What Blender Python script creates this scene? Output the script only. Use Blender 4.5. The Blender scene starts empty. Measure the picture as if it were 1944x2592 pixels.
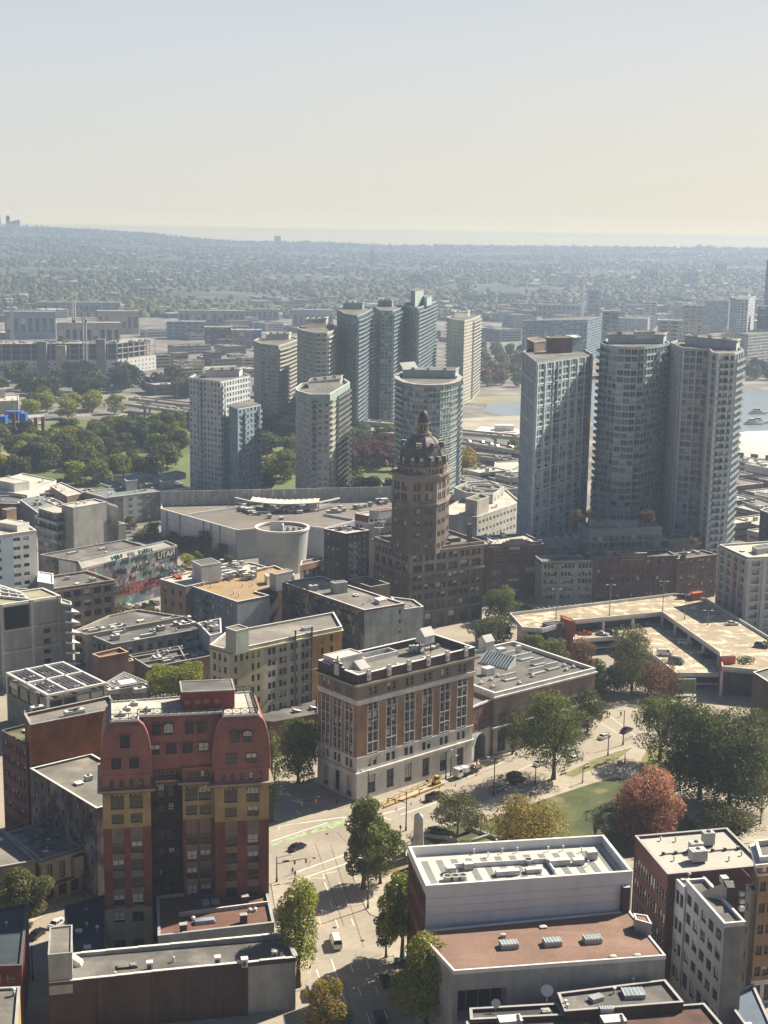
import bpy,math,random
import numpy as np
R=math.radians
random.seed(11)
S=bpy.context.scene
# ------------------------------------------------------------------ camera
F_PX,HOR,SLOPE,CAM_H=3600.0,596.0,.016,142.0
ROLL=math.atan(SLOPE)
PITCH=math.atan((1296-HOR) * math.cos(ROLL)/F_PX)
cd=bpy.data.cameras.new('camera');cam=bpy.data.objects.new('camera',cd)
S.collection.objects.link(cam);S.camera=cam
cam.location=(0,0,CAM_H);cam.rotation_mode='QUATERNION'
from mathutils import Matrix,Vector
cam.rotation_quaternion=(Matrix.Rotation(math.pi/2-PITCH,3,'X')@Matrix.Rotation(ROLL,3,'Z')).to_quaternion()
cd.sensor_fit='VERTICAL';cd.sensor_height=24;cd.lens=24 * F_PX/2592
cd.clip_start=1;cd.clip_end=60000
S.render.resolution_x,S.render.resolution_y=768,1024
# ------------------------------------------------------------------ light
SUN_EL,SUN_AZ=R(42),R(37)  # azimuth counter-clockwise from +x
sv=Vector((math.cos(SUN_EL)*math.cos(SUN_AZ),math.cos(SUN_EL)*math.sin(SUN_AZ),math.sin(SUN_EL)))
sl=bpy.data.lights.new('sun','SUN');so=bpy.data.objects.new('sun',sl);S.collection.objects.link(so)
sl.energy=5.0;sl.angle=R(.55);sl.color=(1,.89,.72)
so.rotation_mode='QUATERNION';so.rotation_quaternion=sv.to_track_quat('Z','Y');so.location=(0,0,400)
W=bpy.data.worlds.new('World');S.world=W;W.use_nodes=True
nt=W.node_tree;nt.nodes.clear()
def wn(t, **k):
 n=nt.nodes.new(t)
 for a,b in k.items():setattr(n,a,b)
 return n
sky=wn('ShaderNodeTexSky',sky_type='NISHITA',sun_disc=False,sun_elevation=SUN_EL,sun_rotation=math.pi/2-SUN_AZ,
         air_density=1.0,dust_density=3.0,ozone_density=1.5,altitude=100)
bg=wn('ShaderNodeBackground');bg.inputs['Strength'].default_value=.072
tc=wn('ShaderNodeTexCoord');sx=wn('ShaderNodeSeparateXYZ');nt.links.new(tc.outputs['Generated'],sx.inputs[0])
rmp=wn('ShaderNodeValToRGB');el=rmp.color_ramp.elements
SKY=[(0,(11.7,9.15,3.7)),(.0035,(10.8,8.7,3.85)),(.005,(8.6,7.4,4.3)),(.008,(7.26,6.47,4.75)),(.016,(6.06,5.64,4.6)),(.03,(5.6,5.35,4.55)),(.06,(5.15,5.02,4.5)),(.13,(4.6,4.7,4.7)),(.2,(3.9,4.15,4.4)),(.36,(1.1,1.55,2.3)),(1,(.3,.6,1.25))]
while len(el)<len(SKY):el.new(.5)
for e,(p_,c_)in zip(el,SKY):e.position=p_;e.color=tuple(v/14 for v in c_)+(1,)
ml=wn('ShaderNodeVectorMath',operation='SCALE');ml.inputs['Scale'].default_value=14.0
nt.links.new(sx.outputs['Z'],rmp.inputs[0]);nt.links.new(rmp.outputs[0],ml.inputs[0])
# warmer toward the sun side (the air there is full of haze)
mr=wn('ShaderNodeMapRange');nt.links.new(sx.outputs['X'],mr.inputs['Value'])
mr.inputs['From Min'].default_value=-.4;mr.inputs['From Max'].default_value=.6
tint=wn('ShaderNodeMix',data_type='RGBA');nt.links.new(mr.outputs[0],tint.inputs['Factor'])
tint.inputs['A'].default_value=(.94,.98,1.06,1);tint.inputs['B'].default_value=(1.05,1.01,.95,1)
m2=wn('ShaderNodeVectorMath',operation='MULTIPLY');nt.links.new(ml.outputs[0],m2.inputs[0]);nt.links.new(tint.outputs['Result'],m2.inputs[1])
mx=wn('ShaderNodeMix',data_type='RGBA');mx.inputs['Factor'].default_value=.88
nt.links.new(sky.outputs[0],mx.inputs['A']);nt.links.new(m2.outputs[0],mx.inputs['B'])
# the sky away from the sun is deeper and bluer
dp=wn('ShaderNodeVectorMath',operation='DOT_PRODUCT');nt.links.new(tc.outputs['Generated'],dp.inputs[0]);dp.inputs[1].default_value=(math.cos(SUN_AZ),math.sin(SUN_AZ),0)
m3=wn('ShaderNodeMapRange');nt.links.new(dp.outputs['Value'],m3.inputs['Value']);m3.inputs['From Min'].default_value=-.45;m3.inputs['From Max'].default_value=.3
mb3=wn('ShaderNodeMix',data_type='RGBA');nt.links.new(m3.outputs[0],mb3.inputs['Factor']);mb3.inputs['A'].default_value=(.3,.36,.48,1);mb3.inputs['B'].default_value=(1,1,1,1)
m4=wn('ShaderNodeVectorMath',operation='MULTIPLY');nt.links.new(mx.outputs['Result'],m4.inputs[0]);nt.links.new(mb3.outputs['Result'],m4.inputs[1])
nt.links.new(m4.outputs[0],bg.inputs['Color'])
out=wn('ShaderNodeOutputWorld');nt.links.new(bg.outputs[0],out.inputs[0])
S.view_settings.view_transform='Standard';S.view_settings.look='None';S.view_settings.gamma=1
S.view_settings.exposure=1.1
S.cycles.max_bounces=5;S.cycles.diffuse_bounces=3;S.cycles.glossy_bounces=2;S.cycles.volume_bounces=0
S.cycles.transparent_max_bounces=6
S.cycles.use_denoising=True
S.cycles.caustics_reflective=False;S.cycles.caustics_refractive=False

# ------------------------------------------------------------------ survey: bearings read off the photograph, met with real planes
ZM={'p':(0,0,1),'z1':(0,1600,2.23),'z2':(600,1900,2.37),'z3':(1244,1900,2.37),'z4':(700,1500,2.765),'z5':(1200,1400,2.23),
      'y1':(0,1150,2.765),'y2':(380,1200,2.765),'y3':(850,1000,3.016),'y4':(1200,800,2.23),'y5':(400,700,1.8433),
      'y6':(0,800,2.765),'y7':(0,500,1.7068),'y8':(972,500,1.7068)}
def pp(k,x,y):
 a,b,s=ZM[k];return a+x/s,b+y/s
def ray(k,x,y):
 px,py=pp(k,x,y);u,v=px-972,1296-py
 c,s=math.cos(ROLL),math.sin(ROLL);u,v=u*c-v*s,u*s+v*c
 a=math.pi/2-PITCH
 return(u,v*math.cos(a)+F_PX*math.sin(a),v*math.sin(a)-F_PX*math.cos(a))
def G(k,x,y,z=0.):
 d=ray(k,x,y);t=(z-CAM_H)/d[2];return(d[0]*t,d[1]*t)
def HT(k,x,y,xy):
 d=ray(k,x,y);t=math.hypot(*xy)/math.hypot(d[0],d[1]);return CAM_H+d[2]*t
def AT(k,x,y,dist):
 """point on the bearing at a given ground distance -> xy, z"""
 d=ray(k,x,y);t=dist/math.hypot(d[0],d[1]);return(d[0]*t,d[1]*t),CAM_H+d[2]*t
def WP(k,x,y,p0,p1):
 d=ray(k,x,y);L=math.dist(p0,p1);ex,ey=(p1[0]-p0[0])/L,(p1[1]-p0[1])/L
 nx,ny=ey,-ex
 t=(p0[0]*nx+p0[1]*ny)/(d[0]*nx+d[1]*ny)
 return(d[0]*t-p0[0])*ex+(d[1]*t-p0[1])*ey,CAM_H+d[2]*t
def quad(k,L,F,Rr,z):
 a,b,c=G(k, *L,z),G(k, *F,z),G(k, *Rr,z)
 return[a,b,c,(a[0]+c[0]-b[0],a[1]+c[1]-b[1])]
def rect(k,L,F,Rr,z):
 """like quad, but squared up: F kept, the two arms turned apart evenly until they meet at a right angle"""
 a,b,c=G(k, *L,z),G(k, *F,z),G(k, *Rr,z)
 t1=math.atan2(a[1]-b[1],a[0]-b[0]);t2=math.atan2(c[1]-b[1],c[0]-b[0])
 d=(t1-t2)%(2*math.pi);e=(math.pi/2-d)/2;t1+=e;t2-=e
 l1,l2=math.dist(a,b),math.dist(c,b)
 a=(b[0]+l1*math.cos(t1),b[1]+l1*math.sin(t1));c=(b[0]+l2*math.cos(t2),b[1]+l2*math.sin(t2))
 return[a,b,c,(a[0]+c[0]-b[0],a[1]+c[1]-b[1])]
def polyz(k,pts,z):return[G(k,x,y,z)for x,y in pts]
def offset(poly,d):
 """outward offset of a counter-clockwise polygon"""
 n=len(poly);out=[]
 for i in range(n):
  a,b,c=poly[i-1],poly[i],poly[(i+1)%n]
  l1=math.dist(a,b)or 1;l2=math.dist(b,c)or 1
  n1=((b[1]-a[1])/l1,-(b[0]-a[0])/l1);n2=((c[1]-b[1])/l2,-(c[0]-b[0])/l2)
  k=1+n1[0]*n2[0]+n1[1]*n2[1];k=max(k,.35)
  out.append((b[0]+d*(n1[0]+n2[0])/k,b[1]+d*(n1[1]+n2[1])/k))
 return out
def lerp(a,b,t):return(a[0]+(b[0]-a[0])*t,a[1]+(b[1]-a[1])*t)
def qp(q,s,t):
 return(q[1][0]+s*(q[2][0]-q[1][0])+t*(q[0][0]-q[1][0]),q[1][1]+s*(q[2][1]-q[1][1])+t*(q[0][1]-q[1][1]))

# ------------------------------------------------------------------ materials
MAT={}
def mk(name,col,rough=.85,var=.22,scale=.25,metal=0.,streak=0.,seam=None,bump=0.,spec=.3,fine=.12,second=None,brick=None,emit=None):
 m=bpy.data.materials.new(name);m.use_nodes=True;t=m.node_tree;N=t.nodes;Lk=t.links
 bs=N['Principled BSDF'];bs.inputs['Roughness'].default_value=rough;bs.inputs['Metallic'].default_value=metal
 bs.inputs['Specular IOR Level'].default_value=spec
 co=N.new('ShaderNodeTexCoord');MAT[name]=m
 def noise(sc,det=4,vec=None,w=0):
  n=N.new('ShaderNodeTexNoise');n.inputs['Scale'].default_value=sc;n.inputs['Detail'].default_value=det
  Lk.new(vec if vec else co.outputs['Object'],n.inputs['Vector']);return n.outputs['Fac']
 def mathn(op,a,b):
  n=N.new('ShaderNodeMath');n.operation=op
  for i,v in enumerate((a,b)):
   if isinstance(v,(int,float)):n.inputs[i].default_value=v
   else:Lk.new(v,n.inputs[i])
  return n.outputs[0]
 def mp(v,lo,hi,a=.3,b=.7):
  n=N.new('ShaderNodeMapRange');Lk.new(v,n.inputs['Value'])
  for nm,x in zip(('From Min','From Max','To Min','To Max'),(a,b,lo,hi)):n.inputs[nm].default_value=x
  return n.outputs[0]
 f=mp(noise(scale,5),1-var,1+var)
 f=mathn('MULTIPLY',f,mp(noise(scale*14,3),1-fine,1+fine))
 if streak:
  streak*=.5;mpn=N.new('ShaderNodeMapping');mpn.inputs['Scale'].default_value=(.55,.55,.09);Lk.new(co.outputs['Object'],mpn.inputs['Vector'])
  f=mathn('MULTIPLY',f,mp(noise(.9,5,mpn.outputs[0]),1-streak,1+streak*.4,.35,.65))
 if seam or brick:
  bt=N.new('ShaderNodeTexBrick');bw,bh,ms,dark=seam or brick
  mpn=N.new('ShaderNodeMapping');Lk.new(co.outputs['Object'],mpn.inputs['Vector'])
  if brick:mpn.inputs['Rotation'].default_value=(math.pi/2,0,0)
  elif len(seam)>4:pass
  Lk.new(mpn.outputs[0],bt.inputs['Vector'])
  bt.inputs['Scale'].default_value=1;bt.inputs['Brick Width'].default_value=bw;bt.inputs['Row Height'].default_value=bh
  bt.inputs['Mortar Size'].default_value=ms;bt.inputs['Color1'].default_value=(1,1,1,1);bt.inputs['Color2'].default_value=(.86,.86,.86,1)
  bt.inputs['Mortar'].default_value=(dark,dark,dark,1)
  sp=N.new('ShaderNodeSeparateColor');Lk.new(bt.outputs['Color'],sp.inputs[0]);f=mathn('MULTIPLY',f,sp.outputs[0])
 base=N.new('ShaderNodeVectorMath');base.operation='SCALE';Lk.new(f,base.inputs['Scale'])
 if second:
  mxn=N.new('ShaderNodeMix');mxn.data_type='RGBA'
  Lk.new(mp(noise(second[1],5),0,1,second[2],second[2]+.08),mxn.inputs['Factor'])
  mxn.inputs['A'].default_value=(*col,1);mxn.inputs['B'].default_value=(*second[0],1)
  Lk.new(mxn.outputs['Result'],base.inputs[0])
 else:base.inputs[0].default_value=col
 Lk.new(base.outputs[0],bs.inputs['Base Color'])
 if bump:
  bp=N.new('ShaderNodeBump');bp.inputs['Strength'].default_value=bump;bp.inputs['Distance'].default_value=.072
  Lk.new(noise(scale*20,4),bp.inputs['Height']);Lk.new(bp.outputs[0],bs.inputs['Normal'])
 if emit:bs.inputs['Emission Color'].default_value=(*emit[0],1);bs.inputs['Emission Strength'].default_value=emit[1]
 return m
# walls
mk('brick_orange',(.33,.2,.115),streak=.25,brick=(1.2,.4,.03,.8));mk('brick_red',(.22,.08,.05),streak=.3,brick=(1.2,.4,.03,.8))
mk('brick_brown',(.17,.085,.06),streak=.35,brick=(1.4,.5,.04,.75));mk('brick_dark',(.085,.05,.042),streak=.35,brick=(1.4,.5,.04,.75))
mk('brick_tan',(.26,.19,.14),streak=.3,brick=(1.2,.4,.03,.8));mk('brick_grey',(.16,.13,.115),streak=.3,var=.3)
mk('sun_brick',(.15,.122,.105),streak=.25,brick=(1.6,.5,.04,.8));mk('sun_stone',(.25,.205,.175),streak=.25)
mk('brick_maroon',(.14,.06,.055),streak=.35,brick=(1.4,.5,.04,.75));mk('mansard_red',(.27,.11,.088),streak=.2,rough=.6,var=.15)
mk('mansard_trim',(.33,.14,.115),streak=.1);mk('dom_cream',(.37,.26,.12),streak=.35);mk('dom_base',(.34,.3,.2),streak=.35)
mk('terracotta',(.6,.59,.56),streak=.25,var=.14);mk('spandrel',(.16,.11,.095),streak=.2);mk('stone_dark',(.14,.095,.07),streak=.3)
mk('white_panel',(.62,.63,.66),var=.06,fine=.03,streak=.1,rough=.6);mk('white_paint',(.62,.62,.6),streak=.2,var=.1);mk('cream',(.50,.46,.30),streak=.25,var=.15)
mk('cream_grey',(.47,.44,.36),streak=.3,var=.15);mk('ochre',(.50,.27,.07),streak=.2,var=.12);mk('blue_wall',(.145,.18,.24),streak=.25);mk('pale_blue',(.42,.5,.56),var=.1,streak=.15)
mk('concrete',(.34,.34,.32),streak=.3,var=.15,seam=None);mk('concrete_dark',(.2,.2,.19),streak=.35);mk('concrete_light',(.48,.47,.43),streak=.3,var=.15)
mk('grey_tile',(.32,.36,.35),streak=.35,var=.2,brick=(3.4,4.2,.07,.6));mk('stained',(.11,.085,.08),streak=.75,var=.5,second=((.2,.2,.2),.16,.52))
mk('condo_concrete',(.4,.42,.42),streak=.2,var=.1);mk('condo_green',(.25,.31,.3),streak=.15,var=.1);mk('condo_cream',(.5,.48,.4),streak=.15,var=.1)
mk('condo_blue',(.24,.33,.4),var=.1);mk('condo_pink',(.45,.22,.18),var=.1,streak=.2);mk('pale_green',(.34,.38,.33),streak=.25)
mk('metal_panel',(.36,.39,.42),rough=.45,var=.06,streak=.12);mk('obelisk_stone',(.4,.39,.37),streak=.35,bump=.2)
# roofs and ground
mk('roof_grey',(.2,.19,.17),var=.3,scale=.12,seam=(18,1.0,.03,.82),second=((.26,.24,.21),.09,.52));mk('roof_dark',(.065,.065,.068),var=.35,scale=.12,seam=(18,1.0,.03,.8),second=((.1,.098,.095),.12,.52))
mk('roof_tan',(.36,.25,.13),var=.22,scale=.1,seam=(22,1.2,.04,.9),second=((.28,.21,.13),.1,.55));mk('roof_light',(.5,.48,.42),var=.2,scale=.1,seam=(20,1.2,.04,.88));mk('roof_brown',(.235,.15,.115),var=.18,scale=.15,second=((.22,.14,.11),.22,.56),seam=(20,1.1,.03,.9))
mk('roof_mid',(.135,.13,.122),var=.3,scale=.12,seam=(18,1.0,.03,.8),second=((.19,.18,.165),.1,.5));mk('roof_maroon',(.14,.075,.06),var=.3,scale=.15,second=((.1,.06,.05),.2,.5));mk('roof_stripe_light',(.52,.5,.45),var=.06,rough=.6);mk('roof_stripe_dark',(.2,.21,.205),var=.08,rough=.6)
mk('cap_white',(.66,.65,.62),var=.1,rough=.6);mk('cap_grey',(.36,.36,.35),var=.15,rough=.6);mk('cap_dark',(.1,.1,.1),var=.2);mk('cap_green',(.3,.38,.34),var=.15)
mk('asphalt',(.34,.3,.24),var=.18,scale=.06,fine=.08,second=((.26,.235,.195),.06,.53));mk('asphalt_far',(.2,.19,.17),var=.2,scale=.05)
mk('pavement',(.4,.355,.28),var=.12,scale=.1,seam=(1.6,1.6,.04,.85));mk('kerb',(.4,.38,.33),var=.1);mk('paint_white',(.72,.7,.64),var=.12,scale=1.2);mk('paint_green',(.3,.42,.22),var=.3,scale=.8,second=((.31,.275,.22),.5,.5));mk('paint_yellow',(.6,.4,.08),var=.1)
mk('grass',(.07,.085,.028),var=.35,scale=.12,bump=.5,second=((.14,.13,.055),.1,.56));mk('soil',(.2,.15,.09),var=.3);mk('city_ground',(.16,.15,.135),var=.35,scale=.02,second=((.27,.25,.22),.03,.5))
mk('parking_deck',(.36,.3,.21),var=.2,scale=.12,second=((.66,.57,.42),.3,.53),seam=(7,5,.05,.92));mk('dry_field',(.24,.23,.15),var=.2,scale=.03)
mk('hill_ground',(.06,.075,.045),var=.5,scale=.006,second=((.12,.12,.1),.01,.55));mk('gravel',(.36,.33,.27),var=.25,scale=.05)
# small
mk('glass',(.022,.028,.034),rough=.12,var=.3,scale=.5,spec=.6);mk('glass_blue',(.08,.13,.17),rough=.25,var=.35,scale=.3,spec=.7);mk('glass_pale',(.26,.33,.38),rough=.3,var=.3,scale=.3,spec=.7)
mk('glass_green',(.07,.115,.11),rough=.18,var=.3,scale=.3,spec=.7);mk('blind',(.5,.5,.46),rough=.4,var=.1,spec=.5);mk('curtain',(.25,.23,.2),rough=.5,var=.2)
mk('frame_white',(.55,.54,.5),var=.08);mk('frame_dark',(.05,.05,.05),var=.1);mk('frame_brown',(.11,.065,.045),var=.1);mk('frame_green',(.3,.36,.33),var=.1);mk('frame_grey',(.42,.45,.47),var=.08)
mk('iron',(.025,.022,.022),rough=.6,var=.1);mk('metal_grey',(.32,.33,.34),rough=.45,metal=.3,var=.1);mk('metal_white',(.6,.6,.58),rough=.5,var=.08);mk('pole_grey',(.25,.25,.24),rough=.6)
mk('tyre',(.02,.02,.02));mk('rubber',(.03,.03,.03));mk('red_box',(.2,.05,.045),var=.12,streak=.15);mk('orange_box',(.5,.12,.05),var=.1,streak=.2);mk('slate',(.12,.11,.11),rough=.5,streak=.3,var=.2);mk('copper',(.3,.24,.17),rough=.4,streak=.3)
mk('dome_light',(.38,.33,.27),rough=.4,streak=.3);mk('lantern_red',(.06,.04,.036),rough=.5);mk('yellow_sig',(.75,.33,.03),rough=.5,var=.05);mk('blue_tarp',(.03,.14,.5),rough=.5,var=.15);mk('crane_white',(.55,.53,.48),var=.05);mk('wood',(.35,.24,.12),var=.2)
mk('skin',(.35,.2,.14));mk('cloth_red',(.4,.05,.05));mk('cloth_dark',(.03,.03,.04));mk('cloth_white',(.5,.5,.48));mk('cloth_blue',(.05,.09,.2));mk('cloth_yellow',(.6,.6,.05));mk('hair',(.03,.02,.015))
mk('bark',(.09,.065,.045),var=.3,bump=.4);mk('bark_grey',(.14,.125,.11),var=.3,bump=.4)
mk('mural_red',(.19,.06,.06),var=.5,scale=.8);mk('water',(.2,.25,.28),rough=.3,var=.05,spec=.6,bump=.25);mk('rail',(.3,.3,.28))
for nm,c in dict(car_black=(.012,.012,.014),car_white=(.65,.65,.63),car_silver=(.34,.35,.36),car_grey=(.1,.105,.11),car_red=(.35,.03,.03),car_blue=(.03,.06,.14),car_teal=(.03,.09,.1)).items():
 mk(nm,c,rough=.28,var=.04,spec=.6,metal=.1)
def leafmat(name,a,b,trans=.35):
 m=bpy.data.materials.new(name);m.use_nodes=True;t=m.node_tree;N=t.nodes;MAT[name]=m
 bs=N['Principled BSDF'];bs.inputs['Roughness'].default_value=.65;bs.inputs['Specular IOR Level'].default_value=.2
 co=N.new('ShaderNodeTexCoord');n=N.new('ShaderNodeTexNoise');n.inputs['Scale'].default_value=.45;n.inputs['Detail'].default_value=6
 t.links.new(co.outputs['Object'],n.inputs['Vector'])
 r=N.new('ShaderNodeValToRGB');e=r.color_ramp.elements;e[0].position=.36;e[1].position=.64;e[0].color=(*a,1);e[1].color=(*b,1)
 t.links.new(n.outputs['Fac'],r.inputs[0]);t.links.new(r.outputs[0],bs.inputs['Base Color'])
 tr=N.new('ShaderNodeBsdfTranslucent');t.links.new(r.outputs[0],tr.inputs[0])
 mxs=N.new('ShaderNodeMixShader');mxs.inputs[0].default_value=trans
 t.links.new(bs.outputs[0],mxs.inputs[1]);t.links.new(tr.outputs[0],mxs.inputs[2]);t.links.new(mxs.outputs[0],N['Material Output'].inputs[0])
leafmat('leaf_green',(.085,.11,.024),(.2,.225,.045));leafmat('leaf_lime',(.18,.22,.025),(.38,.38,.06));leafmat('leaf_dark',(.05,.07,.02),(.14,.155,.038))
leafmat('leaf_yellow',(.17,.16,.03),(.42,.31,.07));leafmat('leaf_red',(.28,.12,.07),(.55,.29,.19));leafmat('leaf_rust',(.14,.075,.03),(.27,.15,.06));leafmat('leaf_olive',(.09,.1,.035),(.19,.19,.07))
leafmat('leaf_blue',(.03,.05,.035),(.05,.075,.045));leafmat('leaf_maroon',(.1,.04,.035),(.16,.07,.055))

# ------------------------------------------------------------------ mesh builder
class MB:
 def __init__(s):s.v=[];s.f=[];s.m=[];s.mats=[]
 def mi(s,mat):
  if mat not in s.mats:s.mats.append(mat)
  return s.mats.index(mat)
 def poly(s,pts,mat):
  n=len(s.v);s.v+=[tuple(p)for p in pts];s.f.append(tuple(range(n,n+len(pts))));s.m.append(s.mi(mat))
 def prism(s,poly,z0,z1,mat,top=None,bottom=False):
  n=len(poly)
  for i in range(n):
   a,b=poly[i],poly[(i+1)%n];s.poly([(*a,z0),(*b,z0),(*b,z1),(*a,z1)],mat)
  s.poly([(*p,z1)for p in poly],top or mat)
  if bottom:s.poly([(*p,z0)for p in reversed(poly)],mat)
 def ring(s,outer,inner,z0,z1,mat,top=None):
  n=len(outer);top=top or mat
  for i in range(n):
   j=(i+1)%n;a,b,c,d=outer[i],outer[j],inner[j],inner[i]
   s.poly([(*a,z0),(*b,z0),(*b,z1),(*a,z1)],mat)
   s.poly([(*c,z0),(*d,z0),(*d,z1),(*c,z1)],mat)
   s.poly([(*a,z1),(*b,z1),(*c,z1),(*d,z1)],top)
   s.poly([(*d,z0),(*c,z0),(*b,z0),(*a,z0)],mat)
 def box(s,cx,cy,z0,lx,ly,lz,rot=0,mat='concrete',top=None,bottom=True):
  c,sn=math.cos(rot),math.sin(rot)
  p=[(cx+x*c-y*sn,cy+x*sn+y*c)for x,y in((-lx/2,-ly/2),(lx/2,-ly/2),(lx/2,ly/2),(-lx/2,ly/2))]
  s.prism(p,z0,z0+lz,mat,top,bottom)
 def beam(s,a,b,w,mat,w2=None):
  a,b=Vector(a),Vector(b);d=(b-a);
  if d.length<1e-6:return
  d.normalize();up=Vector((0,0,1))if abs(d.z)<.95 else Vector((1,0,0))
  x=d.cross(up).normalized()*w/2;y=d.cross(x).normalized()*(w2 or w)/2
  A=[a-x-y,a+x-y,a+x+y,a-x+y];B=[p+(b-a)for p in A]
  for i in range(4):j=(i+1)%4;s.poly([A[i],A[j],B[j],B[i]],mat)
  s.poly([A[3],A[2],A[1],A[0]],mat);s.poly(B,mat)
 def cyl(s,c,r0,r1,z0,z1,mat,n=12,top=None,cap=True):
  a=[(c[0]+r0*math.cos(2*math.pi*i/n),c[1]+r0*math.sin(2*math.pi*i/n),z0)for i in range(n)]
  b=[(c[0]+r1*math.cos(2*math.pi*i/n),c[1]+r1*math.sin(2*math.pi*i/n),z1)for i in range(n)]
  for i in range(n):j=(i+1)%n;s.poly([a[i],a[j],b[j],b[i]],mat)
  if cap and r1>.001:s.poly(b,top or mat)
 def loft(s,rings,mat,cap=None):
  for A,B in zip(rings,rings[1:]):
   n=len(A)
   for i in range(n):j=(i+1)%n;s.poly([A[i],A[j],B[j],B[i]],mat)
  if cap:s.poly(rings[-1],cap)
 def mesh(s,name,org=(0,0),smooth=False):
  me=bpy.data.meshes.new(name)
  v=np.array(s.v,dtype=float)if s.v else np.zeros((0,3))
  if len(v):v[:,0]-=org[0];v[:,1]-=org[1]
  me.from_pydata(v.tolist(),[],s.f)
  for m in s.mats:me.materials.append(MAT[m])
  me.polygons.foreach_set('material_index',s.m)
  if smooth:me.polygons.foreach_set('use_smooth',[True]*len(s.f))
  me.update();return me
LINK=S.collection.objects.link
def obj(name,me,parent=None,loc=(0,0,0),rz=0.,scale=None):
 o=bpy.data.objects.new(name,me);LINK(o);o.location=loc;o.rotation_euler=(0,0,rz)
 if scale:o.scale=scale
 if parent:o.parent=parent
 return o
def tag(o,label=None,cat=None,group=None,kind=None):
 if label:o['label']=label
 if cat:o['category']=cat
 if group:o['group']=group
 if kind:o['kind']=kind
 return o
def thing(name,label,cat,xy=(0,0),z=0.,rz=0.,group=None):
 return tag(obj(name,None,None,(xy[0],xy[1],z),rz),label,cat,group)
def struct(name,mb,label=None):
 o=obj(name,mb.mesh(name));tag(o,label,None,None,'structure');return o

# ------------------------------------------------------------------ windows
WCACHE={}
STY={  # verticals, horizontals (fractions), frame width, frame, glass
 'sash':((),(.5,),.09,'frame_white','glass'),'sash_dark':((),(.5,),.09,'frame_dark','glass'),
 'pair':((.5,),(.5,),.13,'frame_white','glass'),'pair_dark':((.5,),(.5,),.12,'frame_brown','glass'),'plain':((),(),.1,'frame_dark','glass'),
 'grid':((.33,.67),(.5,),.09,'frame_dark','glass'),'tri':((.33,.67),(.6,),.09,'frame_white','glass'),'strip':((.25,.5,.75),(),.08,'frame_white','glass'),
 'condo':((.5,),(.35,),.08,'frame_grey','glass_blue'),'condo_g':((.5,),(.35,),.08,'frame_green','glass_green'),'condo_p':((.33,.67),(.35,),.07,'frame_grey','glass_pale'),
 'dark4':((.33,.67),(.33,.67),.06,'frame_brown','glass'),'prov':((.5,),(.5,),.16,'frame_white','glass'),'arch':((.33,.67),(.45,.7),.1,'frame_dark','glass')}
def winmesh(style,w,h,var):
 key=(style,round(w,2),round(h,2),var)
 if key in WCACHE:return WCACHE[key]
 vs,hs,fw,fr,gl=STY[style];mb=MB();x0,x1=-w/2,w/2
 def bar(xa,xb,za,zb,d=.07):
  mb.poly([(xa,-d,za),(xb,-d,za),(xb,-d,zb),(xa,-d,zb)],fr)
  mb.poly([(xa,0,zb),(xa,-d,zb),(xb,-d,zb),(xb,0,zb)],fr);mb.poly([(xa,-d,za),(xa,0,za),(xb,0,za),(xb,-d,za)],fr)
  mb.poly([(xa,0,za),(xa,-d,za),(xa,-d,zb),(xa,0,zb)],fr);mb.poly([(xb,-d,za),(xb,0,za),(xb,0,zb),(xb,-d,zb)],fr)
 g2={'glass':'glass','glass_blue':('glass_blue','glass_pale','glass')[var%3],'glass_green':('glass_green','glass_pale','glass')[var%3],'glass_pale':('glass_pale','glass_blue')[var%2]}[gl]
 mb.poly([(x0,0,0),(x1,0,0),(x1,0,h),(x0,0,h)],g2)
 if var in(1,4):k=.45 if var==1 else .8;mb.poly([(x0,-.02,h*(1-k)),(x1,-.02,h*(1-k)),(x1,-.02,h),(x0,-.02,h)],'blind')
 if var==3:mb.poly([(x0,-.02,h*.1),(0,-.02,h*.1),(0,-.02,h*.6),(x0,-.02,h*.6)],'curtain')
 if style=='arch':  # corner pieces make the head round
  n=6;r=w/2
  for sg in(-1,1):
   pr=(sg*r,h);pts=[(sg*r*math.cos(a),h-r+r*math.sin(a))for a in[math.pi/2*i/n for i in range(n+1)]]
   for a,b in zip(pts,pts[1:]):
    q=[(a[0],-.1,a[1]),(b[0],-.1,b[1]),(pr[0],-.1,pr[1])]
    mb.poly(q if sg>0 else q[::-1],'ARCH' if False else fr)
 bar(x0,x0+fw,0,h);bar(x1-fw,x1,0,h);bar(x0+fw,x1-fw,0,fw);bar(x0+fw,x1-fw,h-fw,h)
 for f in vs:bar(x0+w*f-fw/2,x0+w*f+fw/2,fw,h-fw,.06)
 for f in hs:bar(x0+fw,x1-fw,h*f-fw/3,h*f+fw/3,.05)
 WCACHE[key]=(mb.mesh('window_mesh'),mb);return WCACHE[key]
VARW=[0,0,0,2,2,1,3,4,0,5,1]

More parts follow.
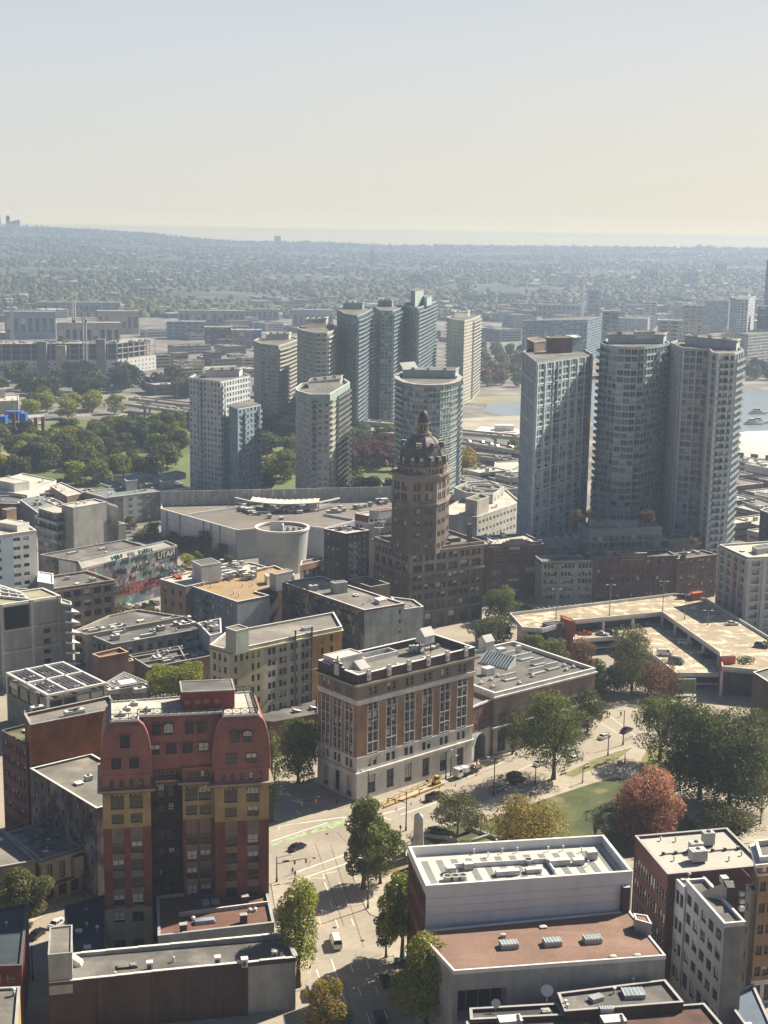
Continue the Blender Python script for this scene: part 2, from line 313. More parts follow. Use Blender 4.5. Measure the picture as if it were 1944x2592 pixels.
class Bld:
 def __init__(s,name,label,cat,poly=None,org=None,group=None,maxrep=100):
  if org is None:org=(sum(p[0]for p in poly)/len(poly),sum(p[1]for p in poly)/len(poly))
  s.org=org;s.root=thing(name,label,cat,org,group=group);s.parts={};s.reps={};s.maxrep=maxrep
 def part(s,n):
  if n not in s.parts:s.parts[n]=MB()
  return s.parts[n]
 def one(s,n,mb,parent=None,smooth=False):return obj(n,mb.mesh(n,s.org,smooth),parent or s.root)
 def rep(s,n,mesh,x,y,z,rz):s.reps.setdefault(n,[]).append((mesh,x,y,z,rz))
 def win(s,x,y,z,rz,style,w,h,var=None):
  s.rep('window',winmesh(style,w,h,random.choice(VARW)if var is None else var),x,y,z,rz)
 def band(s,p0,p1,z0,z1,cols,rows,mat,depth=.25,part='wall',style='sash',vary=None):
  """a stretch of wall with real openings. cols [(u0,u1[,style[,depth]])], rows [(za,zb)]; mat a name or fn(u,z)"""
  mb=s.part(part);L=math.dist(p0,p1);ex,ey=(p1[0]-p0[0])/L,(p1[1]-p0[1])/L;nx,ny=-ey,ex  # inward
  mf=mat if callable(mat)else(lambda u,z:mat)
  cols=sorted([c for c in cols if c[0]>.02 and c[1]<L-.02]);rows=sorted([r for r in rows if r[0]>z0+.02 and r[1]<z1-.02])
  us=[0.];ch=[]
  for c in cols:
   if c[0]<us[-1]+.02:continue
   us+=[c[0],c[1]];ch.append(c)
  us.append(L)
  zs=[z0]
  for r in rows:zs+=[r[0],r[1]]
  zs.append(z1)
  P=lambda u,z,d=0:(p0[0]+ex*u+nx*d,p0[1]+ey*u+ny*d,z)
  rz=math.atan2(ey,ex)
  for j in range(len(zs)-1):
   for i in range(len(us)-1):
    ua,ub,za,zb=us[i],us[i+1],zs[j],zs[j+1]
    if i%2 and j%2:
     c=ch[i//2];st=c[2]if len(c)>2 and c[2]else style;d=c[3]if len(c)>3 else depth;m=mf((ua+ub)/2,(za+zb)/2)
     if vary and vary(i//2,j//2)is False:
      mb.poly([P(ua,za),P(ub,za),P(ub,zb),P(ua,zb)],m);continue
     mb.poly([P(ua,za),P(ub,za),P(ub,za,d),P(ua,za,d)],m);mb.poly([P(ua,zb,d),P(ub,zb,d),P(ub,zb),P(ua,zb)],m)
     mb.poly([P(ua,za),P(ua,za,d),P(ua,zb,d),P(ua,zb)],m);mb.poly([P(ub,za,d),P(ub,za),P(ub,zb),P(ub,zb,d)],m)
     q=P((ua+ub)/2,za,d);s.win(q[0],q[1],q[2],rz,st,ub-ua,zb-za)
    else:
     mb.poly([P(ua,za),P(ub,za),P(ub,zb),P(ua,zb)],mf((ua+ub)/2,(za+zb)/2))
 def roof(s,poly,z,roofmat,par=.6,capmat='cap_white',wallmat='concrete',t=.35,name='roof'):
  inner=offset(poly,-t)
  mb=MB();mb.poly([(*p,z)for p in offset(poly,-.01)],roofmat);s.one(name,mb)
  if par>0:
   mb=MB();mb.ring(offset(poly,.03),inner,z-.15,z+par,wallmat,capmat);mb.ring(offset(poly,.1),offset(inner,-.06),z+par+.002,z+par+.1,capmat);s.one('parapet',mb)
 def finish(s):
  for n,mb in s.parts.items():s.one(n,mb)
  for n,l in s.reps.items():
   l.sort(key=lambda r:math.hypot(r[1],r[2])+math.dist((r[1],r[2],r[3]),(0,0,CAM_H))+(0 if r[3]>6 else 40))
   head,tail=(l,[])if len(l)<=s.maxrep else(l[:s.maxrep-1],l[s.maxrep-1:])
   for(me,_),x,y,z,rz in head:obj(n,me,s.root,(x-s.org[0],y-s.org[1],z),rz)
   if tail:
    T=MB()
    for(_,mb),x,y,z,rz in tail:
     c,sn=math.cos(rz),math.sin(rz);o=len(T.v)
     T.v+=[(x+a*c-b*sn,y+a*sn+b*c,z+d)for a,b,d in mb.v];T.f+=[tuple(i+o for i in f)for f in mb.f]
     mm=[T.mi(m)for m in mb.mats];T.m+=[mm[i]for i in mb.m]
    o=s.one(n,T);o['kind']='stuff'
  return s
def cols_n(L,n,w,m0=1.,m1=None,pair=0):
 """n openings of width w evenly between margins; pair: each is two openings this far apart"""
 m1=m0 if m1 is None else m1;out=[]
 for i in range(n):
  c=m0+(L-m0-m1)*(i+.5)/n
  if pair:out+=[(c-pair/2-w,c-pair/2),(c+pair/2,c+pair/2+w)]
  else:out.append((c-w/2,c+w/2))
 return out
def rows_n(z0,z1,n,h,sill=.9):
 fh=(z1-z0)/n;return[(z0+fh*i+sill,z0+fh*i+sill+h)for i in range(n)]
def clutter(b,poly,z,n,seed,kinds=('unit','vent','duct','hatch'),size=1.):
 """rooftop plant inside the roof outline (a quad)"""
 rg=random.Random(seed)
 for i in range(n):
  s_,t_=rg.uniform(.1,.88),rg.uniform(.12,.86)
  x,y=qp(poly,s_,t_);rot=math.atan2(poly[2][1]-poly[1][1],poly[2][0]-poly[1][0]);k=rg.choice(kinds);mb=MB();q=size*rg.uniform(.75,1.3)
  if k=='unit':
   mb.box(x,y,z+.25,2.2*q,1.6*q,1.3*q,rot,'metal_grey','metal_white');mb.box(x,y,z,1.8*q,1.2*q,.3,rot,'frame_dark')
   mb.cyl((x,y),.5*q,.5*q,z+.25+1.3*q,z+.4+1.3*q,'frame_dark',10);nm='roof_unit'
  elif k=='vent':mb.cyl((x,y),.18*q,.18*q,z,z+.9*q,'metal_grey',8);mb.cyl((x,y),.34*q,.2*q,z+.9*q,z+1.15*q,'metal_white',8);nm='roof_vent'
  elif k=='duct':
   mb.box(x,y,z+.3,4.5*q,.7,.6,rot,'metal_grey','metal_white');mb.box(x+2*q*math.cos(rot),y+2*q*math.sin(rot),z,.8,.8,1.2,rot,'metal_grey');nm='roof_duct'
  elif k=='sky':
   mb.box(x,y,z,2.6*q,1.8*q,.5,rot,'cap_grey')
   mb.box(x,y,z+.502,2.3*q,1.5*q,.12,rot,'glass_pale');
   for e in(-.7,0,.7):mb.box(x+e*q*math.cos(rot),y+e*q*math.sin(rot),z+.63,.08,1.5*q,.06,rot,'cap_white')
   nm='skylight'
  else:mb.box(x,y,z,1.3*q,1.3*q,.45,rot,'cap_grey','cap_white');mb.box(x,y,z+.452,1.45*q,1.45*q,.08,rot,'cap_white');nm='roof_hatch'
  b.one(nm,mb)
def roofbox(b,poly_pts,z0,z1,wall,top,name='stair_house',par=.25,door=True):
 mb=MB();mb.prism(poly_pts,z0,z1,wall,top);mb.ring(offset(poly_pts,.06),offset(poly_pts,-.25),z1-.15,z1+par,wall,'cap_white')
 if door:
  a,c=poly_pts[0],poly_pts[1];q=lerp(a,c,.4);rot=math.atan2(c[1]-a[1],c[0]-a[0]);mb.box(q[0],q[1],z0,1.0,.1,min(2.1,z1-z0-.3),rot,'frame_dark')
 return b.one(name,mb)
def simple(name,label,cat,poly,h,wall,roofm,faces={},par=.6,cap='cap_white',base=0.,nclut=0,seed=1,style='sash',kinds=('unit','vent','duct','hatch'),depth=.22,group=None,cornice=None,fin=True,wallm={}):
 """a plain block: faces {edge: (n_cols, win_w, n_floors, win_h, z_first, sill[, style[, pair]])}"""
 b=Bld(name,label,cat,poly,group=group);zr=h-par
 for i in range(len(poly)):
  p0,p1=poly[i],poly[(i+1)%len(poly)];L=math.dist(p0,p1);f=faces.get(i);wm=wallm.get(i,wall)
  if f and L>2:
   n,w,nf,wh,zf,sill=f[:6];st=f[6]if len(f)>6 and f[6]else style;pr=f[7]if len(f)>7 else 0
   b.band(p0,p1,base,zr,cols_n(L,n,w,.8,None,pr),rows_n(zf,zr,nf,wh,sill),wm,depth,style=st)
  else:b.band(p0,p1,base,zr,[],[],wm)
 b.roof(poly,zr,roofm,par,cap,wall)
 if cornice:mb=MB();mb.prism(offset(poly,cornice[0]),zr-cornice[1],zr-.2,cornice[2],bottom=True);b.one('cornice',mb)
 if nclut:clutter(b,poly,zr,nclut,seed,kinds)
 if fin:b.finish()
 return b
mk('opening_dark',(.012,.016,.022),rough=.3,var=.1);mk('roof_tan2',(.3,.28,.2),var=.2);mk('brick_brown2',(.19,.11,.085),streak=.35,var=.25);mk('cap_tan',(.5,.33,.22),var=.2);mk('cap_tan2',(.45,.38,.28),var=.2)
mk('stained2',(.24,.23,.21),streak=.5,var=.45,second=((.1,.09,.085),.2,.54));mk('pale_blue2',(.33,.37,.42),streak=.2);mk('brick_grey2',(.2,.175,.15),streak=.35,var=.25);mk('roof_light3',(.34,.33,.3),var=.25,scale=.12)
mk('roof_deck_orange',(.55,.5,.42),var=.35,scale=.2,second=((.45,.22,.1),.3,.55));mk('roof_teal',(.16,.19,.19),var=.25,second=((.24,.25,.24),.07,.5));mk('roof_brown2',(.2,.18,.155),var=.18,scale=.04,seam=(30,2.5,.05,.92))
mk('screen_panel',(.42,.42,.4),streak=.25,var=.15);mk('canopy_glass',(.62,.6,.5),rough=.4,var=.08);mk('drum_panel',(.42,.44,.45),var=.06,rough=.5,streak=.15);mk('brick_charcoal',(.055,.05,.055),var=.2,streak=.2);mk('brick_tan2',(.33,.19,.1),streak=.3)
mk('blue_grey_light',(.3,.32,.34),streak=.3,var=.15);mk('pale_blue3',(.4,.42,.44),streak=.25);mk('stained_brown',(.11,.085,.07),streak=.6,var=.5,second=((.2,.17,.14),.25,.55))
mk('mur_teal',(.12,.27,.28),var=.3,scale=1);mk('mur_orange',(.45,.13,.06),var=.3);mk('mur_white',(.55,.55,.53),var=.2,scale=1);mk('mur_black',(.03,.03,.035),var=.3);mk('mur_purple',(.12,.09,.16),var=.3);mk('mur_green',(.1,.2,.14),var=.3);mk('mur_blue',(.1,.16,.26),var=.3)
def mural_mat():
 m=bpy.data.materials.new('mural');m.use_nodes=True;t=m.node_tree;N=t.nodes;MAT['mural']=m;bs=N['Principled BSDF'];bs.inputs['Roughness'].default_value=.8
 co=N.new('ShaderNodeTexCoord');wrp=N.new('ShaderNodeTexNoise');wrp.inputs['Scale'].default_value=.5;t.links.new(co.outputs['Object'],wrp.inputs['Vector'])
 ad=N.new('ShaderNodeVectorMath');ad.operation='MULTIPLY_ADD';t.links.new(wrp.outputs['Color'],ad.inputs[0]);ad.inputs[1].default_value=(4,4,4);t.links.new(co.outputs['Object'],ad.inputs[2])
 v=N.new('ShaderNodeTexVoronoi');v.inputs['Scale'].default_value=.55;t.links.new(ad.outputs[0],v.inputs['Vector'])
 sp=N.new('ShaderNodeSeparateColor');t.links.new(v.outputs['Color'],sp.inputs[0])
 r=N.new('ShaderNodeValToRGB');r.color_ramp.interpolation='CONSTANT';C=[(.1,.12,.15),(.06,.2,.21),(.2,.21,.22),(.05,.05,.07),(.13,.1,.16),(.1,.16,.13),(.3,.3,.3),(.22,.09,.07),(.08,.1,.13)]
 el=r.color_ramp.elements
 while len(el)<len(C):el.new(.5)
 for i,(e_,c)in enumerate(zip(el,C)):e_.position=i/len(C);e_.color=(*c,1)
 t.links.new(sp.outputs[0],r.inputs[0]);t.links.new(r.outputs[0],bs.inputs['Base Color'])
mural_mat()
mk('cap_purple',(.25,.21,.22),var=.15);mk('brick_maroon2',(.15,.085,.08),streak=.3,brick=(1.4,.5,.04,.8));mk('condo_light',(.42,.43,.42),var=.1);mk('condo_light2',(.58,.64,.67),var=.1);mk('condo_light3',(.56,.59,.61),var=.1,streak=.1)
mk('concrete_navy',(.08,.09,.11),streak=.3);mk('red_orange',(.48,.1,.05),streak=.2);mk('sign_green',(.16,.25,.08),var=.3,scale=.5);mk('sign_olive',(.2,.24,.08),var=.3);mk('brick_dark2',(.1,.075,.07),streak=.3)
mk('condo_blue2',(.37,.46,.52),var=.1);mk('brick_grey3',(.2,.15,.14),streak=.2);mk('condo_grey2',(.42,.49,.52),var=.1);mk('condo_grey3',(.5,.54,.56),var=.1,streak=.1);mk('condo_beige',(.44,.43,.4),streak=.2,var=.1);mk('condo_green2',(.33,.42,.41),var=.1)
mk('condo_white',(.52,.52,.48),var=.1);mk('condo_green3',(.24,.33,.34),var=.1)
mk('grass_dry',(.19,.18,.07),var=.35,scale=.3,bump=.4,second=((.1,.13,.04),.3,.55));mk('pavement_pale',(.42,.39,.33),var=.12);mk('paint_cream',(.62,.5,.26),var=.1,scale=1.);mk('cap_pink',(.45,.3,.27),var=.2)
mk('condo_pink2',(.35,.22,.2),var=.1);mk('blue_shed',(.05,.14,.4),var=.1);mk('purple_block',(.07,.07,.3),var=.1)
# ================================================================== LANDMARKS
def wall_rows(k,x,ys,p0,p1):
 """heights of pixel rows [(top,bottom)] read at column x on wall p0-p1"""
 return[(WP(k,x,b,p0,p1)[1],WP(k,x,a,p0,p1)[1])for a,b in ys]
def wall_cols(k,y,xs,p0,p1, *ext):
 return[(WP(k,a,y,p0,p1)[0],WP(k,b,y,p0,p1)[0])+ext for a,b in xs]

# ---------------- brick and terracotta office block on the corner
def office_block():
 F=G('z4',568,1465);zt=HT('z4',570,580,F)
 q=rect('z4',(290,475),(570,580),(1392,385),zt)
 b=Bld('office_building','tall brown brick office block with white terracotta trim on the street corner','office building',q)
 L0,F0,R0,B0=q
 zr=zt-2.3
 for(p0,p1,n,w,pr,m0)in((L0,F0,3,1.15,.5,.9),(F0,R0,6,1.25,.5,2.0),(R0,B0,3,1.2,.5,1.5),(B0,L0,5,1.2,.5,1.5)):
  L=math.dist(p0,p1);front=(p0 is F0)
  C=cols_n(L,n,w,m0,m0 if not front else 1.2,pr)
  inwin=lambda u,C=C:any(C[2*i][0]-.35<u<C[2*i+1][1]+.35 for i in range(len(C)//2))
  # storey lines (metres up the wall)
  z1,z2,z3=7.6,11.6,zt-9.2  # ledge, top of the white storey, bottom of the white frieze
  base_mat='terracotta'
  if front:
   cols=[((C[2*i][0]+C[2*i+1][1])/2-1.25,(C[2*i][0]+C[2*i+1][1])/2+1.25,'arch',.5)for i in range(6)]
  else:
   cols=[((C[2*i][0]+C[2*i+1][1])/2-1.2,(C[2*i][0]+C[2*i+1][1])/2+1.2,'grid',.7)for i in range(n)]
  b.band(p0,p1,0,z1,cols,[(1.2 if front else .5,6.2)],base_mat)
  b.band(p0,p1,z1,z2,C,[(z1+1.,z1+3.2)],base_mat,.3,style='sash_dark')
  fh=(z3+.2-z2)/4.55
  rows=[(z2+fh*i+.7,z2+fh*i+.7+2.1)for i in range(4)]
  b.band(p0,p1,z2,z2+fh*4,C,rows,lambda u,z:'spandrel' if inwin(u)else 'brick_orange',.35,style='sash')
  zc=z2+fh*4
  b.band(p0,p1,zc,zt-6.6,C,[(zc+.5,zc+2.5)],lambda u,z:'terracotta' if z>zc+1.9 and not inwin(u)else('terracotta' if z>zc+2.4 else 'brick_orange'),.35)
  b.band(p0,p1,zt-6.6,zt-3.2,C,[(zt-6.1,zt-3.9)],lambda u,z:'brick_tan',.35,style='sash')
  b.band(p0,p1,zt-3.2,zr,[],[],'brick_brown')
  ex,ey=(p1[0]-p0[0])/L,(p1[1]-p0[1])/L;nx,ny=ey,-ex;rot=math.atan2(ey,ex)
  tr=MB()
  for i in range(n):  # white stone strips framing each window bay
   for u in(C[2*i][0]-.3,C[2*i+1][1]+.3,(C[2*i][1]+C[2*i+1][0])/2):
    x,y=p0[0]+ex*u+nx*.06,p0[1]+ey*u+ny*.06
    tr.box(x,y,z2+.02,.22,.16,zc+1.9-z2,rot,'terracotta')
   for zz in[z2+fh*j+.6 for j in range(5)]:
    u=(C[2*i][0]+C[2*i+1][1])/2;x,y=p0[0]+ex*u+nx*.09,p0[1]+ey*u+ny*.09
    tr.box(x,y,zz-.1,C[2*i+1][1]-C[2*i][0]+.5,.2,.16,rot,'terracotta')
  for k in range(int(L/1.1)):  # frieze ornaments
   x,y=p0[0]+ex*(k*1.1+.6)+nx*.12,p0[1]+ey*(k*1.1+.6)+ny*.12
   tr.box(x,y,zt-7.9+(.5 if inwin(k*1.1+.6)else 0),.45,.24,.9,rot,'terracotta')
  b.one('bay_trim',tr)
 for nm,z0,z1,d,m in(('ledge',7.3,7.75,.5,'terracotta'),('string_course',11.5,11.8,.2,'terracotta'),('frieze',zt-7.5,zt-6.7,.22,'terracotta'),('cornice',zt-3.2,zt-2.9,.5,'brick_brown'),('cornice',zt-2.9,zt-2.45,1.1,'cap_green'),('parapet_band',zt-2.5,zt-2.42,1.15,'stone_dark')):
  mb=MB();mb.ring(offset(q,d),offset(q,-.05),z0,z1,m);b.one(nm,mb)
 mb=MB();mb.ring(offset(q,.04),offset(q,-.5),zr-.3,zt,'brick_dark');mb.ring(offset(q,.1),offset(q,-.6),zt,zt+.14,'cap_white');b.one('parapet',mb)
 mb=MB();mb.poly([(*p,zr+.4)for p in q],'roof_grey');b.one('roof',mb)
 zr+=.4
 rot=math.atan2(R0[1]-F0[1],R0[0]-F0[0])
 for i in range(6):  # carved shields standing on the parapet
  u=(i+.5)/6;x,y=lerp(F0,R0,u);mb=MB();nx,ny=math.sin(rot),-math.cos(rot)
  mb.box(x+nx*.1,y+ny*.1,zt-1.9,1.3,.5,2.5,rot,'terracotta');mb.box(x+nx*.42,y+ny*.42,zt-1.3,.7,.14,1.1,rot,'cap_grey');mb.box(x+nx*.1,y+ny*.1,zt+.6,.9,.5,.35,rot,'terracotta');b.one('parapet_shield',mb)
 rl=math.atan2(F0[1]-L0[1],F0[0]-L0[0]);x,y=lerp(L0,F0,.5);mb=MB()
 nx,ny=math.sin(rl),-math.cos(rl)
 for w,z0,z1 in((5.2,zt-.1,zt+.7),(3.4,zt+.7,zt+1.5),(1.6,zt+1.5,zt+2.3)):mb.box(x+nx*.0,y+ny*.0,z0,w,.55,z1-z0,rl,'terracotta' if w<2 else 'brick_dark','cap_white')
 mb.box(x+nx*.36,y+ny*.36,zt-1.8,1.8,.3,3.0,rl,'terracotta');mb.cyl((x,y),.4,.15,zt+2.3,zt+3.3,'terracotta',8);b.one('crest',mb)
 P=lambda s,t:qp(q,s,t)
 roofbox(b,[P(.02,.93),P(.02,.62),P(.24,.62),P(.24,.93)],zr,zr+3.4,'white_paint','roof_light')
 mb=MB();a,c,d,e=P(.17,.44),P(.25,.44),P(.25,.62),P(.17,.62);mb.poly([(*a,zr+.3),(*c,zr+.3),(*d,zr+1.9),(*e,zr+1.9)],'cap_grey');mb.poly([(*c,zr),(*d,zr),(*d,zr+1.9),(*c,zr+.3)],'white_paint');mb.poly([(*e,zr),(*a,zr),(*a,zr+.3),(*e,zr+1.9)],'white_paint');mb.poly([(*a,zr),(*c,zr),(*c,zr+.3),(*a,zr+.3)],'white_paint');mb.poly([(*d,zr),(*e,zr),(*e,zr+1.9),(*d,zr+1.9)],'white_paint');b.one('skylight',mb)
 # light court with white walls at the back edge
 cr=[P(.3,.98),P(.3,.72),P(.58,.72),P(.58,.98)];mb=MB();mb.ring(cr,offset(cr,-.4),zr,zr+1.3,'white_paint');mb.poly([(*p,zr+.03)for p in offset(cr,-.4)],'cap_dark');b.one('light_court',mb)
 # water tank house on legs with a gabled top
 cx,cy=P(.78,.62);mb=MB()
 for i in(-1,1):
  for j in(-1,1):mb.beam((cx+1.5*i,cy+1.5*j,zr),(cx+1.5*i,cy+1.5*j,zr+2.6),.25,'iron')
 mb.box(cx,cy,zr+2.6,3.6,3.6,2.2,rot,'white_paint');c,s=math.cos(rot),math.sin(rot)
 g=lambda a,d,z:(cx+a*c-d*s,cy+a*s+d*c,z)
 mb.poly([g(-2,-2,zr+4.85),g(2,-2,zr+4.85),g(2,0,zr+6.8),g(-2,0,zr+6.8)],'cap_grey');mb.poly([g(2,2,zr+4.85),g(-2,2,zr+4.85),g(-2,0,zr+6.8),g(2,0,zr+6.8)],'cap_white')
 mb.poly([g(2,-2,zr+4.85),g(2,2,zr+4.85),g(2,0,zr+6.8)],'white_paint');mb.poly([g(-2,2,zr+4.85),g(-2,-2,zr+4.85),g(-2,0,zr+6.8)],'white_paint');b.one('tank_house',mb)
 pr=[P(.66,.92),P(.66,.5),P(.92,.5),P(.92,.92)];clutter(b,pr,zr,7,5,('duct','unit','vent'),.9)
 for s_,t_ in((.07,.2),(.19,.15),(.3,.25),(.43,.3),(.55,.25),(.66,.3),(.75,.2),(.09,.45)):
  x,y=P(s_,t_);mb=MB();mb.box(x,y,zr,1.1,1.0,.5,rot,'cap_grey','cap_white');mb.box(x,y,zr+.502,.8,.7,.15,rot,'cap_white');b.one('roof_vent',mb)
 b.finish();return q,zt
PQ,PZ=office_block()

# ---------------- two-storey bank wing with the archway
def arcade_wing():
 F=G('z5',108,1145);zt=HT('z5',100,790,F)
 q=rect('z5',(100,785),(685,650),(210,500),zt)
 b=Bld('arcade_building','pale stone arcaded block with a flat grey roof full of white ventilators','commercial building',q)
 p0,p1=q[0],q[1];L=math.dist(p0,p1);zr=zt-1
 cu=cols_n(L,8,2.6,.8)
 b.band(p0,p1,0,8.2,cols_n(L,8,3.2,.8),[(.8,7.0)],'cream_grey',.6,style='grid')
 b.band(p0,p1,8.2,zr,cu,[(9.6,12.0)],'brick_tan',.3,style='tri')
 b.band(q[1],q[2],0,zr,cols_n(math.dist(q[1],q[2]),7,2.2,1),[(2,6),(9.6,12)],'brick_tan',.3,style='grid')
 for i in(2,3):b.band(q[i],q[(i+1)%4],0,zr,[],[],'brick_tan')
 for nm,z0,z1,d in(('ledge',8.0,8.5,.7),('cornice',zt-1.5,zt-1.0,.55)):mb=MB();mb.ring(offset(q,d),offset(q,-.05),z0,z1,'terracotta');b.one(nm,mb)
 b.roof(q,zr,'roof_mid',1.0,'cap_white','white_paint',.5)
 rot=math.atan2(p1[1]-p0[1],p1[0]-p0[0]);c,s=math.cos(rot),math.sin(rot)
 def at(x,y):return G('z5',x,y,zr)
 for x,y,l in((200,590,4.5),(290,600,5),(362,630,4.5),(440,655,4.5),(358,678,5),(200,715,4.5)):
  cx,cy=at(x,y);mb=MB();mb.box(cx,cy,zr,l,2.2,.5,rot,'cap_grey');mb.box(cx+c*l*0,cy+s*0,zr+.5,l,.3,1.5,rot,'white_paint');mb.box(cx-s*1.0,cy+c*1.0,zr+.5,l,.3,1.1,rot,'white_paint');b.one('roof_baffle',mb)
 for x,y,w in((150,575,2.6),(78,685,3.2),(250,470+90,1.5)):
  cx,cy=at(x,y);mb=MB();mb.box(cx,cy,zr+.2,w,w*.8,2,rot,'metal_white');mb.box(cx,cy,zr,w*.8,w*.6,.25,rot,'frame_dark');b.one('roof_unit',mb)
 for x,y in((40,740),(95,720),(105,760),(135,700),(255,740),(330,700),(510,640),(520,665),(560,650)):
  cx,cy=at(x,y);mb=MB();mb.box(cx,cy,zr,1,1,.6,rot,'cap_grey','cap_white');mb.cyl((cx,cy),.3,.3,zr+.6,zr+1,'metal_white',8);b.one('roof_vent',mb)
 # big glazed skylight
 a,d=at(30,625),at(190,660);mb=MB();L2=math.dist(a,d);r2=math.atan2(d[1]-a[1],d[0]-a[0]);cc,ss=math.cos(r2),math.sin(r2)
 g=lambda u,v,z:(a[0]+u*cc-v*ss,a[1]+u*ss+v*cc,z)
 mb.poly([g(0,0,zr),g(L2,0,zr),g(L2,0,zr+.5),g(0,0,zr+.5)],'white_paint');mb.poly([g(0,0,zr+.5),g(L2,0,zr+.5),g(L2,4.5,zr+3),g(0,4.5,zr+3)],'glass_blue')
 mb.poly([g(L2,0,zr),g(L2,4.5,zr),g(L2,4.5,zr+3),g(L2,0,zr+.5)],'white_paint');mb.poly([g(0,4.5,zr),g(0,0,zr),g(0,0,zr+.5),g(0,4.5,zr+3)],'white_paint');mb.poly([g(L2,4.5,zr),g(0,4.5,zr),g(0,4.5,zr+3),g(L2,4.5,zr+3)],'white_paint')
 for i in range(11):
  u=L2*i/10;mb.beam(g(u,0,zr+.58),g(u,4.5,zr+3.08),.12,'cap_white')
 b.one('skylight',mb)
 cx,cy=at(68,545);mb=MB();mb.box(cx,cy,zr,3.4,3.4,3,rot,'white_paint');g=lambda u,v,z:(cx+u*c-v*s,cy+u*s+v*c,z)
 mb.poly([g(-1.9,-1.9,zr+3.01),g(1.9,-1.9,zr+3.01),g(1.9,0,zr+4.8),g(-1.9,0,zr+4.8)],'cap_grey');mb.poly([g(1.9,1.9,zr+3.01),g(-1.9,1.9,zr+3.01),g(-1.9,0,zr+4.8),g(1.9,0,zr+4.8)],'cap_grey')
 for e in(-1.9,1.9):mb.poly([g(e,-1.9,zr+3.01),g(e,1.9,zr+3.01),g(e,0,zr+4.8)][::(1 if e>0 else-1)],'white_paint')
 b.one('vent_house',mb)
 # the link with the tall arch
 a,d=lerp(PQ[1],PQ[2],1.0),q[0];a=(a[0]+.1,a[1]+.02);L=math.dist(a,d);zl=zt-2.2;ex,ey=(d[0]-a[0])/L,(d[1]-a[1])/L;nx,ny=-ey,ex
 a=(a[0]+nx*1,a[1]+ny*1);d=(d[0]+nx*1,d[1]+ny*1)
 mb=MB();r_=min(2.6,L/2-.5);zs=5.2;cx=L/2;N_=12;P=lambda u,z,o=0:(a[0]+ex*u+nx*o,a[1]+ey*u+ny*o,z)
 mb.poly([P(0,0),P(cx-r_,0),P(cx-r_,8.6),P(0,8.6)],'terracotta');mb.poly([P(cx+r_,0),P(L,0),P(L,8.6),P(cx+r_,8.6)],'terracotta')
 arc=[(cx-r_*math.cos(math.pi*i/N_),zs+r_*math.sin(math.pi*i/N_))for i in range(N_+1)]
 for(u0,z0),(u1,z1)in zip(arc,arc[1:]):
  mb.poly([P(u0,z0),P(u1,z1),P(u1,8.6),P(u0,8.6)],'terracotta');mb.poly([P(u0,z0),P(u0,z0,4),P(u1,z1,4),P(u1,z1)],'concrete_dark')
  ro=1.16;k0,k1=[(cx+(u-cx)*ro,zs+(z-zs)*ro)for u,z in((u0,z0),(u1,z1))]
  mb.poly([P(u0,z0,-.25),P(u1,z1,-.25),P(k1[0],k1[1],-.25),P(k0[0],k0[1],-.25)],'cap_white');mb.poly([P(k0[0],k0[1],-.25),P(k1[0],k1[1],-.25),P(k1[0],k1[1]),P(k0[0],k0[1])],'cap_white')
 for u in(cx-r_,cx+r_):mb.poly([P(u,0),P(u,0,4),P(u,zs,4),P(u,zs)],'concrete_dark')
 mb.poly([P(0,0,4),P(L,0,4),P(L,8.6,4),P(0,8.6,4)],'cap_dark')
 b.one('archway',mb)
 b.band(a,d,8.6,zl,cols_n(L,2,1.3,.6,None,0),[(9.2,11.),(12.2,14.)if zl>14.5 else(zl-2.6,zl-1)][:2]if zl>12.2 else[(9.2,zl-.9)],'brick_brown',.3)
 mb=MB();mb.poly([P(0,zl),P(L,zl),P(L,zl,12),P(0,zl,12)],'roof_mid');mb.box(*lerp(a,d,.5),zl,L,.5,.5,math.atan2(ey,ex),'cap_white');b.one('link_roof',mb)
 b.finish();return q
AQ=arcade_wing()

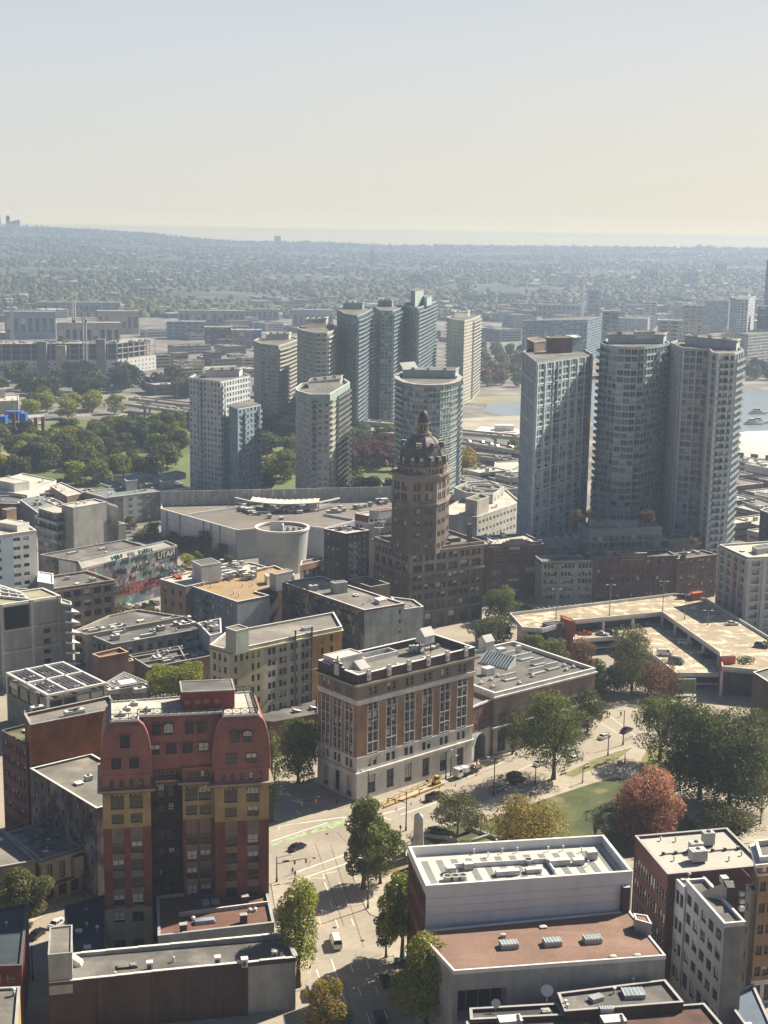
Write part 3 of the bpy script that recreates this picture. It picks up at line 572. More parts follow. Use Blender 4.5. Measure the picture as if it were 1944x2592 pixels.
# ---------------- red mansard tower
def mansard_block():
 al=R(11);e1=(math.cos(al),math.sin(al));e2=(-math.sin(al),math.cos(al))
 O=G('z1',602,1830);far=(O[0]+e1[0]*40,O[1]+e1[1]*40)
 U=lambda x,y:WP('z1',x,y,O,far)
 P=lambda u,v:(O[0]+e1[0]*u+e2[0]*v,O[1]+e1[1]*u+e2[1]*v)
 uL0,uL1=-.1,U(852,1000)[0];uR0,uR1=U(1212,1000)[0],U(1518,1000)[0]
 zc=U(720,890)[1];zm=zc+1.6;zt=U(720,512)[1]
 b=Bld('mansard_tower','tall red brick tower with a red curved mansard roof and yellow brick arched storey','office building',org=P(14,8))
 D=17.
 fl=[U(700,y)[1]for y in(1010,1112,1210,1307,1405,1502)]
 zy=U(700,1105)[1]  # bottom of the yellow brick
 zb=U(700,1560)[1]  # top of the pale base
 fh=(zy-zb)/4.6
 bm=lambda cc:(lambda u,z:'dom_base' if z<zb else('dom_cream' if z>zy-.3 else('mansard_trim' if any(c[0]-.3<u<c[1]+.3 for c in cc)and False else 'brick_red')))
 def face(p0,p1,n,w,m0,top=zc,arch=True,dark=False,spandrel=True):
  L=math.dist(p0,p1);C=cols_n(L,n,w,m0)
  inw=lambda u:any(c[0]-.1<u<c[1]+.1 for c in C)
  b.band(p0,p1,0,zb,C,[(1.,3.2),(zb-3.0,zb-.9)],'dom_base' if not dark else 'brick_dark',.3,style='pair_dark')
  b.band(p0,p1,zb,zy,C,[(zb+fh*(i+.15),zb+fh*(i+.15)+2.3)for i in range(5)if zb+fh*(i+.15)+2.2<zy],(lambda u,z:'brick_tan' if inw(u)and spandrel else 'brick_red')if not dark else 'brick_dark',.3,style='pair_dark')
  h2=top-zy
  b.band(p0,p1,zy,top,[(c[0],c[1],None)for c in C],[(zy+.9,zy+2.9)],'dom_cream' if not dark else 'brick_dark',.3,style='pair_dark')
  if not dark:pass
 def face2(p0,p1,n,w,m0,dark=False):  # upper yellow storey has arched windows
  L=math.dist(p0,p1);C=cols_n(L,n,w*1.12,m0)
  b.band(p0,p1,zy+3.5,zc,C,[(zy+3.9,zc-.9)],'dom_cream' if not dark else 'brick_dark',.3,style='arch')
 def both(p0,p1,n,w,m0,dark=False):
  face(p0,p1,n,w,m0,top=zy+3.5,dark=dark);face2(p0,p1,n,w,m0,dark)
 A=[(uL0,0),(uL1,0),(uL1,4.2),(uR0-6.2,4.2),(uR0-6.2,2.2),(uR0,2.2),(uR0,0),(uR1,0),(uR1,D),(uL0,D-3)]
 pts=[P(*a)for a in A]
 both(pts[0],pts[1],2,2.3,1.0)
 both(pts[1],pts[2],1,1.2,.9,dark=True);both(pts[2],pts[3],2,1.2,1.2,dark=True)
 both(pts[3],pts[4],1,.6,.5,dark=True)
 both(pts[4],pts[5],2,2.2,.4);both(pts[5],pts[6],1,.6,.5)
 both(pts[6],pts[7],2,2.3,1.0);both(pts[7],pts[8],4,1.9,1.);both(pts[8],pts[9],6,1.9,1.5);both(pts[9],pts[0],4,1.9,1.)
 mb=MB();mb.prism(offset(pts,.35),zc-.5,zc-.15,'dom_cream',bottom=True);mb.prism(offset(pts,.95),zc-.15,zc+.25,'copper',bottom=True);b.one('cornice',mb)
 mb=MB()
 for i in(0,2,4,6,7):
  p0,p1=pts[i],pts[i+1];L=math.dist(p0,p1)
  for k in range(int(L/.9)):
   u=k*.9+.45;x,y=lerp(p0,p1,u/L);nx,ny=(p1[1]-p0[1])/L,-(p1[0]-p0[0])/L
   mb.box(x+nx*.3,y+ny*.3,zc-1.,.35,.6,.5,math.atan2(p1[1]-p0[1],p1[0]-p0[0]),'dom_cream')
 b.one('bracket',mb)
 # attic storey below the mansard
 za=zc+2.9
 for i,n in((0,4),(2,5),(4,5),(6,5),(7,7),(8,8),(9,5)):
  p0,p1=pts[i],pts[(i+1)%len(pts)];L=math.dist(p0,p1)
  b.band(p0,p1,zc+.25,za,cols_n(L,n,.8,.8),[(zc+.7,zc+2.2)],'mansard_red',.2,style='sash_dark')
 for i in(1,3,5):b.band(pts[i],pts[i+1],zc+.25,za,[],[],'mansard_red')
 mb=MB();mb.prism(offset(pts,.3),za,za+.25,'mansard_trim',bottom=True);b.one('string_course',mb)
 zt2=zt;H=zt2-za-.25
 def hip(rc,ins,nm,depth_curve=None):
  """curved roof over a rectangle in u,v; ins = (left, front, right, back) inset at the top"""
  u0,v0,u1,v1=rc;mb=MB();rings=[]
  for k in range(13):
   t=k/12;c=1-math.sqrt(max(0,1-t**2.6));z=za+.25+H*t
   rings.append([(*P(u0+ins[0]*c,v0+ins[1]*c),z),(*P(u1-ins[2]*c,v0+ins[1]*c),z),(*P(u1-ins[2]*c,v1-ins[3]*c),z),(*P(u0+ins[0]*c,v1-ins[3]*c),z)])
  mb.loft(rings,'mansard_red','roof_light')
  for q0,sgn in(((0),1),((1),1)):  # hip rolls
   for a,c in zip(rings,rings[1:]):mb.beam(a[q0],c[q0],.28,'mansard_trim')
  n=int((u1-u0)/.9)
  for i in range(1,n):  # standing seams on the front
   for a,c in zip(rings,rings[1:]):
    f=i/n;pa=tuple(a[0][j]+(a[1][j]-a[0][j])*f for j in range(3));pc=tuple(c[0][j]+(c[1][j]-c[0][j])*f for j in range(3));mb.beam(pa,pc,.07,'mansard_trim')
  b.one(nm,mb);return rings
 ry=.35
 r1=hip((uL0-.15,-.15,uL1+.25,D-3),(2.2,1.3,2.5,2),'mansard_roof')
 r2=hip((uR0-.25,-.15,uR1+.15,D),(2.2,1.3,2.3,2),'mansard_roof')
 r3=hip((uL1-1,2.4,uR0+1,D-1.5),(0,1.0,0,2),'mansard_roof')
 # dormers: square on the lower row, round-headed above
 def dormer(u,v,z,w,h,arch,out):
  me=MB();x,y=P(u,v);nx,ny=-e2[0],-e2[1]
  k=al;me.box(x+nx*(out-.5),y+ny*(out-.5),z-.15,w+.4,1.4,h+.25,k,'mansard_trim')
  if arch:
   ring=[(math.cos(t)*(w/2+.25),math.sin(t)*(w/2+.25))for t in[math.pi*i/10 for i in range(11)]]
   f=[(x+e1[0]*a+nx*(out+.2),y+e1[1]*a+ny*(out+.2),z+h-.1+c)for a,c in ring];g=[(p[0]-nx*1.6,p[1]-ny*1.6,p[2])for p in f]
   me.poly(f,'mansard_trim')
   for a,c,d,e in zip(f,f[1:],g[1:],g):me.poly([c,a,e,d],'mansard_trim')
  b.one('dormer',me);b.win(x+nx*(out+.24),y+ny*(out+.24),z+.05,al,'arch' if arch else 'pair_dark',w,h+(w*.45 if arch else 0))
 z_lo,z_hi=U(700,772)[1],U(700,655)[1]
 for x in(657,757):dormer(U(x,760)[0],0,z_lo,2.0,2.2,False,.05)
 dormer(U(706,640)[0],0,z_hi,1.9,1.7,True,.0)
 for x in(1308,1418):dormer(U(x,710)[0],0,U(1360,740)[1],2.2,2.1,False,.05)
 for x in(1328,1396):dormer(U(x,600)[0],0,U(1360,622)[1],1.8,1.6,True,.0)
 for x in(876,970,1062,1154):dormer(U(x,710)[0]*1.0,2.5,U(1000,735)[1]+.9,2.1,2.1,False,.05)
 for x in(884,954,1073,1142):dormer(U(x,600)[0],2.6,U(1000,628)[1]+.9,1.8,1.6,True,.0)
 # roof deck, railing and penthouse
 zd=zt2+.02
 top=[P(uL0+2.0,1.1),P(uL1-2.3,1.1),P(uL1-2.2,3.3),P(uR0+2.0,3.3),P(uR0+2.0,1.1),P(uR1-2.1,1.1),P(uR1-2.1,D-2),P(uL0+2,D-4.5)]
 mb=MB();mb.prism(top,zd-.3,zd+.12,'mansard_trim','roof_light');b.one('roof',mb)
 mb=MB();mb.ring(offset(top,.25),offset(top,-.1),zd-.1,zd+.3,'cap_white');b.one('roof_kerb',mb)
 for i in range(8):
  p0,p1=top[i],top[(i+1)%8];L=math.dist(p0,p1);mb=MB();n=max(1,int(L/1.5))
  for k in range(n+1):x,y=lerp(p0,p1,k/n);mb.beam((x,y,zd+.1),(x,y,zd+1.55),.12,'iron')
  for z in(.45,1.5):mb.beam((*p0,zd+z),(*p1,zd+z),.1,'iron')
  for k in range(n):
   a,c=lerp(p0,p1,k/n),lerp(p0,p1,(k+1)/n);mb.beam((*a,zd+.45),(*c,zd+1.5),.07,'iron');mb.beam((*a,zd+1.5),(*c,zd+.45),.07,'iron')
  b.one('railing',mb)
 ph=[P(U(1016,460)[0]+.6,5.6),P(U(1356,460)[0]-.6,5.6),P(U(1356,460)[0]-.6,12.5),P(U(1016,460)[0]+.6,12.5)]
 mb=MB();mb.prism(ph,zd,zd+3.8,'red_box','roof_mid');mb.ring(offset(ph,.1),offset(ph,-.2),zd+3.7,zd+3.95,'cap_grey')
 for f in(.1,.3,.46,.66):x,y=lerp(ph[0],ph[1],f);mb.box(x,y,zd+1.2,1.1,.1,.9,al,'mansard_trim')
 b.one('penthouse',mb)
 for(u,v)in((uL0+5,7),(uL0+6.5,10),(uL0+9,6),(uL0+4,4)):
  mb=MB();x,y=P(u,v);mb.box(x,y,zd+.12,1.6,1.2,.7,al,'metal_grey','metal_white');mb.cyl((x,y),.3,.3,zd+.82,zd+1.2,'metal_white',8);b.one('roof_unit',mb)
 # graffiti tag at the foot
 mb=MB();p0=P(U(712,1690)[0],-.04);z=U(740,1680)[1]
 rg=random.Random(4)
 for i in range(9):
  u=.25+i*.33;mb.beam((p0[0]+e1[0]*u,p0[1]+e1[1]*u,z+rg.uniform(-.6,.1)),(p0[0]+e1[0]*(u+.3),p0[1]+e1[1]*(u+.3),z+rg.uniform(.2,.7)),.3,'graffiti_blue',.04)
 b.one('graffiti',mb)
 # fire escape in the light well
 mb=MB();x0,x1=uL1+.4,uR0-6.6
 for i in range(9):
  z=5+i*4.0
  if z>zc-3:break
  for v in(3.0,3.9):mb.beam((*P(x0,v),z),(*P(x1,v),z),.08,'iron');mb.beam((*P(x0,v),z+1),(*P(x1,v),z+1),.06,'iron')
  mb.beam((*P(x0,3.5),z),(*P(x1,3.5),z+4),.3,'iron',.05)
  for k in range(7):u=x0+(x1-x0)*k/6;mb.beam((*P(u,3.0),z),(*P(u,3.0),z+1),.05,'iron');mb.beam((*P(u,3.0),z),(*P(u,3.9),z),.05,'iron')
 b.one('fire_escape',mb)
 b.finish()
mk('graffiti_blue',(.05,.16,.5),var=.1);mk('graffiti_black',(.02,.02,.025),var=.1)
mansard_block()

# ---------------- domed brick skyscraper
def domed_tower():
 F=G('y3',566,1800);zc=HT('y3',566,1185,F)
 q=rect('y3',(262,1085),(566,1182),(1157,1125),zc)
 b=Bld('domed_tower','brown brick skyscraper with a dark slate dome and lantern above its broad base','skyscraper',org=F)
 L0,F0,R0,B0=q;zr=zc-1.2
 LL,LR=math.dist(L0,F0),math.dist(F0,R0)
 for p0,p1,n,L in((L0,F0,5,LL),(F0,R0,6,LR)):
  C=cols_n(L,n,1.7,.8,None,.5)
  b.band(p0,p1,0,6.5,cols_n(L,n,3.0,.8),[(.6,5.4)],'sun_brick',.6,style='arch')
  b.band(p0,p1,6.5,20.5,C,[(7.4,9.4),(11.0,13.0),(14.6,16.6),(18.1,20.1)],'sun_brick',.3,style='pair_dark')
  b.band(p0,p1,20.5,zr-4.2,cols_n(L,n,4.1,.8),[(21.3,zr-5.0)],'sun_stone',.8,style='arch')
  b.band(p0,p1,zr-4.2,zr,C,[(zr-3.6,zr-1.2)],'sun_stone',.35,style='pair_dark')
 for i in(2,3):b.band(q[i],q[(i+1)%4],0,zr,cols_n(math.dist(q[i],q[(i+1)%4]),6,1.7,.8),rows_n(6,zr,7,2,.9),'sun_brick',.3,style='pair_dark')
 for z0,z1,d,m in((6.2,6.6,.4,'sun_stone'),(20.2,20.7,.5,'sun_stone'),(zr-.4,zr+.2,.9,'sun_stone')):mb=MB();mb.ring(offset(q,d),offset(q,-.05),z0,z1,m);b.one('cornice',mb)
 b.roof(q,zr+.2,'roof_mid',1.0,'sun_stone','sun_stone',.5)
 for s_,t_,w,h in((.62,.62,7,4),(.5,.35,6,2.2),(.9,.2,1.6,7),(.55,.15,3,1.5),(.12,.55,3,2),(.75,.35,5,1.6),(.1,.8,4,2)):
  x,y=qp(q,s_,t_);mb=MB();rot=math.atan2(R0[1]-F0[1],R0[0]-F0[0]);mb.box(x,y,zr+.2,w,w*.7,h,rot,'sun_brick','roof_mid');b.one('roof_house' if h>1.8 else 'roof_unit',mb)
 clutter(b,q,zr+.2,9,8)
 # shaft: chamfered, plan traced at the roof of the base
 zb=zr+.2;a1=math.atan2(F0[1]-L0[1],F0[0]-L0[0]);a2=math.atan2(R0[1]-F0[1],R0[0]-F0[0])
 zs=HT('y3',560,620,F)
 P=lambda x,y:WP('y3',x,y,F0,R0)
 wF=P(768,900)[0]
 dl=((L0[0]-F0[0])/LL,(L0[1]-F0[1])/LL);dr=((R0[0]-F0[0])/LR,(R0[1]-F0[1])/LR)
 s0=(F0[0]+dl[0]*.1+dr[0]*.0,F0[1]+dl[1]*.1)
 dep=WP('y3',432,900,F0,L0)[0]if False else LL*.42
 ch=wF*.42
 k=[(0,dep),(0,0),(wF,0),(wF+ch*.75,ch*.9),(wF+ch*.75,dep+ch*.4),(wF*.55,dep+ch)]
 sp=[(s0[0]+dr[0]*u+dl[0]*v,s0[1]+dr[1]*u+dl[1]*v)for u,v in k]
 sp=[G('y3',432,596,zs),G('y3',560,622,zs),G('y3',775,616,zs),G('y3',848,588,zs)]
 sp+=[(sp[3][0]+1.5,sp[3][1]+9),(sp[0][0]+2,sp[0][1]+9)]
 zt1=zs-10.5;nf=int((zt1-zb)/3.55);fh=(zt1-zb)/nf
 for i in range(6):
  p0,p1=sp[i],sp[(i+1)%6];L=math.dist(p0,p1);n=2 if L>7 else 2
  C=cols_n(L,n,1.25,.7,None,.35)
  b.band(p0,p1,zb-1,zt1,C,rows_n(zb,zt1,nf,1.9,.9),'sun_brick',.3,style='pair_dark' if i else 'sash')
  b.band(p0,p1,zt1,zs,C,[(zt1+1.2,zt1+4.0),(zt1+5.,zt1+8.)],'sun_stone',.5,style='pair_dark')
 for z0,z1,d in((zt1-.3,zt1+.3,.6),(zs-.4,zs+.5,1.3)):mb=MB();mb.prism(offset(sp,d),z0,z1,'sun_stone',bottom=True);b.one('cornice',mb)
 cx=sum(p[0]for p in sp)/6;cy=sum(p[1]for p in sp)/6
 # octagonal drum and dome
 rad=(HT('y3',0,0,F)*0+(WP('y3',838,560,F0,R0)[0]-WP('y3',440,560,F0,R0)[0])/2)*.80
 oc=lambda r,z,n=8:[(cx+r*math.cos(2*math.pi*(i+.5)/n+a2),cy+r*math.sin(2*math.pi*(i+.5)/n+a2),z)for i in range(n)]
 base=[(p[0],p[1])for p in oc(rad*1.04,0)]
 for i in range(8):b.band(base[i],base[(i+1)%8],zs+.5,zs+3.0,cols_n(math.dist(base[i],base[(i+1)%8]),4,.8,.3),[(zs+.9,zs+2.5)],'sun_stone',.3,style='sash_dark')
 mb=MB();mb.prism(offset(base,.35),zs+3.0,zs+3.3,'sun_stone',bottom=True);b.one('cornice',mb)
 zd=zs+3.3;ztop=HT('y3',640,300,(cx,cy));Hd=ztop-zd;mb=MB();rings=[]
 for j in range(15):
  t=j/14*.93;tt=j/14;r=rad*(.26+.74*max(0,1-tt**1.8)**.6);rings.append(oc(r,zd+Hd*tt))
 mb.loft(rings,'slate','slate');b.one('dome',mb)
 mb=MB()
 for i in range(8):
  for A,B_ in zip(rings,rings[1:]):mb.beam(A[i],B_[i],.3,'slate')
 b.one('dome_rib',mb)
 for i in range(8):
  for e,zz,w,h,rr in((-.24,1.,1.1,2.3,1.0),(.24,1.,1.1,2.3,1.0),(0,Hd*.62,1.3,1.5,.86)):
   th=2*math.pi*(i+1)/8+a2;r=rad*.925*rr;tx,ty=-math.sin(th),math.cos(th)
   x,y=cx+r*math.cos(th)+tx*e*rad*.75,cy+r*math.sin(th)+ty*e*rad*.75;m2=MB()
   m2.box(x,y,zd+zz-.2,w+.6,1.8,h+.5,th+math.pi/2,'slate','dome_light');b.one('dormer',m2)
   b.win(x+math.cos(th)*.95,y+math.sin(th)*.95,zd+zz,th+math.pi/2,'sash',w,h,1)
 zl=ztop;z2=HT('y3',640,210,(cx,cy));z3=HT('y3',645,118,(cx,cy));rl=rad*.235
 mb=MB();mb.cyl((cx,cy),rl*1.45,rl*1.45,zl-.1,zl+.7,'copper',16);mb.cyl((cx,cy),rl*1.1,rl*1.1,zl+.7,zl+1.3,'sun_stone',16)
 for i in range(8):th=2*math.pi*i/8;mb.cyl((cx+rl*.85*math.cos(th),cy+rl*.85*math.sin(th)),.28,.28,zl+1.3,z2-.4,'copper',6)
 mb.cyl((cx,cy),rl*.45,rl*.45,zl+1.3,z2-.4,'lantern_red',8);mb.cyl((cx,cy),rl*1.15,rl*1.15,z2-.4,z2+.1,'copper',16);b.one('lantern',mb)
 mb=MB();n=16;rg=[[(cx+rl*math.cos(t)*math.cos(2*math.pi*i/n),cy+rl*math.cos(t)*math.sin(2*math.pi*i/n),z2+.1+(z3-z2)*math.sin(t))for i in range(n)]for t in[math.pi/2*j/8*.98 for j in range(9)]]
 mb.loft(rg,'lantern_red','copper');mb.cyl((cx,cy),.1,.02,z3,z3+2.2,'iron',6);b.one('lantern_cap',mb,smooth=False)
 b.finish();return q
SQ=domed_tower()
# ================================================================== NEAR BUILDINGS
def near_white():
 red_z=18.0
 rp=[G('z3',-226,1328,red_z),G('z3',1045,1235,red_z),G('z3',826,965,red_z),G('z3',-444,1090,red_z)]
 FL=G('z2',1135,1050,red_z);zt=HT('z2',1135,812,FL)
 q=[G('z2',1135,812,zt),G('z3',845,725,zt),G('z3',672,508,zt),G('z2',1030,578,zt)]
 b=Bld('white_building','long white panelled block with a striped white metal roof beside the square','commercial building',q)
 zr=zt-1.7
 for i in(0,1,2):b.band(q[i],q[(i+1)%4],0,zr,[],[],'white_panel')
 L=math.dist(q[3],q[0]);b.band(q[3],q[0],0,zr,cols_n(L,9,.9,.6),[(1,3.2),(5,8),(10,13),(15,18),(20,23)],'brick_maroon',.4,style='plain')
 # panel joints on the long front
 mb=MB();d=((q[1][0]-q[0][0]),(q[1][1]-q[0][1]));L=math.hypot(*d);d=(d[0]/L,d[1]/L);n=(d[1],-d[0])
 for z in(zt-2.6,zt-4.2,zt-5.8):mb.box((q[0][0]+q[1][0])/2+n[0]*.0,(q[0][1]+q[1][1])/2+n[1]*.0,z,L-.4,.06,.05,math.atan2(d[1],d[0]),'metal_grey')
 b.one('panel_joint',mb)
 b.roof(q,zr,'roof_stripe_light',1.7,'cap_white','white_panel',.4)
 inner=offset(q,-.9);rot=math.atan2(d[1],d[0])
 N=13
 for i in range(N):  # darker roofing strips between the pale ones
  a,c=(i+.3)/N,(i+.75)/N;mb=MB();mb.poly([(*lerp(lerp(inner[0],inner[1],s),lerp(inner[3],inner[2],s),t),zr+.02)for s,t in((a,.03),(c,.03),(c,.86),(a,.86))],'roof_stripe_dark');b.one('roof_strip',mb)
 g=lambda x,y,z=zr:G('z3',x,y,z)
 # low inner parapet step along the front
 pts=[g(-60,715),g(330,672),g(375,745),g(330,745),g(190,770)]
 mb=MB();w=[(g(-230,705),g(330,672)),(g(330,672),g(378,740)),(g(-230,705),g(-215,740))]
 for a,c in w:mb.box((a[0]+c[0])/2,(a[1]+c[1])/2,zr,math.dist(a,c),.25,.9,math.atan2(c[1]-a[1],c[0]-a[0]),'white_panel','cap_white')
 b.one('parapet_step',mb)
 for x,y,w_,h in((405,685,4.2,1.1),(520,680,2.2,1.),(600,650,2.0,1.6),(95,745,4.5,.9),(250,730,3,.8),(-245,735,1.8,1.2),(-140,710,1.8,1.2)):
  cx,cy=g(x,y);mb=MB();mb.box(cx,cy,zr+.1,w_,1.3,h,rot,'metal_grey','metal_white');mb.box(cx,cy,zr,w_*.8,1,.15,rot,'frame_dark');b.one('roof_unit',mb)
 for x,y in((-265,790),(-218,788),(-172,785),(220,690)):
  cx,cy=g(x,y-12);mb=MB();mb.cyl((cx,cy),.75,.75,zr,zr+.9,'metal_grey',14,'frame_dark');mb.ring([(cx+.85*math.cos(a),cy+.85*math.sin(a))for a in[math.pi*2*i/14 for i in range(14)]],[(cx+.65*math.cos(a),cy+.65*math.sin(a))for a in[math.pi*2*i/14 for i in range(14)]],zr+.8,zr+.98,'metal_white');b.one('roof_fan',mb)
 for x,y in((65,615),(155,610),(340,605),(430,600),(540,610),(-20,640),(-105,620),(30,560),(540,560),(185,575),(580,690),(700,600)):
  cx,cy=g(x,y);mb=MB();mb.cyl((cx,cy),.1,.1,zr,zr+.9,'metal_white',6);mb.cyl((cx,cy),.2,.2,zr+.9,zr+1.05,'metal_white',6);b.one('vent_pipe',mb)
 mb=MB();cx,cy=lerp(q[0],q[1],.965);mb.box(cx+n[0]*.55,cy+n[1]*.55,1,1.5,1.0,zt-3.6,rot,'brick_dark','cap_white');b.one('chimney',mb)
 b.finish()
 r=Bld('red_roof_building','low concrete block with a large red brown roof against the white building','commercial building',rp)
 r.band(rp[0],rp[1],0,red_z-.3,[(.8,9.5,'strip',3.0)],[(8.6,14.4)],'concrete');
 for i in(1,2,3):r.band(rp[i],rp[(i+1)%4],0,red_z-.3,cols_n(math.dist(rp[i],rp[(i+1)%4]),3,2,2)if i==3 else[],[(.5,3.2)],'concrete')
 mb=MB();mb.poly([(*p,red_z)for p in offset(rp,-.01)],'roof_brown');r.one('roof',mb)
 mb=MB();mb.ring(offset(rp,.05),offset(rp,-.35),red_z-.5,red_z+.25,'cap_white');r.one('parapet',mb)
 ro=math.atan2(rp[1][1]-rp[0][1],rp[1][0]-rp[0][0])
 for x,y in((105,1160),(365,1145),(605,1128)):
  cx,cy=G('z3',x,y,red_z+.6);mb=MB();mb.box(cx,cy,red_z,3.2,1.9,.9,ro,'cap_grey','cap_white');mb.box(cx,cy,red_z+.902,3.0,1.7,.1,ro,'glass_pale')
  for i in range(6):e=-1.5+i*.6;mb.box(cx+e*math.cos(ro),cy+e*math.sin(ro),red_z+1.0,.1,1.8,.08,ro,'cap_white')
  r.one('skylight',mb)
 for x,y,w_,h in((70,1120,.9,.6),(310,1062,1.3,.3),(730,1243,1.1,.4),(875,1235,1.1,.4)):
  cx,cy=G('z3',x,y,red_z);mb=MB();mb.box(cx,cy,red_z,w_,w_*.7,h,ro,'metal_grey','cap_white');mb.box(cx,cy,red_z+h,w_*.6,w_*.4,.1,ro,'cap_white');r.one('roof_vent',mb)
 vb=[G('z3',862,1085,red_z),G('z3',958,1112,red_z),G('z3',930,1060,red_z),G('z3',850,1048,red_z)];roofbox(r,vb,red_z,red_z+2.2,'metal_grey','roof_brown','vent_house',.2,False)
 # a climbing plant on the wall
 r.finish()
near_white()

def near_right():
 # dark brick block with round windows rows, right of the white building
 q=quad('z3',(862,512),(1058,742),(1640,688),22)
 L,F,Rr,B=q;F0,R0=F,Rr
 b=Bld('brick_warehouse','dark maroon brick warehouse with a wide pale grey roof right of the white building','warehouse',q)
 LL=math.dist(L,F);zr=21.5
 b.band(L,F,0,4.6,cols_n(LL,7,1.9,.5),[(.8,3.9)],'brick_tan',.5,style='grid')
 b.band(L,F,4.6,zr,cols_n(LL,12,1.3,.4),[(6,8.8),(10.5,13.4),(15,18)],'brick_maroon',.3,style='sash')
 for i in(1,2,3-0):
  if i!=3:b.band(q[i],q[(i+1)%4],0,zr,[],[],'brick_maroon')
 b.band(q[3],q[0],0,zr,cols_n(math.dist(q[3],q[0]),12,1,1),rows_n(3,zr,3,2),'brick_maroon',.3)
 b.roof(q,zr,'roof_light2',.5,'cap_grey','brick_maroon',.4)
 ro=math.atan2(Rr[1]-F[1],Rr[0]-F[0])
 for x,y,w,h in((1297,570,2.3,2.6),(1225,605,2.6,1.6),(1235,665,3.2,2.2)):
  cx,cy=G('z3',x,y,zr);mb=MB();mb.box(cx,cy,zr+.4,w,w*.7,h,ro,'metal_grey','metal_white');mb.box(cx,cy,zr,w*.8,w*.5,.4,ro,'frame_dark');mb.box(cx,cy,zr+.402+h,w*.7,w*.5,.1,ro,'cap_white');mb.cyl((cx,cy),.5,.5,zr+.5+h,zr+.65+h,'frame_dark',10);b.one('roof_unit',mb)
 for x in(1030,1105,1180,1325,1400,1478,1552):
  cx,cy=G('z3',x,625-(x-1030)*.068,zr);mb=MB();mb.box(cx,cy,zr,.5,.5,.7,ro,'frame_dark','cap_grey');mb.box(cx+1.6,cy+.3,zr+.1,2.8,.18,.18,ro,'frame_dark');b.one('roof_anchor',mb)
 for x,y in((1015,540),(1105,545),(1505,515),(1500,630),(1425,660),(1095,660)):
  cx,cy=G('z3',x,y,zr);mb=MB();mb.cyl((cx,cy),.15,.15,zr,zr+.7,'metal_white',6);mb.cyl((cx,cy),.32,.1,zr+.7,zr+.95,'metal_white',8);b.one('roof_vent',mb)
 b.finish()
 # white painted loft building, two wings
 q1=quad('z3',(1058,716),(1163,828),(1330,812),21)
 b=Bld('white_loft_building','narrow white painted loft building with tall sash windows next to the maroon brick warehouse','loft building',q1)
 zr=20.6;LL=math.dist(q1[0],q1[1])
 b.band(q1[0],q1[1],0,zr,cols_n(LL,4,1.5,.4),[(1,3.6),(6.2,8.8),(11.,13.6),(16.4,19.2)],'white_wall',.3,style='sash_dark')
 for i in(1,2,3):b.band(q1[i],q1[(i+1)%4],0,zr,[],[],'white_wall')
 b.roof(q1,zr,'roof_mid',.4,'cap_white','white_wall',.3);clutter(b,q1,zr,3,3,('vent','hatch'));b.finish()
 q2=quad('z3',(1166,775),(1398,1038),(1522,1027),22.4)
 q2[2]=lerp(q2[1],q2[2],1.0);q2[3]=(q2[0][0]+q2[2][0]-q2[1][0],q2[0][1]+q2[2][1]-q2[1][1])
 b=Bld('grey_loft_building','pale grey loft building with a dark blank end wall and a roof stair wedge','loft building',q2)
 zr=21.8;LL=math.dist(q2[0],q2[1])
 b.band(q2[0],q2[1],0,zr,cols_n(LL,5,2.2,.5),[(.8,4.2),(6.2,8.4),(10.3,12.5),(14.3,16.5),(18.2,20.3)],'white_wall',.3,style='pair_dark')
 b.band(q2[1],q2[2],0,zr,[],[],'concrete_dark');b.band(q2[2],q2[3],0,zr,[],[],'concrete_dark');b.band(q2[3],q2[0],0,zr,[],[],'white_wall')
 b.roof(q2,zr,'roof_mid',.6,'cap_white','white_wall',.3)
 ro=math.atan2(q2[1][1]-q2[0][1],q2[1][0]-q2[0][0]);a,c,d=G('z3',1275,880,zr),G('z3',1410,905,zr),G('z3',1470,905,zr)
 e=(d[0]-c[0],d[1]-c[1]);mb=MB();w=1.6;nx,ny=0,1.
 mb.box((c[0]+d[0])/2,(c[1]+d[1])/2+1.4,zr,math.dist(c,d),3,2.8,0,'brick_dark','roof_mid')
 A=(a[0],a[1]+.2);C=(c[0],c[1]+.2)
 mb.poly([(*A,zr),(*C,zr),(*C,zr+2.7)],'cream_grey');mb.poly([(*A,zr),(C[0],C[1],zr+2.7),(C[0],C[1]+2,zr+2.7),(A[0],A[1]+2,zr)],'roof_mid');mb.poly([(C[0],C[1]+2,zr),(A[0],A[1]+2,zr),(C[0],C[1]+2,zr+2.7)],'cream_grey');b.one('stair_house',mb)
 cx,cy=G('z3',1395,800,zr);mb=MB();mb.box(cx,cy,zr+.3,1.6,1.3,1.2,ro,'metal_grey','metal_white');mb.box(cx,cy,zr,1.2,1,.3,ro,'frame_dark');b.one('roof_unit',mb)
 for i in range(3):cx,cy=G('z3',1500,870+i*45,zr);mb=MB();mb.box(cx,cy,zr,.9,.7,.8,.2,'metal_white');mb.box(cx,cy,zr+.8,.7,.5,.1,.2,'cap_grey');b.one('roof_vent',mb)
 # railing at the back corner
 mb=MB();p0,p1=G('z3',1500,740,zr),G('z3',1560,800,zr)
 for k in range(6):x,y=lerp(p0,p1,k/5);mb.beam((x,y,zr),(x,y,zr+1.1),.06,'metal_grey')
 mb.beam((*p0,zr+1.1),(*p1,zr+1.1),.06,'metal_grey');b.one('railing',mb)
 b.finish()
 q3=quad('z3',(1528,806),(1560,850),(1640,845),22)
 simple('slim_grey_building','slim pale grey building squeezed behind the orange brick corner building','building',q3,22,'cream_grey','roof_mid',{0:(1,1.1,4,1.6,2,.9)},.5,nclut=2,seed=4,kinds=('vent','hatch'))
 # orange brick building cut by the frame
 zt=30
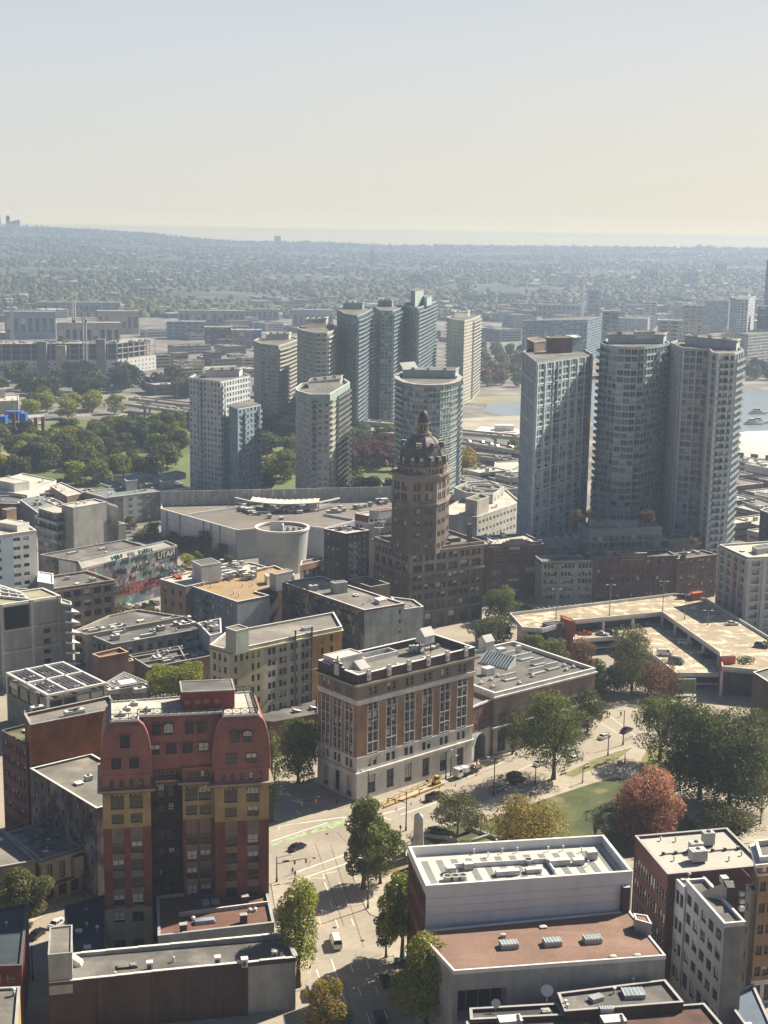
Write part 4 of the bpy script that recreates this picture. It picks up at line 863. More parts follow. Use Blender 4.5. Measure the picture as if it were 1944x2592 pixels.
 q4=quad('z3',(1583,540),(1612,640),(1800,622),zt)
 b=Bld('orange_brick_building','tall orange brick building with a white cornice at the picture edge','office building',q4)
 zr=zt-1
 for i,n in((0,3),(1,6),(2,3),(3,6)):
  p0,p1=q4[i],q4[(i+1)%4];L=math.dist(p0,p1)
  b.band(p0,p1,0,5,cols_n(L,n,1.8,.6),[(.6,4)],'terracotta',.4,style='grid')
  b.band(p0,p1,5,zr,cols_n(L,n,1.25,.6),rows_n(5,zr-2.5,5,1.9,.9),'brick_orange',.35,style='pair_dark')
 for z0,z1,d,m in((zr-2.6,zr-2.2,.35,'terracotta'),(zr-.6,zr,1.0,'terracotta')):mb=MB();mb.ring(offset(q4,d),offset(q4,-.05),z0,z1,m);b.one('cornice',mb)
 mb=MB();
 for i in(0,1):
  p0,p1=q4[i],q4[(i+1)%4];L=math.dist(p0,p1);nx,ny=(p1[1]-p0[1])/L,-(p1[0]-p0[0])/L
  for k in range(int(L/1.4)):x,y=lerp(p0,p1,(k+.5)*1.4/L);mb.box(x+nx*.4,y+ny*.4,zr-1.6,.5,.7,1.0,math.atan2(p1[1]-p0[1],p1[0]-p0[0]),'terracotta')
 b.one('bracket',mb);b.roof(q4,zr,'roof_mid',1,'cap_white','terracotta',.4);b.finish()
 # low glazed annex in front of it
 q5=[G('z3',1385,1640,4),G('z3',1800,2000,4),G('z3',1900,1700,4),G('z3',1392,1390,4)]
 q5=[G('z3',1400,1480,5.5),G('z3',1560,1700,5.5),G('z3',1700,1690,5.5),G('z3',1570,1400,5.5)]
 simple('low_annex','low blue grey annex below the orange brick building','annex',q5,5.5,'blue_wall','metal_blue',{0:(5,1.2,1,2,1,.9)},.3,cap='cap_grey',nclut=2,seed=8,kinds=('hatch','vent'))
 # dark roofed blocks along the bottom edge
 qa=[G('z3',440,1578,14),G('z3',1150,1522,14),G('z3',1040,1388,14),G('z3',398,1468,14)]
 b=simple('dark_roof_block','brick block with a dark flat roof and two ribbed skylights below the red roof','building',qa,14.4,'brick_dark','roof_mid',{},.5,cap='cap_grey',fin=False)
 ro=math.atan2(qa[1][1]-qa[0][1],qa[1][0]-qa[0][0])
 for x,y,w,d,a in((628,1485,2.2,1.6,.5),(850,1455,3.6,2.8,.1),(690,1552,2.2,1.1,.1)):
  cx,cy=G('z3',x,y,14.3);mb=MB();mb.box(cx,cy,13.9,w,d,.7,a,'cap_grey','cap_grey')
  for i in range(6):e=-w/2+w*i/5;mb.box(cx+e*math.cos(a),cy+e*math.sin(a),14.6,.1,d,.12,a,'cap_white')
  mb.box(cx,cy,14.602,w-.1,d-.1,.06,a,'glass_pale');b.one('skylight',mb)
 for x,y in((738,1455),(850,1395),(455,1555),(445,1530)):cx,cy=G('z3',x,y,13.9);mb=MB();mb.cyl((cx,cy),.15,.15,13.9,14.8,'metal_white',6);mb.cyl((cx,cy),.3,.3,14.8,14.95,'metal_white',8);b.one('roof_vent',mb)
 b.finish()
 qb=[G('z3',-125,1628,13),G('z3',438,1600,13),G('z3',396,1530,13),G('z3',-130,1560,13)]
 b=simple('narrow_roof_block','narrow dark block with satellite dishes at the foot of the concrete wall','building',qb,13.4,'brick_dark','roof_dark',{},.5,cap='cap_grey',fin=False)
 for x,y,r in((25,1530,.8),(330,1475,1.1)):
  cx,cy=G('z3',x,y+28,13.);z=14.2 if r<1 else 14.9;mb=MB();mb.cyl((cx,cy),.08,.08,12.9,z,'metal_white',6)
  mb.loft([[(cx+k*r*math.cos(t),cy-.1+k*r*.45*math.sin(t)-h*.5,z+k*r*.8*math.sin(t)+h)for t in[2*math.pi*i/14 for i in range(14)]]for k,h in((.05,0),(.6,.08),(1,.22))],'metal_white','cap_white');b.one('satellite_dish',mb)
 cx,cy=G('z3',325,1580,13);mb=MB();mb.box(cx,cy,12.9,1.4,1.2,.9,ro,'metal_grey','metal_white');mb.box(cx,cy,13.8,1.0,.8,.12,ro,'cap_grey');b.one('roof_unit',mb)
 b.finish()
 qc=[G('z3',-140,1760,12.6),G('z3',1420,1700,12.6),G('z3',1275,1530,12.6),G('z3',-150,1640,12.6)]
 b=simple('maroon_roof_block','block with a maroon brown roof and white rooftop machines at the bottom edge','building',qc,13.0,'brick_dark','roof_maroon',{},.5,cap='cap_grey',fin=False)
 for x,y,w,d in((110,1640,4.0,2.2),(730,1640,4,2.4)):
  cx,cy=G('z3',x,y,13);mb=MB();mb.box(cx,cy,12.6,w,d,1.5,ro,'metal_grey','metal_white');mb.box(cx,cy,12.45,w-.3,d-.3,.2,ro,'frame_dark')
  for i in range(3):mb.cyl((cx+w*.35*math.cos(ro),cy+(i-1)*.7),.28,.28,14.1,14.25,'frame_dark',10)
  b.one('roof_unit',mb)
 clutter(b,qc,12.5,4,9,('vent','hatch'));b.finish()
mk('roof_light2',(.42,.41,.36),var=.14,scale=.08,fine=.06,second=((.36,.35,.31),.07,.55));mk('metal_blue',(.13,.17,.22),rough=.4,var=.12);mk('white_wall',(.44,.45,.47),var=.1,streak=.18)
near_right()

def near_left():
 # long brick party-wall building along the bottom
 h=10.5
 F=G('z2',352,1243,h);Rr=G('z2',292,1108,h);L=G('z1',275,1975,h)
 B=G('z1',415,1815,h)
 q=[L,F,Rr,B]
 b=Bld('brick_party_wall_building','long low building with a blank brown brick wall and stepped parapet, bottom left','building',q)
 zr=h-.6;LL=math.dist(L,F)
 k=LL*.795;s1=lerp(L,F,.795)
 b.band(L,s1,0,zr,[],[],'brick_dark');b.band(s1,F,0,zr,[],[],lambda u,z:'concrete')
 d=((F[0]-L[0])/LL,(F[1]-L[1])/LL);n=(d[1],-d[0]);ro=math.atan2(d[1],d[0])
 for f in(.2,.42,.55,.68,.79):x,y=lerp(L,F,f);mb=MB();mb.box(x+n[0]*.1,y+n[1]*.1,0,.9,.4,zr+.5,ro,'brick_dark','cap_grey');b.one('pilaster',mb)
 mb=MB();a,c=lerp(L,F,.8),F
 mb.poly([(a[0]+n[0]*.03,a[1]+n[1]*.03,3.6),(c[0]+n[0]*.03,c[1]+n[1]*.03,3.6),(c[0]+n[0]*.03,c[1]+n[1]*.03,zr-.1),(a[0]+n[0]*.03,a[1]+n[1]*.03,zr-.1)],'concrete');b.one('wall_patch',mb)
 b.band(F,Rr,0,zr,cols_n(math.dist(F,Rr),3,1.8,.8),[(.5,3),(5,7)],'cream_grey',.3);b.band(Rr,B,0,zr,[],[],'concrete');b.band(B,L,0,zr,[],[],'concrete_dark')
 mb=MB();mb.poly([(*p,zr)for p in q],'roof_mid');b.one('roof',mb)
 rg=random.Random(2);mb=MB();u=0  # stepped parapet caps
 while u<LL-1:
  l=rg.uniform(3,6);l=min(l,LL-u);hh=.35+.35*((u*.37)%1)*.8;x,y=lerp(L,F,(u+l/2)/LL);mb.box(x,y,zr-.1,l-.02,.5,hh+.3,ro,'brick_dark','cap_grey');mb.box(x,y,zr+hh+.2,l-.01,.62,.1,ro,'cap_white');u+=l
 L2=math.dist(Rr,B);u=0;r2=math.atan2(B[1]-Rr[1],B[0]-Rr[0])
 while u<L2-1:
  l=rg.uniform(3,6);l=min(l,L2-u);hh=.4+.5*(1-u/L2);x,y=lerp(Rr,B,(u+l/2)/L2);mb.box(x,y,zr-.1,l-.02,.5,hh+.3,r2,'concrete','cap_grey');mb.box(x,y,zr+hh+.2,l-.01,.62,.1,r2,'cap_white');u+=l
 x,y=lerp(F,Rr,.5);mb.box(x,y,zr-.1,math.dist(F,Rr),.9,1.1,math.atan2(Rr[1]-F[1],Rr[0]-F[0]),'concrete','cap_grey');b.one('parapet',mb)
 # stair block at the left end with a sloped vent
 q2=[G('z1',276,1975,h),G('z1',410,1962,h),G('z1',412,1800,h),G('z1',286,1815,h)]
 mb=MB();mb.prism(q2,zr-2,h+5.0,'concrete','roof_grey');mb.ring(offset(q2,.06),offset(q2,-.25),h+4.9,h+5.3,'concrete','cap_grey');b.one('stair_house',mb)
 cx,cy=G('z1',425,1870,zr);mb=MB();mb.poly([(cx-1,cy-1.2,zr),(cx+1.4,cy-1.2,zr),(cx+1.2,cy-1.2,zr+.6),(cx-1,cy-1.2,zr+2.2)],'white_paint');mb.poly([(cx+1.4,cy-1.2,zr),(cx+1.4,cy+.6,zr),(cx+1.2,cy+.6,zr+.6),(cx+1.2,cy-1.2,zr+.6)],'white_paint');mb.poly([(cx-1,cy-1.2,zr+2.2),(cx+1.2,cy-1.2,zr+.6),(cx+1.2,cy+.6,zr+.6),(cx-1,cy+.6,zr+2.2)],'cap_grey');b.one('sloped_vent',mb)
 for x,y,w,k in((720,1890,3.6,'frame'),(845,1905,1.0,'chim'),(1228,1875,1.0,'chim'),(980,1860,1.5,'pipe'),(1380,1885,1.1,'chim'),(1550,1840,1.0,'chim'),(345,1905,.4,'pipe'),(650,1945,.5,'pipe')):
  cx,cy=G('z1',x,y,zr);mb=MB()
  if k=='frame':mb.box(cx,cy,zr,w,1.5,.45,ro,'roof_dark','roof_mid');mb.box(cx+1,cy,zr+.452,1,1,.2,ro,'metal_grey');nm='roof_hatch'
  elif k=='chim':mb.box(cx,cy,zr,w,w,1.5,ro,'cap_white','cap_white');mb.box(cx,cy-w*.52,zr+.2,w*.6,.05,1.,ro,'cap_dark');mb.box(cx,cy,zr+1.5,w+.2,w+.2,.12,ro,'cap_white');nm='chimney'
  else:mb.cyl((cx,cy),.2,.2,zr,zr+.8,'metal_white',8);mb.cyl((cx,cy),.3,.2,zr+.8,zr+1,'metal_white',8);nm='roof_vent'
  b.one(nm,mb)
 b.finish()
 # red-brown roofed block in the shade of the mansard tower
 h=11;q=[G('z1',893,1715,h),G('z1',1548,1640,h),G('z1',1500,1425,h),G('z1',885,1490,h)]
 q=[(p[0],p[1])for p in q];rr='roof_maroon2'
 b=Bld('maroon_roof_annex','low block with a stepped red brown roof at the foot of the red mansard tower','building',q)
 for i in range(4):b.band(q[i],q[(i+1)%4],0,h-.5,cols_n(math.dist(q[1],q[2]),3,1.6,1)if i==1 else[],[(.6,3.4),(5,7)],'concrete' if i==0 else 'cream_grey',.3)
 b.roof(q,h-.5,rr,.5,'cap_grey','concrete',.4)
 ro=math.atan2(q[1][1]-q[0][1],q[1][0]-q[0][0]);a,c=G('z1',1010,1605,h-.5),G('z1',1515,1540,h-.5)
 mb=MB();mb.box((a[0]+c[0])/2,(a[1]+c[1])/2,h-.5,math.dist(a,c),.35,.8,math.atan2(c[1]-a[1],c[0]-a[0]),'concrete','cap_white');b.one('parapet_step',mb)
 for x,y in((1160,1535),(1215,1530),(1155,1640)):
  cx,cy=G('z1',x,y,h-.5);w,l=(1.5,2.2)if y<1600 else(1.6,4.0);mb=MB();mb.box(cx,cy,h-.5,l if y>1600 else w,w,.5,ro,'cap_grey','cap_white');mb.box(cx,cy,h,(l if y>1600 else w)-.2,w-.2,.25,ro,'glass_pale');b.one('skylight',mb)
 for x,y in((1383,1535),(1375,1640),(1035,1695)):cx,cy=G('z1',x,y,h-.5);mb=MB();mb.box(cx,cy,h-.5,1.3,1.0,1.7,ro,'brick_dark','cap_grey');mb.box(cx,cy,h+1.2,1.5,1.2,.12,ro,'cap_grey');b.one('chimney',mb)
 for x,y in((1410,1578),(1440,1575),(1130,1470),(1090,1625)):cx,cy=G('z1',x,y,h-.5);mb=MB();mb.cyl((cx,cy),.35,.35,h-.5,h+.1,'metal_white',10);mb.cyl((cx,cy),.45,.1,h+.1,h+.35,'metal_white',10);b.one('roof_vent',mb)
 b.finish()
 h=7.5;q=[G('z1',415,1825,h),G('z1',600,1800,h),G('z1',596,1482,h),G('z1',362,1545,h)]
 simple('blue_roof_annex','low annex with a dark blue grey roof in shade left of the mansard tower','annex',q,h,'concrete_dark','roof_blue',{3:(3,1.2,1,1.6,2,.9)},.35,cap='cap_dark',nclut=5,seed=12,kinds=('unit','hatch','vent'))
 # stained grey-black long building behind the tower, left
 h=21;q=quad('z1',(172,770),(545,995),(900,900),h)
 b=simple('stained_building','long building with a smoke stained grey side wall left of the red mansard tower','building',q,h,'stained','roof_grey',{0:(9,.9,5,1.5,3,.8,'sash_dark')},.5,nclut=3,seed=3,kinds=('vent','hatch','unit'))
 # tall rust brick building
 h=31;q=quad('z1',(140,470),(176,525),(640,470),h)
 q=[G('z1',137,462,h),G('z1',172,525,h),G('z1',660,430,h),G('z1',620,360,h)]
 b=simple('rust_brick_building','rust brown blank brick building with railings on its roof behind the stained building','building',q,h,'rust_brick','roof_grey',{},.7,cap='cap_grey',fin=False)
 for i in(0,1):
  p0,p1=q[i],q[i+1];L_=math.dist(p0,p1);mb=MB();nn=int(L_/2)
  for k in range(nn+1):x,y=lerp(p0,p1,k/nn);mb.beam((x,y,h),(x,y,h+1),.06,'metal_white')
  for z in(.5,1):mb.beam((*p0,h+z),(*p1,h+z),.06,'metal_white')
  b.one('railing',mb)
 for x,y in((210,445),(400,470),(440,462),(640,345),(790,340)):cx,cy=G('z1',x,y,h-.6);mb=MB();mb.box(cx,cy,h-.6,3,1.6,1.2,.6,'metal_grey','metal_white');mb.cyl((cx,cy),.5,.5,h+.6,h+.8,'frame_dark',10);b.one('roof_unit',mb)
 b.finish()
 h=25;q=quad('z1',(8,555),(150,640),(300,600),h)
 simple('brown_apartment_block','dark brown brick apartment block with a weedy roof at the left edge','apartment building',q,h,'brick_maroon','roof_weedy',{0:(7,1.0,6,1.7,2,.9,'sash_dark')},.6,cap='cap_dark',nclut=3,seed=6)
 # ornate little corner house
 h=10;q=quad('z1',(40,1130),(232,1285),(462,1212),h)
 b=Bld('ornate_corner_building','small cream corner building with bay windows and a weathered grey roof at the left','building',q)
 L,F,Rr,B=q;zr=h-.5;LL=math.dist(F,Rr)
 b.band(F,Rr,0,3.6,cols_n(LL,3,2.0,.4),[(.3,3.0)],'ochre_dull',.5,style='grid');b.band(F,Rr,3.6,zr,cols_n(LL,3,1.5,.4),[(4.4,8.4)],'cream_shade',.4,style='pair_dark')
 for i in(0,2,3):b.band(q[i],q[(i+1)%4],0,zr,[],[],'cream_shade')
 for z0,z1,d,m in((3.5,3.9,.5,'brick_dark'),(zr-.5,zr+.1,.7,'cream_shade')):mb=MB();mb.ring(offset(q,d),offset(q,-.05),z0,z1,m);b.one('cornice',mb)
 for f in(.85,):
  x,y=lerp(F,Rr,f);mb=MB();mb.box(x+.5,y-.5,4,2.2,1.2,4.6,math.atan2(Rr[1]-F[1],Rr[0]-F[0]),'cream_shade','roof_mid');b.one('bay',mb)
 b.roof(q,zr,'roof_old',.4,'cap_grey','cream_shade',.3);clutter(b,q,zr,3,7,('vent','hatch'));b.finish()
 h=9.6;q=[G('z1',-200,1360,h),G('z1',200,1290,h),G('z1',20,1120,h),G('z1',-350,1180,h)]
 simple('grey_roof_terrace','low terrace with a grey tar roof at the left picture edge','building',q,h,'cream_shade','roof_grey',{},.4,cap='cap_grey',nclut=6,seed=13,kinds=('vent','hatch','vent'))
 h=14;q=[G('z1',-160,1890,h),G('z1',122,1882,h),G('z1',158,1528,h),G('z1',-160,1590,h)]
 b=simple('dark_red_building','dark red building with a navy black roof at the bottom left edge','building',q,h,'brick_red_dark','roof_blue',{0:(3,1.2,3,1.6,2,.9)},.35,cap='cap_dark',nclut=3,seed=14,kinds=('vent','hatch'))
 h=13;q=[G('z1',-160,2300,h),G('z1',92,2260,h),G('z1',112,2003,h),G('z1',-160,2015,h)]
 simple('corner_grey_building','building with a grey roof and ochre side wall in the bottom left corner','building',q,h,'ochre_dull','roof_grey',{},.35,cap='cap_grey',nclut=2,seed=15,kinds=('vent','hatch'))
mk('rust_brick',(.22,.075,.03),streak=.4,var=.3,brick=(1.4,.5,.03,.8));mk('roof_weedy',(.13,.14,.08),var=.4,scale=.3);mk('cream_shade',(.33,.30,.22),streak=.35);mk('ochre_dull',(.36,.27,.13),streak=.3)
mk('roof_old',(.25,.23,.2),var=.35,scale=.4,second=((.12,.11,.1),.35,.5));mk('brick_red_dark',(.15,.03,.03),streak=.3);mk('roof_blue',(.045,.06,.075),var=.3,scale=.2,seam=(14,1.0,.03,.85));mk('roof_maroon2',(.16,.085,.065),var=.22,scale=.2,seam=(14,1.1,.03,.9))
near_left()
# ================================================================== MIDDLE DISTANCE, LEFT AND CENTRE
def pz(k,pts,z):return[G(k,x,y,z)for x,y in pts]
def qz(k,L,F,Rr,z):return quad(k,L,F,Rr,z)
def boxon(b,k,L,F,Rr,z,h,wall,top,name='roof_house',par=.2,door=False):
 roofbox(b,quad(k,L,F,Rr,z+h),z,z+h,wall,top,name,par,door)
# concrete block with louvred roof frame
q=pz('y1',[(-230,1090),(425,990),(300,935),(-330,1020)],27)
b=Bld('concrete_block','bare grey concrete block with framed wall panels and one dark opening at the left edge','apartment building',q)
L=math.dist(q[0],q[1]);zr=26.6
uA,uB,uC=(WP('y1',x,1200,q[0],q[1])[0]for x in(10,225,424))
b.band(q[0],q[1],0,zr,[(WP('y1',303,1200,q[0],q[1])[0],WP('y1',352,1200,q[0],q[1])[0])],[(zr-11.2,zr-9.6),(zr-14.6,zr-13.0),(zr-18,zr-16.4),(zr-21.2,zr-19.6)][::-1],'concrete',.4,style='grid')
for i in(1,2,3):b.band(q[i],q[(i+1)%4],0,zr,[],[],'concrete')
ro=math.atan2(q[1][1]-q[0][1],q[1][0]-q[0][0]);n=(math.sin(ro),-math.cos(ro));mb=MB()
for u in(uA,uB,uC-.3):x,y=lerp(q[0],q[1],u/L);mb.box(x+n[0]*.2,y+n[1]*.2,0,.9,.7,zr+.6,ro,'concrete_light')
for z in(zr-.5,zr-8.6,zr-15.6,zr-22.6):x,y=lerp(q[0],q[1],.5);mb.box(x+n[0]*.15,y+n[1]*.15,z,L-.02,.5,.55,ro,'concrete_light')
b.one('wall_frame',mb)
mb=MB();a,c=lerp(q[0],q[1],(uA+1)/L),lerp(q[0],q[1],(uB-1)/L);mb.box((a[0]+c[0])/2+n[0]*.05,(a[1]+c[1])/2+n[1]*.05,zr-7.8,math.dist(a,c),.2,7.0,ro,'opening_dark');b.one('opening',mb)
b.roof(q,zr,'roof_tan2',.4,'cap_white','concrete_light',.6)
mb=MB();gq=pz('y1',[(-330,960),(205,1012),(140,958),(-200,850)],zr+.8)
mb.ring(gq,offset(gq,-.8),zr+.3,zr+.9,'cap_white')
for i in range(9):a,c=lerp(gq[0],gq[1],i/8),lerp(gq[3],gq[2],i/8);mb.beam((*a,zr+.7),(*c,zr+.7),.25,'cap_white')
for i in range(1,3):a,c=lerp(gq[0],gq[3],i/3),lerp(gq[1],gq[2],i/3);mb.beam((*a,zr+.85),(*c,zr+.85),.5,'cap_white')
mb.poly([(*p,zr+.05)for p in gq],'roof_dark');b.one('roof_frame',mb);b.finish()
# its balcony wing with white awnings
q=pz('y1',[(428,1040),(500,1052),(497,1030),(428,1008)],25.5)
b=Bld('balcony_wing','narrow glazed balcony wing with white triangular awnings beside the concrete block','apartment building',q)
b.roof(q,25,'roof_light',.4,'cap_white','concrete_light',.3)
for i in range(4):p0,p1=q[i],q[(i+1)%4];b.band(p0,p1,0,25,cols_n(math.dist(p0,p1),2,2.4,.3),rows_n(0,25,7,2.4,.6),'concrete_dark',.5,style='condo_p')
for i in range(7):
 z=3.4*i+3.2;mb=MB();p=q[1];mb.poly([(p[0]-2,p[1]-.6,z),(p[0]+2.6,p[1]+.2,z-.6),(p[0]-.3,p[1]+2.5,z)],'cap_white');mb.poly([(p[0]-2,p[1]-.6,z-.6),(p[0]-.3,p[1]+2.5,z-.6),(p[0]+2.6,p[1]+.2,z-.8)],'cap_white')
 mb.poly([(p[0]-2,p[1]-.6,z-.6),(p[0]+2.6,p[1]+.2,z-.8),(p[0]+2.6,p[1]+.2,z-.6),(p[0]-2,p[1]-.6,z)],'cap_white');b.one('awning',mb)
b.finish()
# dark block under a white steel pergola
def pergola(name,label,L,F,Rr,z,nx,ny,wall):
 q=rect('z1',L,F,Rr,z);b=Bld(name,label,'building',q)
 for i in range(4):
  p0,p1=q[i],q[(i+1)%4];Ln=math.dist(p0,p1);b.band(p0,p1,0,z-1.6,cols_n(Ln,4,Ln/4-.7,.3),[(z-6.2,z-2.2)],wall,.3,style='plain')
 mb=MB();mb.poly([(*p,z-2.2)for p in q],'roof_dark');b.one('roof',mb)
 clutter(b,q,z-2.2,9,31,('duct','unit','duct'),1.2)
 mb=MB();mb.ring(offset(q,.3),offset(q,-.35),z-.6,z,'cap_white')
 for i in range(1,2):mb.beam((*lerp(q[0],q[1],.5),z-.1),(*lerp(q[3],q[2],.5),z-.1),.7,'cap_white')
 for i in range(1,ny):mb.beam((*lerp(q[0],q[3],i/ny),z-.1),(*lerp(q[1],q[2],i/ny),z-.1),.7,'cap_white')
 for i in range(1,15):mb.beam((*lerp(q[0],q[3],i/15),z-.45),(*lerp(q[1],q[2],i/15),z-.45),.14,'metal_grey')
 b.one('roof_frame',mb)
 for p in q:mb=MB();mb.box(*p,0,.6,.6,z-.6,.6,'cap_white');b.one('column',mb)
 b.finish();return q
pergola('pergola_block','dark glass block under a large white steel roof grid in front of the concrete block',(30,230),(270,352),(597,286),15,2,3,'concrete_dark')
q=qz('z1',(480,330),(575,372),(835,300),13);q=[G('z1',597,300,13),G('z1',640,330,13),G('z1',835,296,13),G('z1',700,240,13)]
b=simple('small_pergola_block','lower block with a thin white roof grid right of the large white grid','building',q,13,'concrete_dark','roof_dark',{},.4,fin=False)
mb=MB();mb.ring(offset(q,.1),offset(q,-.3),13.6,13.9,'cap_grey')
for i in range(1,8):mb.beam((*lerp(q[0],q[3],i/8),13.8),(*lerp(q[1],q[2],i/8),13.8),.18,'cap_grey');mb.beam((*lerp(q[0],q[1],i/8),13.8),(*lerp(q[3],q[2],i/8),13.8),.18,'cap_grey')
for p in q:mb.beam((*p,12),(*p,13.8),.2,'cap_grey')
cx,cy=qp(q,.5,.5);mb.box(cx,cy,13.9,5,4,.12,.6,'cap_white');b.one('roof_frame',mb);clutter(b,q,12.6,4,8);b.finish()
# brown brick box and its flues
q=pz('y1',[(645,1398),(700,1422),(898,1384),(838,1352)],18)
b=simple('brick_stair_block','windowless brown brick block with a sunken roof among the low roofs','building',q,18,'brick_brown2','roof_brown',{},.9,cap='cap_tan',fin=False)
boxon(b,'y1',(875,1440),(890,1455),(935,1445),0,14,'brick_brown2','roof_dark','chimney');b.finish()
# big low roofs
q=pz('y1',[(600,1252),(790,1330),(1440,1215),(1290,1138)],14)
b=simple('tar_roof_warehouse','wide low warehouse with a dark tar roof and white rooftop fans','warehouse',q,14,'stained2','roof_mid',{0:(5,1.6,3,2.2,2,.9,'grid'),1:(9,1.6,2,2,5,.9,'plain')},.6,cap='cap_grey',nclut=10,seed=21,kinds=('vent','duct','hatch','unit'),fin=False)
for x,y in((1255,1195),(1300,1160),(1290,1210),(1330,1200)):
 cx,cy=G('y1',x,y,13.4);mb=MB();mb.box(cx,cy,13.4,3.6,2.2,1.3,.5,'metal_grey','metal_white');mb.cyl((cx,cy),.8,.8,14.7,14.9,'frame_dark',12);b.one('roof_unit',mb)
b.finish()
q=pz('y1',[(520,1235),(606,1262),(1290,1135),(960,1085),(760,1130)],15)
simple('back_roof_warehouse','warehouse with a pale parapet and scattered roof vents behind the tar roof','warehouse',q,15,'concrete','roof_mid',{0:(3,1.5,3,2.2,3,.9,'grid')},.6,cap='cap_tan2',nclut=12,seed=22,kinds=('duct','vent','hatch'))
q=pz('y1',[(900,1405),(1045,1492),(1500,1405),(1480,1300)],9.5)
b=simple('skylight_roof_building','low building with a dark roof, a glazed skylight and brick firewalls','building',q,9.5,'brick_brown2','roof_mid',{1:(6,1.4,2,1.6,1,.9)},.5,cap='cap_grey',nclut=14,seed=23,kinds=('duct','unit','vent','duct'),fin=False)
cx,cy=G('y1',1320,1335,9);mb=MB();ro=.2
mb.box(cx,cy,8.9,7.5,3,.7,ro,'cap_grey')
c_,s_=math.cos(ro),math.sin(ro);g=lambda u,v,z:(cx+u*c_-v*s_,cy+u*s_+v*c_,z)
mb.poly([g(-3.6,-1.4,9.61),g(3.6,-1.4,9.61),g(3.6,0,10.6),g(-3.6,0,10.6)],'glass_pale');mb.poly([g(3.6,1.4,9.61),g(-3.6,1.4,9.61),g(-3.6,0,10.6),g(3.6,0,10.6)],'glass_pale')
for i in range(8):u=-3.6+i*7.2/7;mb.beam(g(u,-1.4,9.66),g(u,0,10.65),.12,'cap_white')
b.one('skylight',mb)
for(x0,y0),(x1,y1)in(((930,1440),(1470,1345)),((1010,1475),(1490,1385)),((1100,1390),(1130,1460)),((1250,1360),(1290,1435)),((1350,1345),(1400,1420))):
 a,c=G('y1',x0,y0,9),G('y1',x1,y1,9);mb=MB();mb.box((a[0]+c[0])/2,(a[1]+c[1])/2,8.9,math.dist(a,c),.4,1.1,math.atan2(c[1]-a[1],c[0]-a[0]),'brick_brown2','cap_grey');b.one('firewall',mb)
b.finish()
q=pz('y1',[(1385,1210),(1470,1300),(1550,1280),(1545,1178)],14.5)
simple('pale_blue_shed','small pale blue clad block at the end of the tar roof','building',q,16,'pale_blue2','roof_mid',{},.4,nclut=2,seed=5,kinds=('unit',))
# stone hotel
q=pz('y1',[(345,945),(800,880),(612,815),(160,880)],18)
simple('stone_warehouse','old stone warehouse with broad dark windows and a parapeted roof below the mural wall','warehouse',q,18,'brick_grey2','roof_mid',{0:(6,2.6,4,2.2,1,.9,'grid'),1:(5,1.6,4,2,1,.9)},.8,cap='cap_tan2',nclut=5,seed=24,cornice=(.5,.8,'brick_grey2'))
q=pz('y1',[(262,900),(375,920),(372,845),(270,830)],21)
simple('white_roof_hut','small white gabled plant house on a low roof left of the stone warehouse','building',q,21.5,'cap_grey','cap_white',{},.3,nclut=1,seed=2,kinds=('vent',))
q=pz('y1',[(-60,960),(260,935),(250,880),(-60,900)],18)
simple('sloped_roof_block','low block with a dark pointed roof between the white tower and the stone warehouse','building',q,18,'concrete_dark','roof_mid',{},.4,nclut=4,seed=25)
# mural building
zz=19.
q=pz('y1',[(575,800),(1240,637),(1160,604),(545,745)],zz)
b=Bld('mural_building','long building whose side wall is covered in colourful graffiti','building',q)
L=math.dist(q[0],q[1]);b.band(q[0],q[1],0,zz-.6,[],[],'mural');
for i in(1,2,3):b.band(q[i],q[(i+1)%4],0,zz-.6,[],[],'stained2')
b.roof(q,zz-.6,'roof_light3',.6,'cap_grey','concrete',.4)
ro=math.atan2(q[1][1]-q[0][1],q[1][0]-q[0][0]);e=(math.cos(ro),math.sin(ro));n=(e[1],-e[0]);rg=random.Random(77)
W0=lambda x,y:WP('y1',x,y,q[0],q[1])
def slab(b,name,x0,x1,za,zb,mat,d=.06):
 a=(q[0][0]+e[0]*x0,q[0][1]+e[1]*x0);c=(q[0][0]+e[0]*x1,q[0][1]+e[1]*x1);mb=MB();mb.box((a[0]+c[0])/2+n[0]*d/2,(a[1]+c[1])/2+n[1]*d/2,za,x1-x0,d,zb-za,ro,mat);return b.one(name,mb)
ur,zr0=W0(805,920);ur2,zr1=W0(1125,970)
slab(b,'mural_panel',ur,W0(1150,900)[0],W0(960,965)[1],W0(960,890)[1],'mural_red',.05)
cols=['mur_teal','mur_white','mur_black','mur_purple','mur_green','mur_blue','mur_black']
def scrawl(u,z,w,h,mat,nl,th=.5,d=.14):
 """a graffiti tag: fat bent strokes standing for letters"""
 mb=MB();lw=w/nl
 for i in range(nl):
  u0=u+i*lw;pts=[(rg.uniform(0,.3),rg.uniform(.7,1)),(rg.uniform(.1,.9),rg.uniform(.3,.7)),(rg.uniform(.4,.95),rg.uniform(0,.3)),(rg.uniform(.5,.9),rg.uniform(.6,1))]
  for a,c in zip(pts,pts[1:]):
   mb.beam((q[0][0]+e[0]*(u0+a[0]*lw)+n[0]*d,q[0][1]+e[1]*(u0+a[0]*lw)+n[1]*d,z+a[1]*h),(q[0][0]+e[0]*(u0+c[0]*lw)+n[0]*d,q[0][1]+e[1]*(u0+c[0]*lw)+n[1]*d,z+c[1]*h),.1,mat,th)
 b.one('graffiti_tag',mb)
for i in range(26):
 u=rg.uniform(L*.1,L*.96);z=rg.uniform(4,zz-4.5)
 scrawl(u,z,rg.uniform(3,7),rg.uniform(1,2.2),rg.choice(cols),rg.randint(3,6),rg.uniform(.25,.5),.12+.02*i)
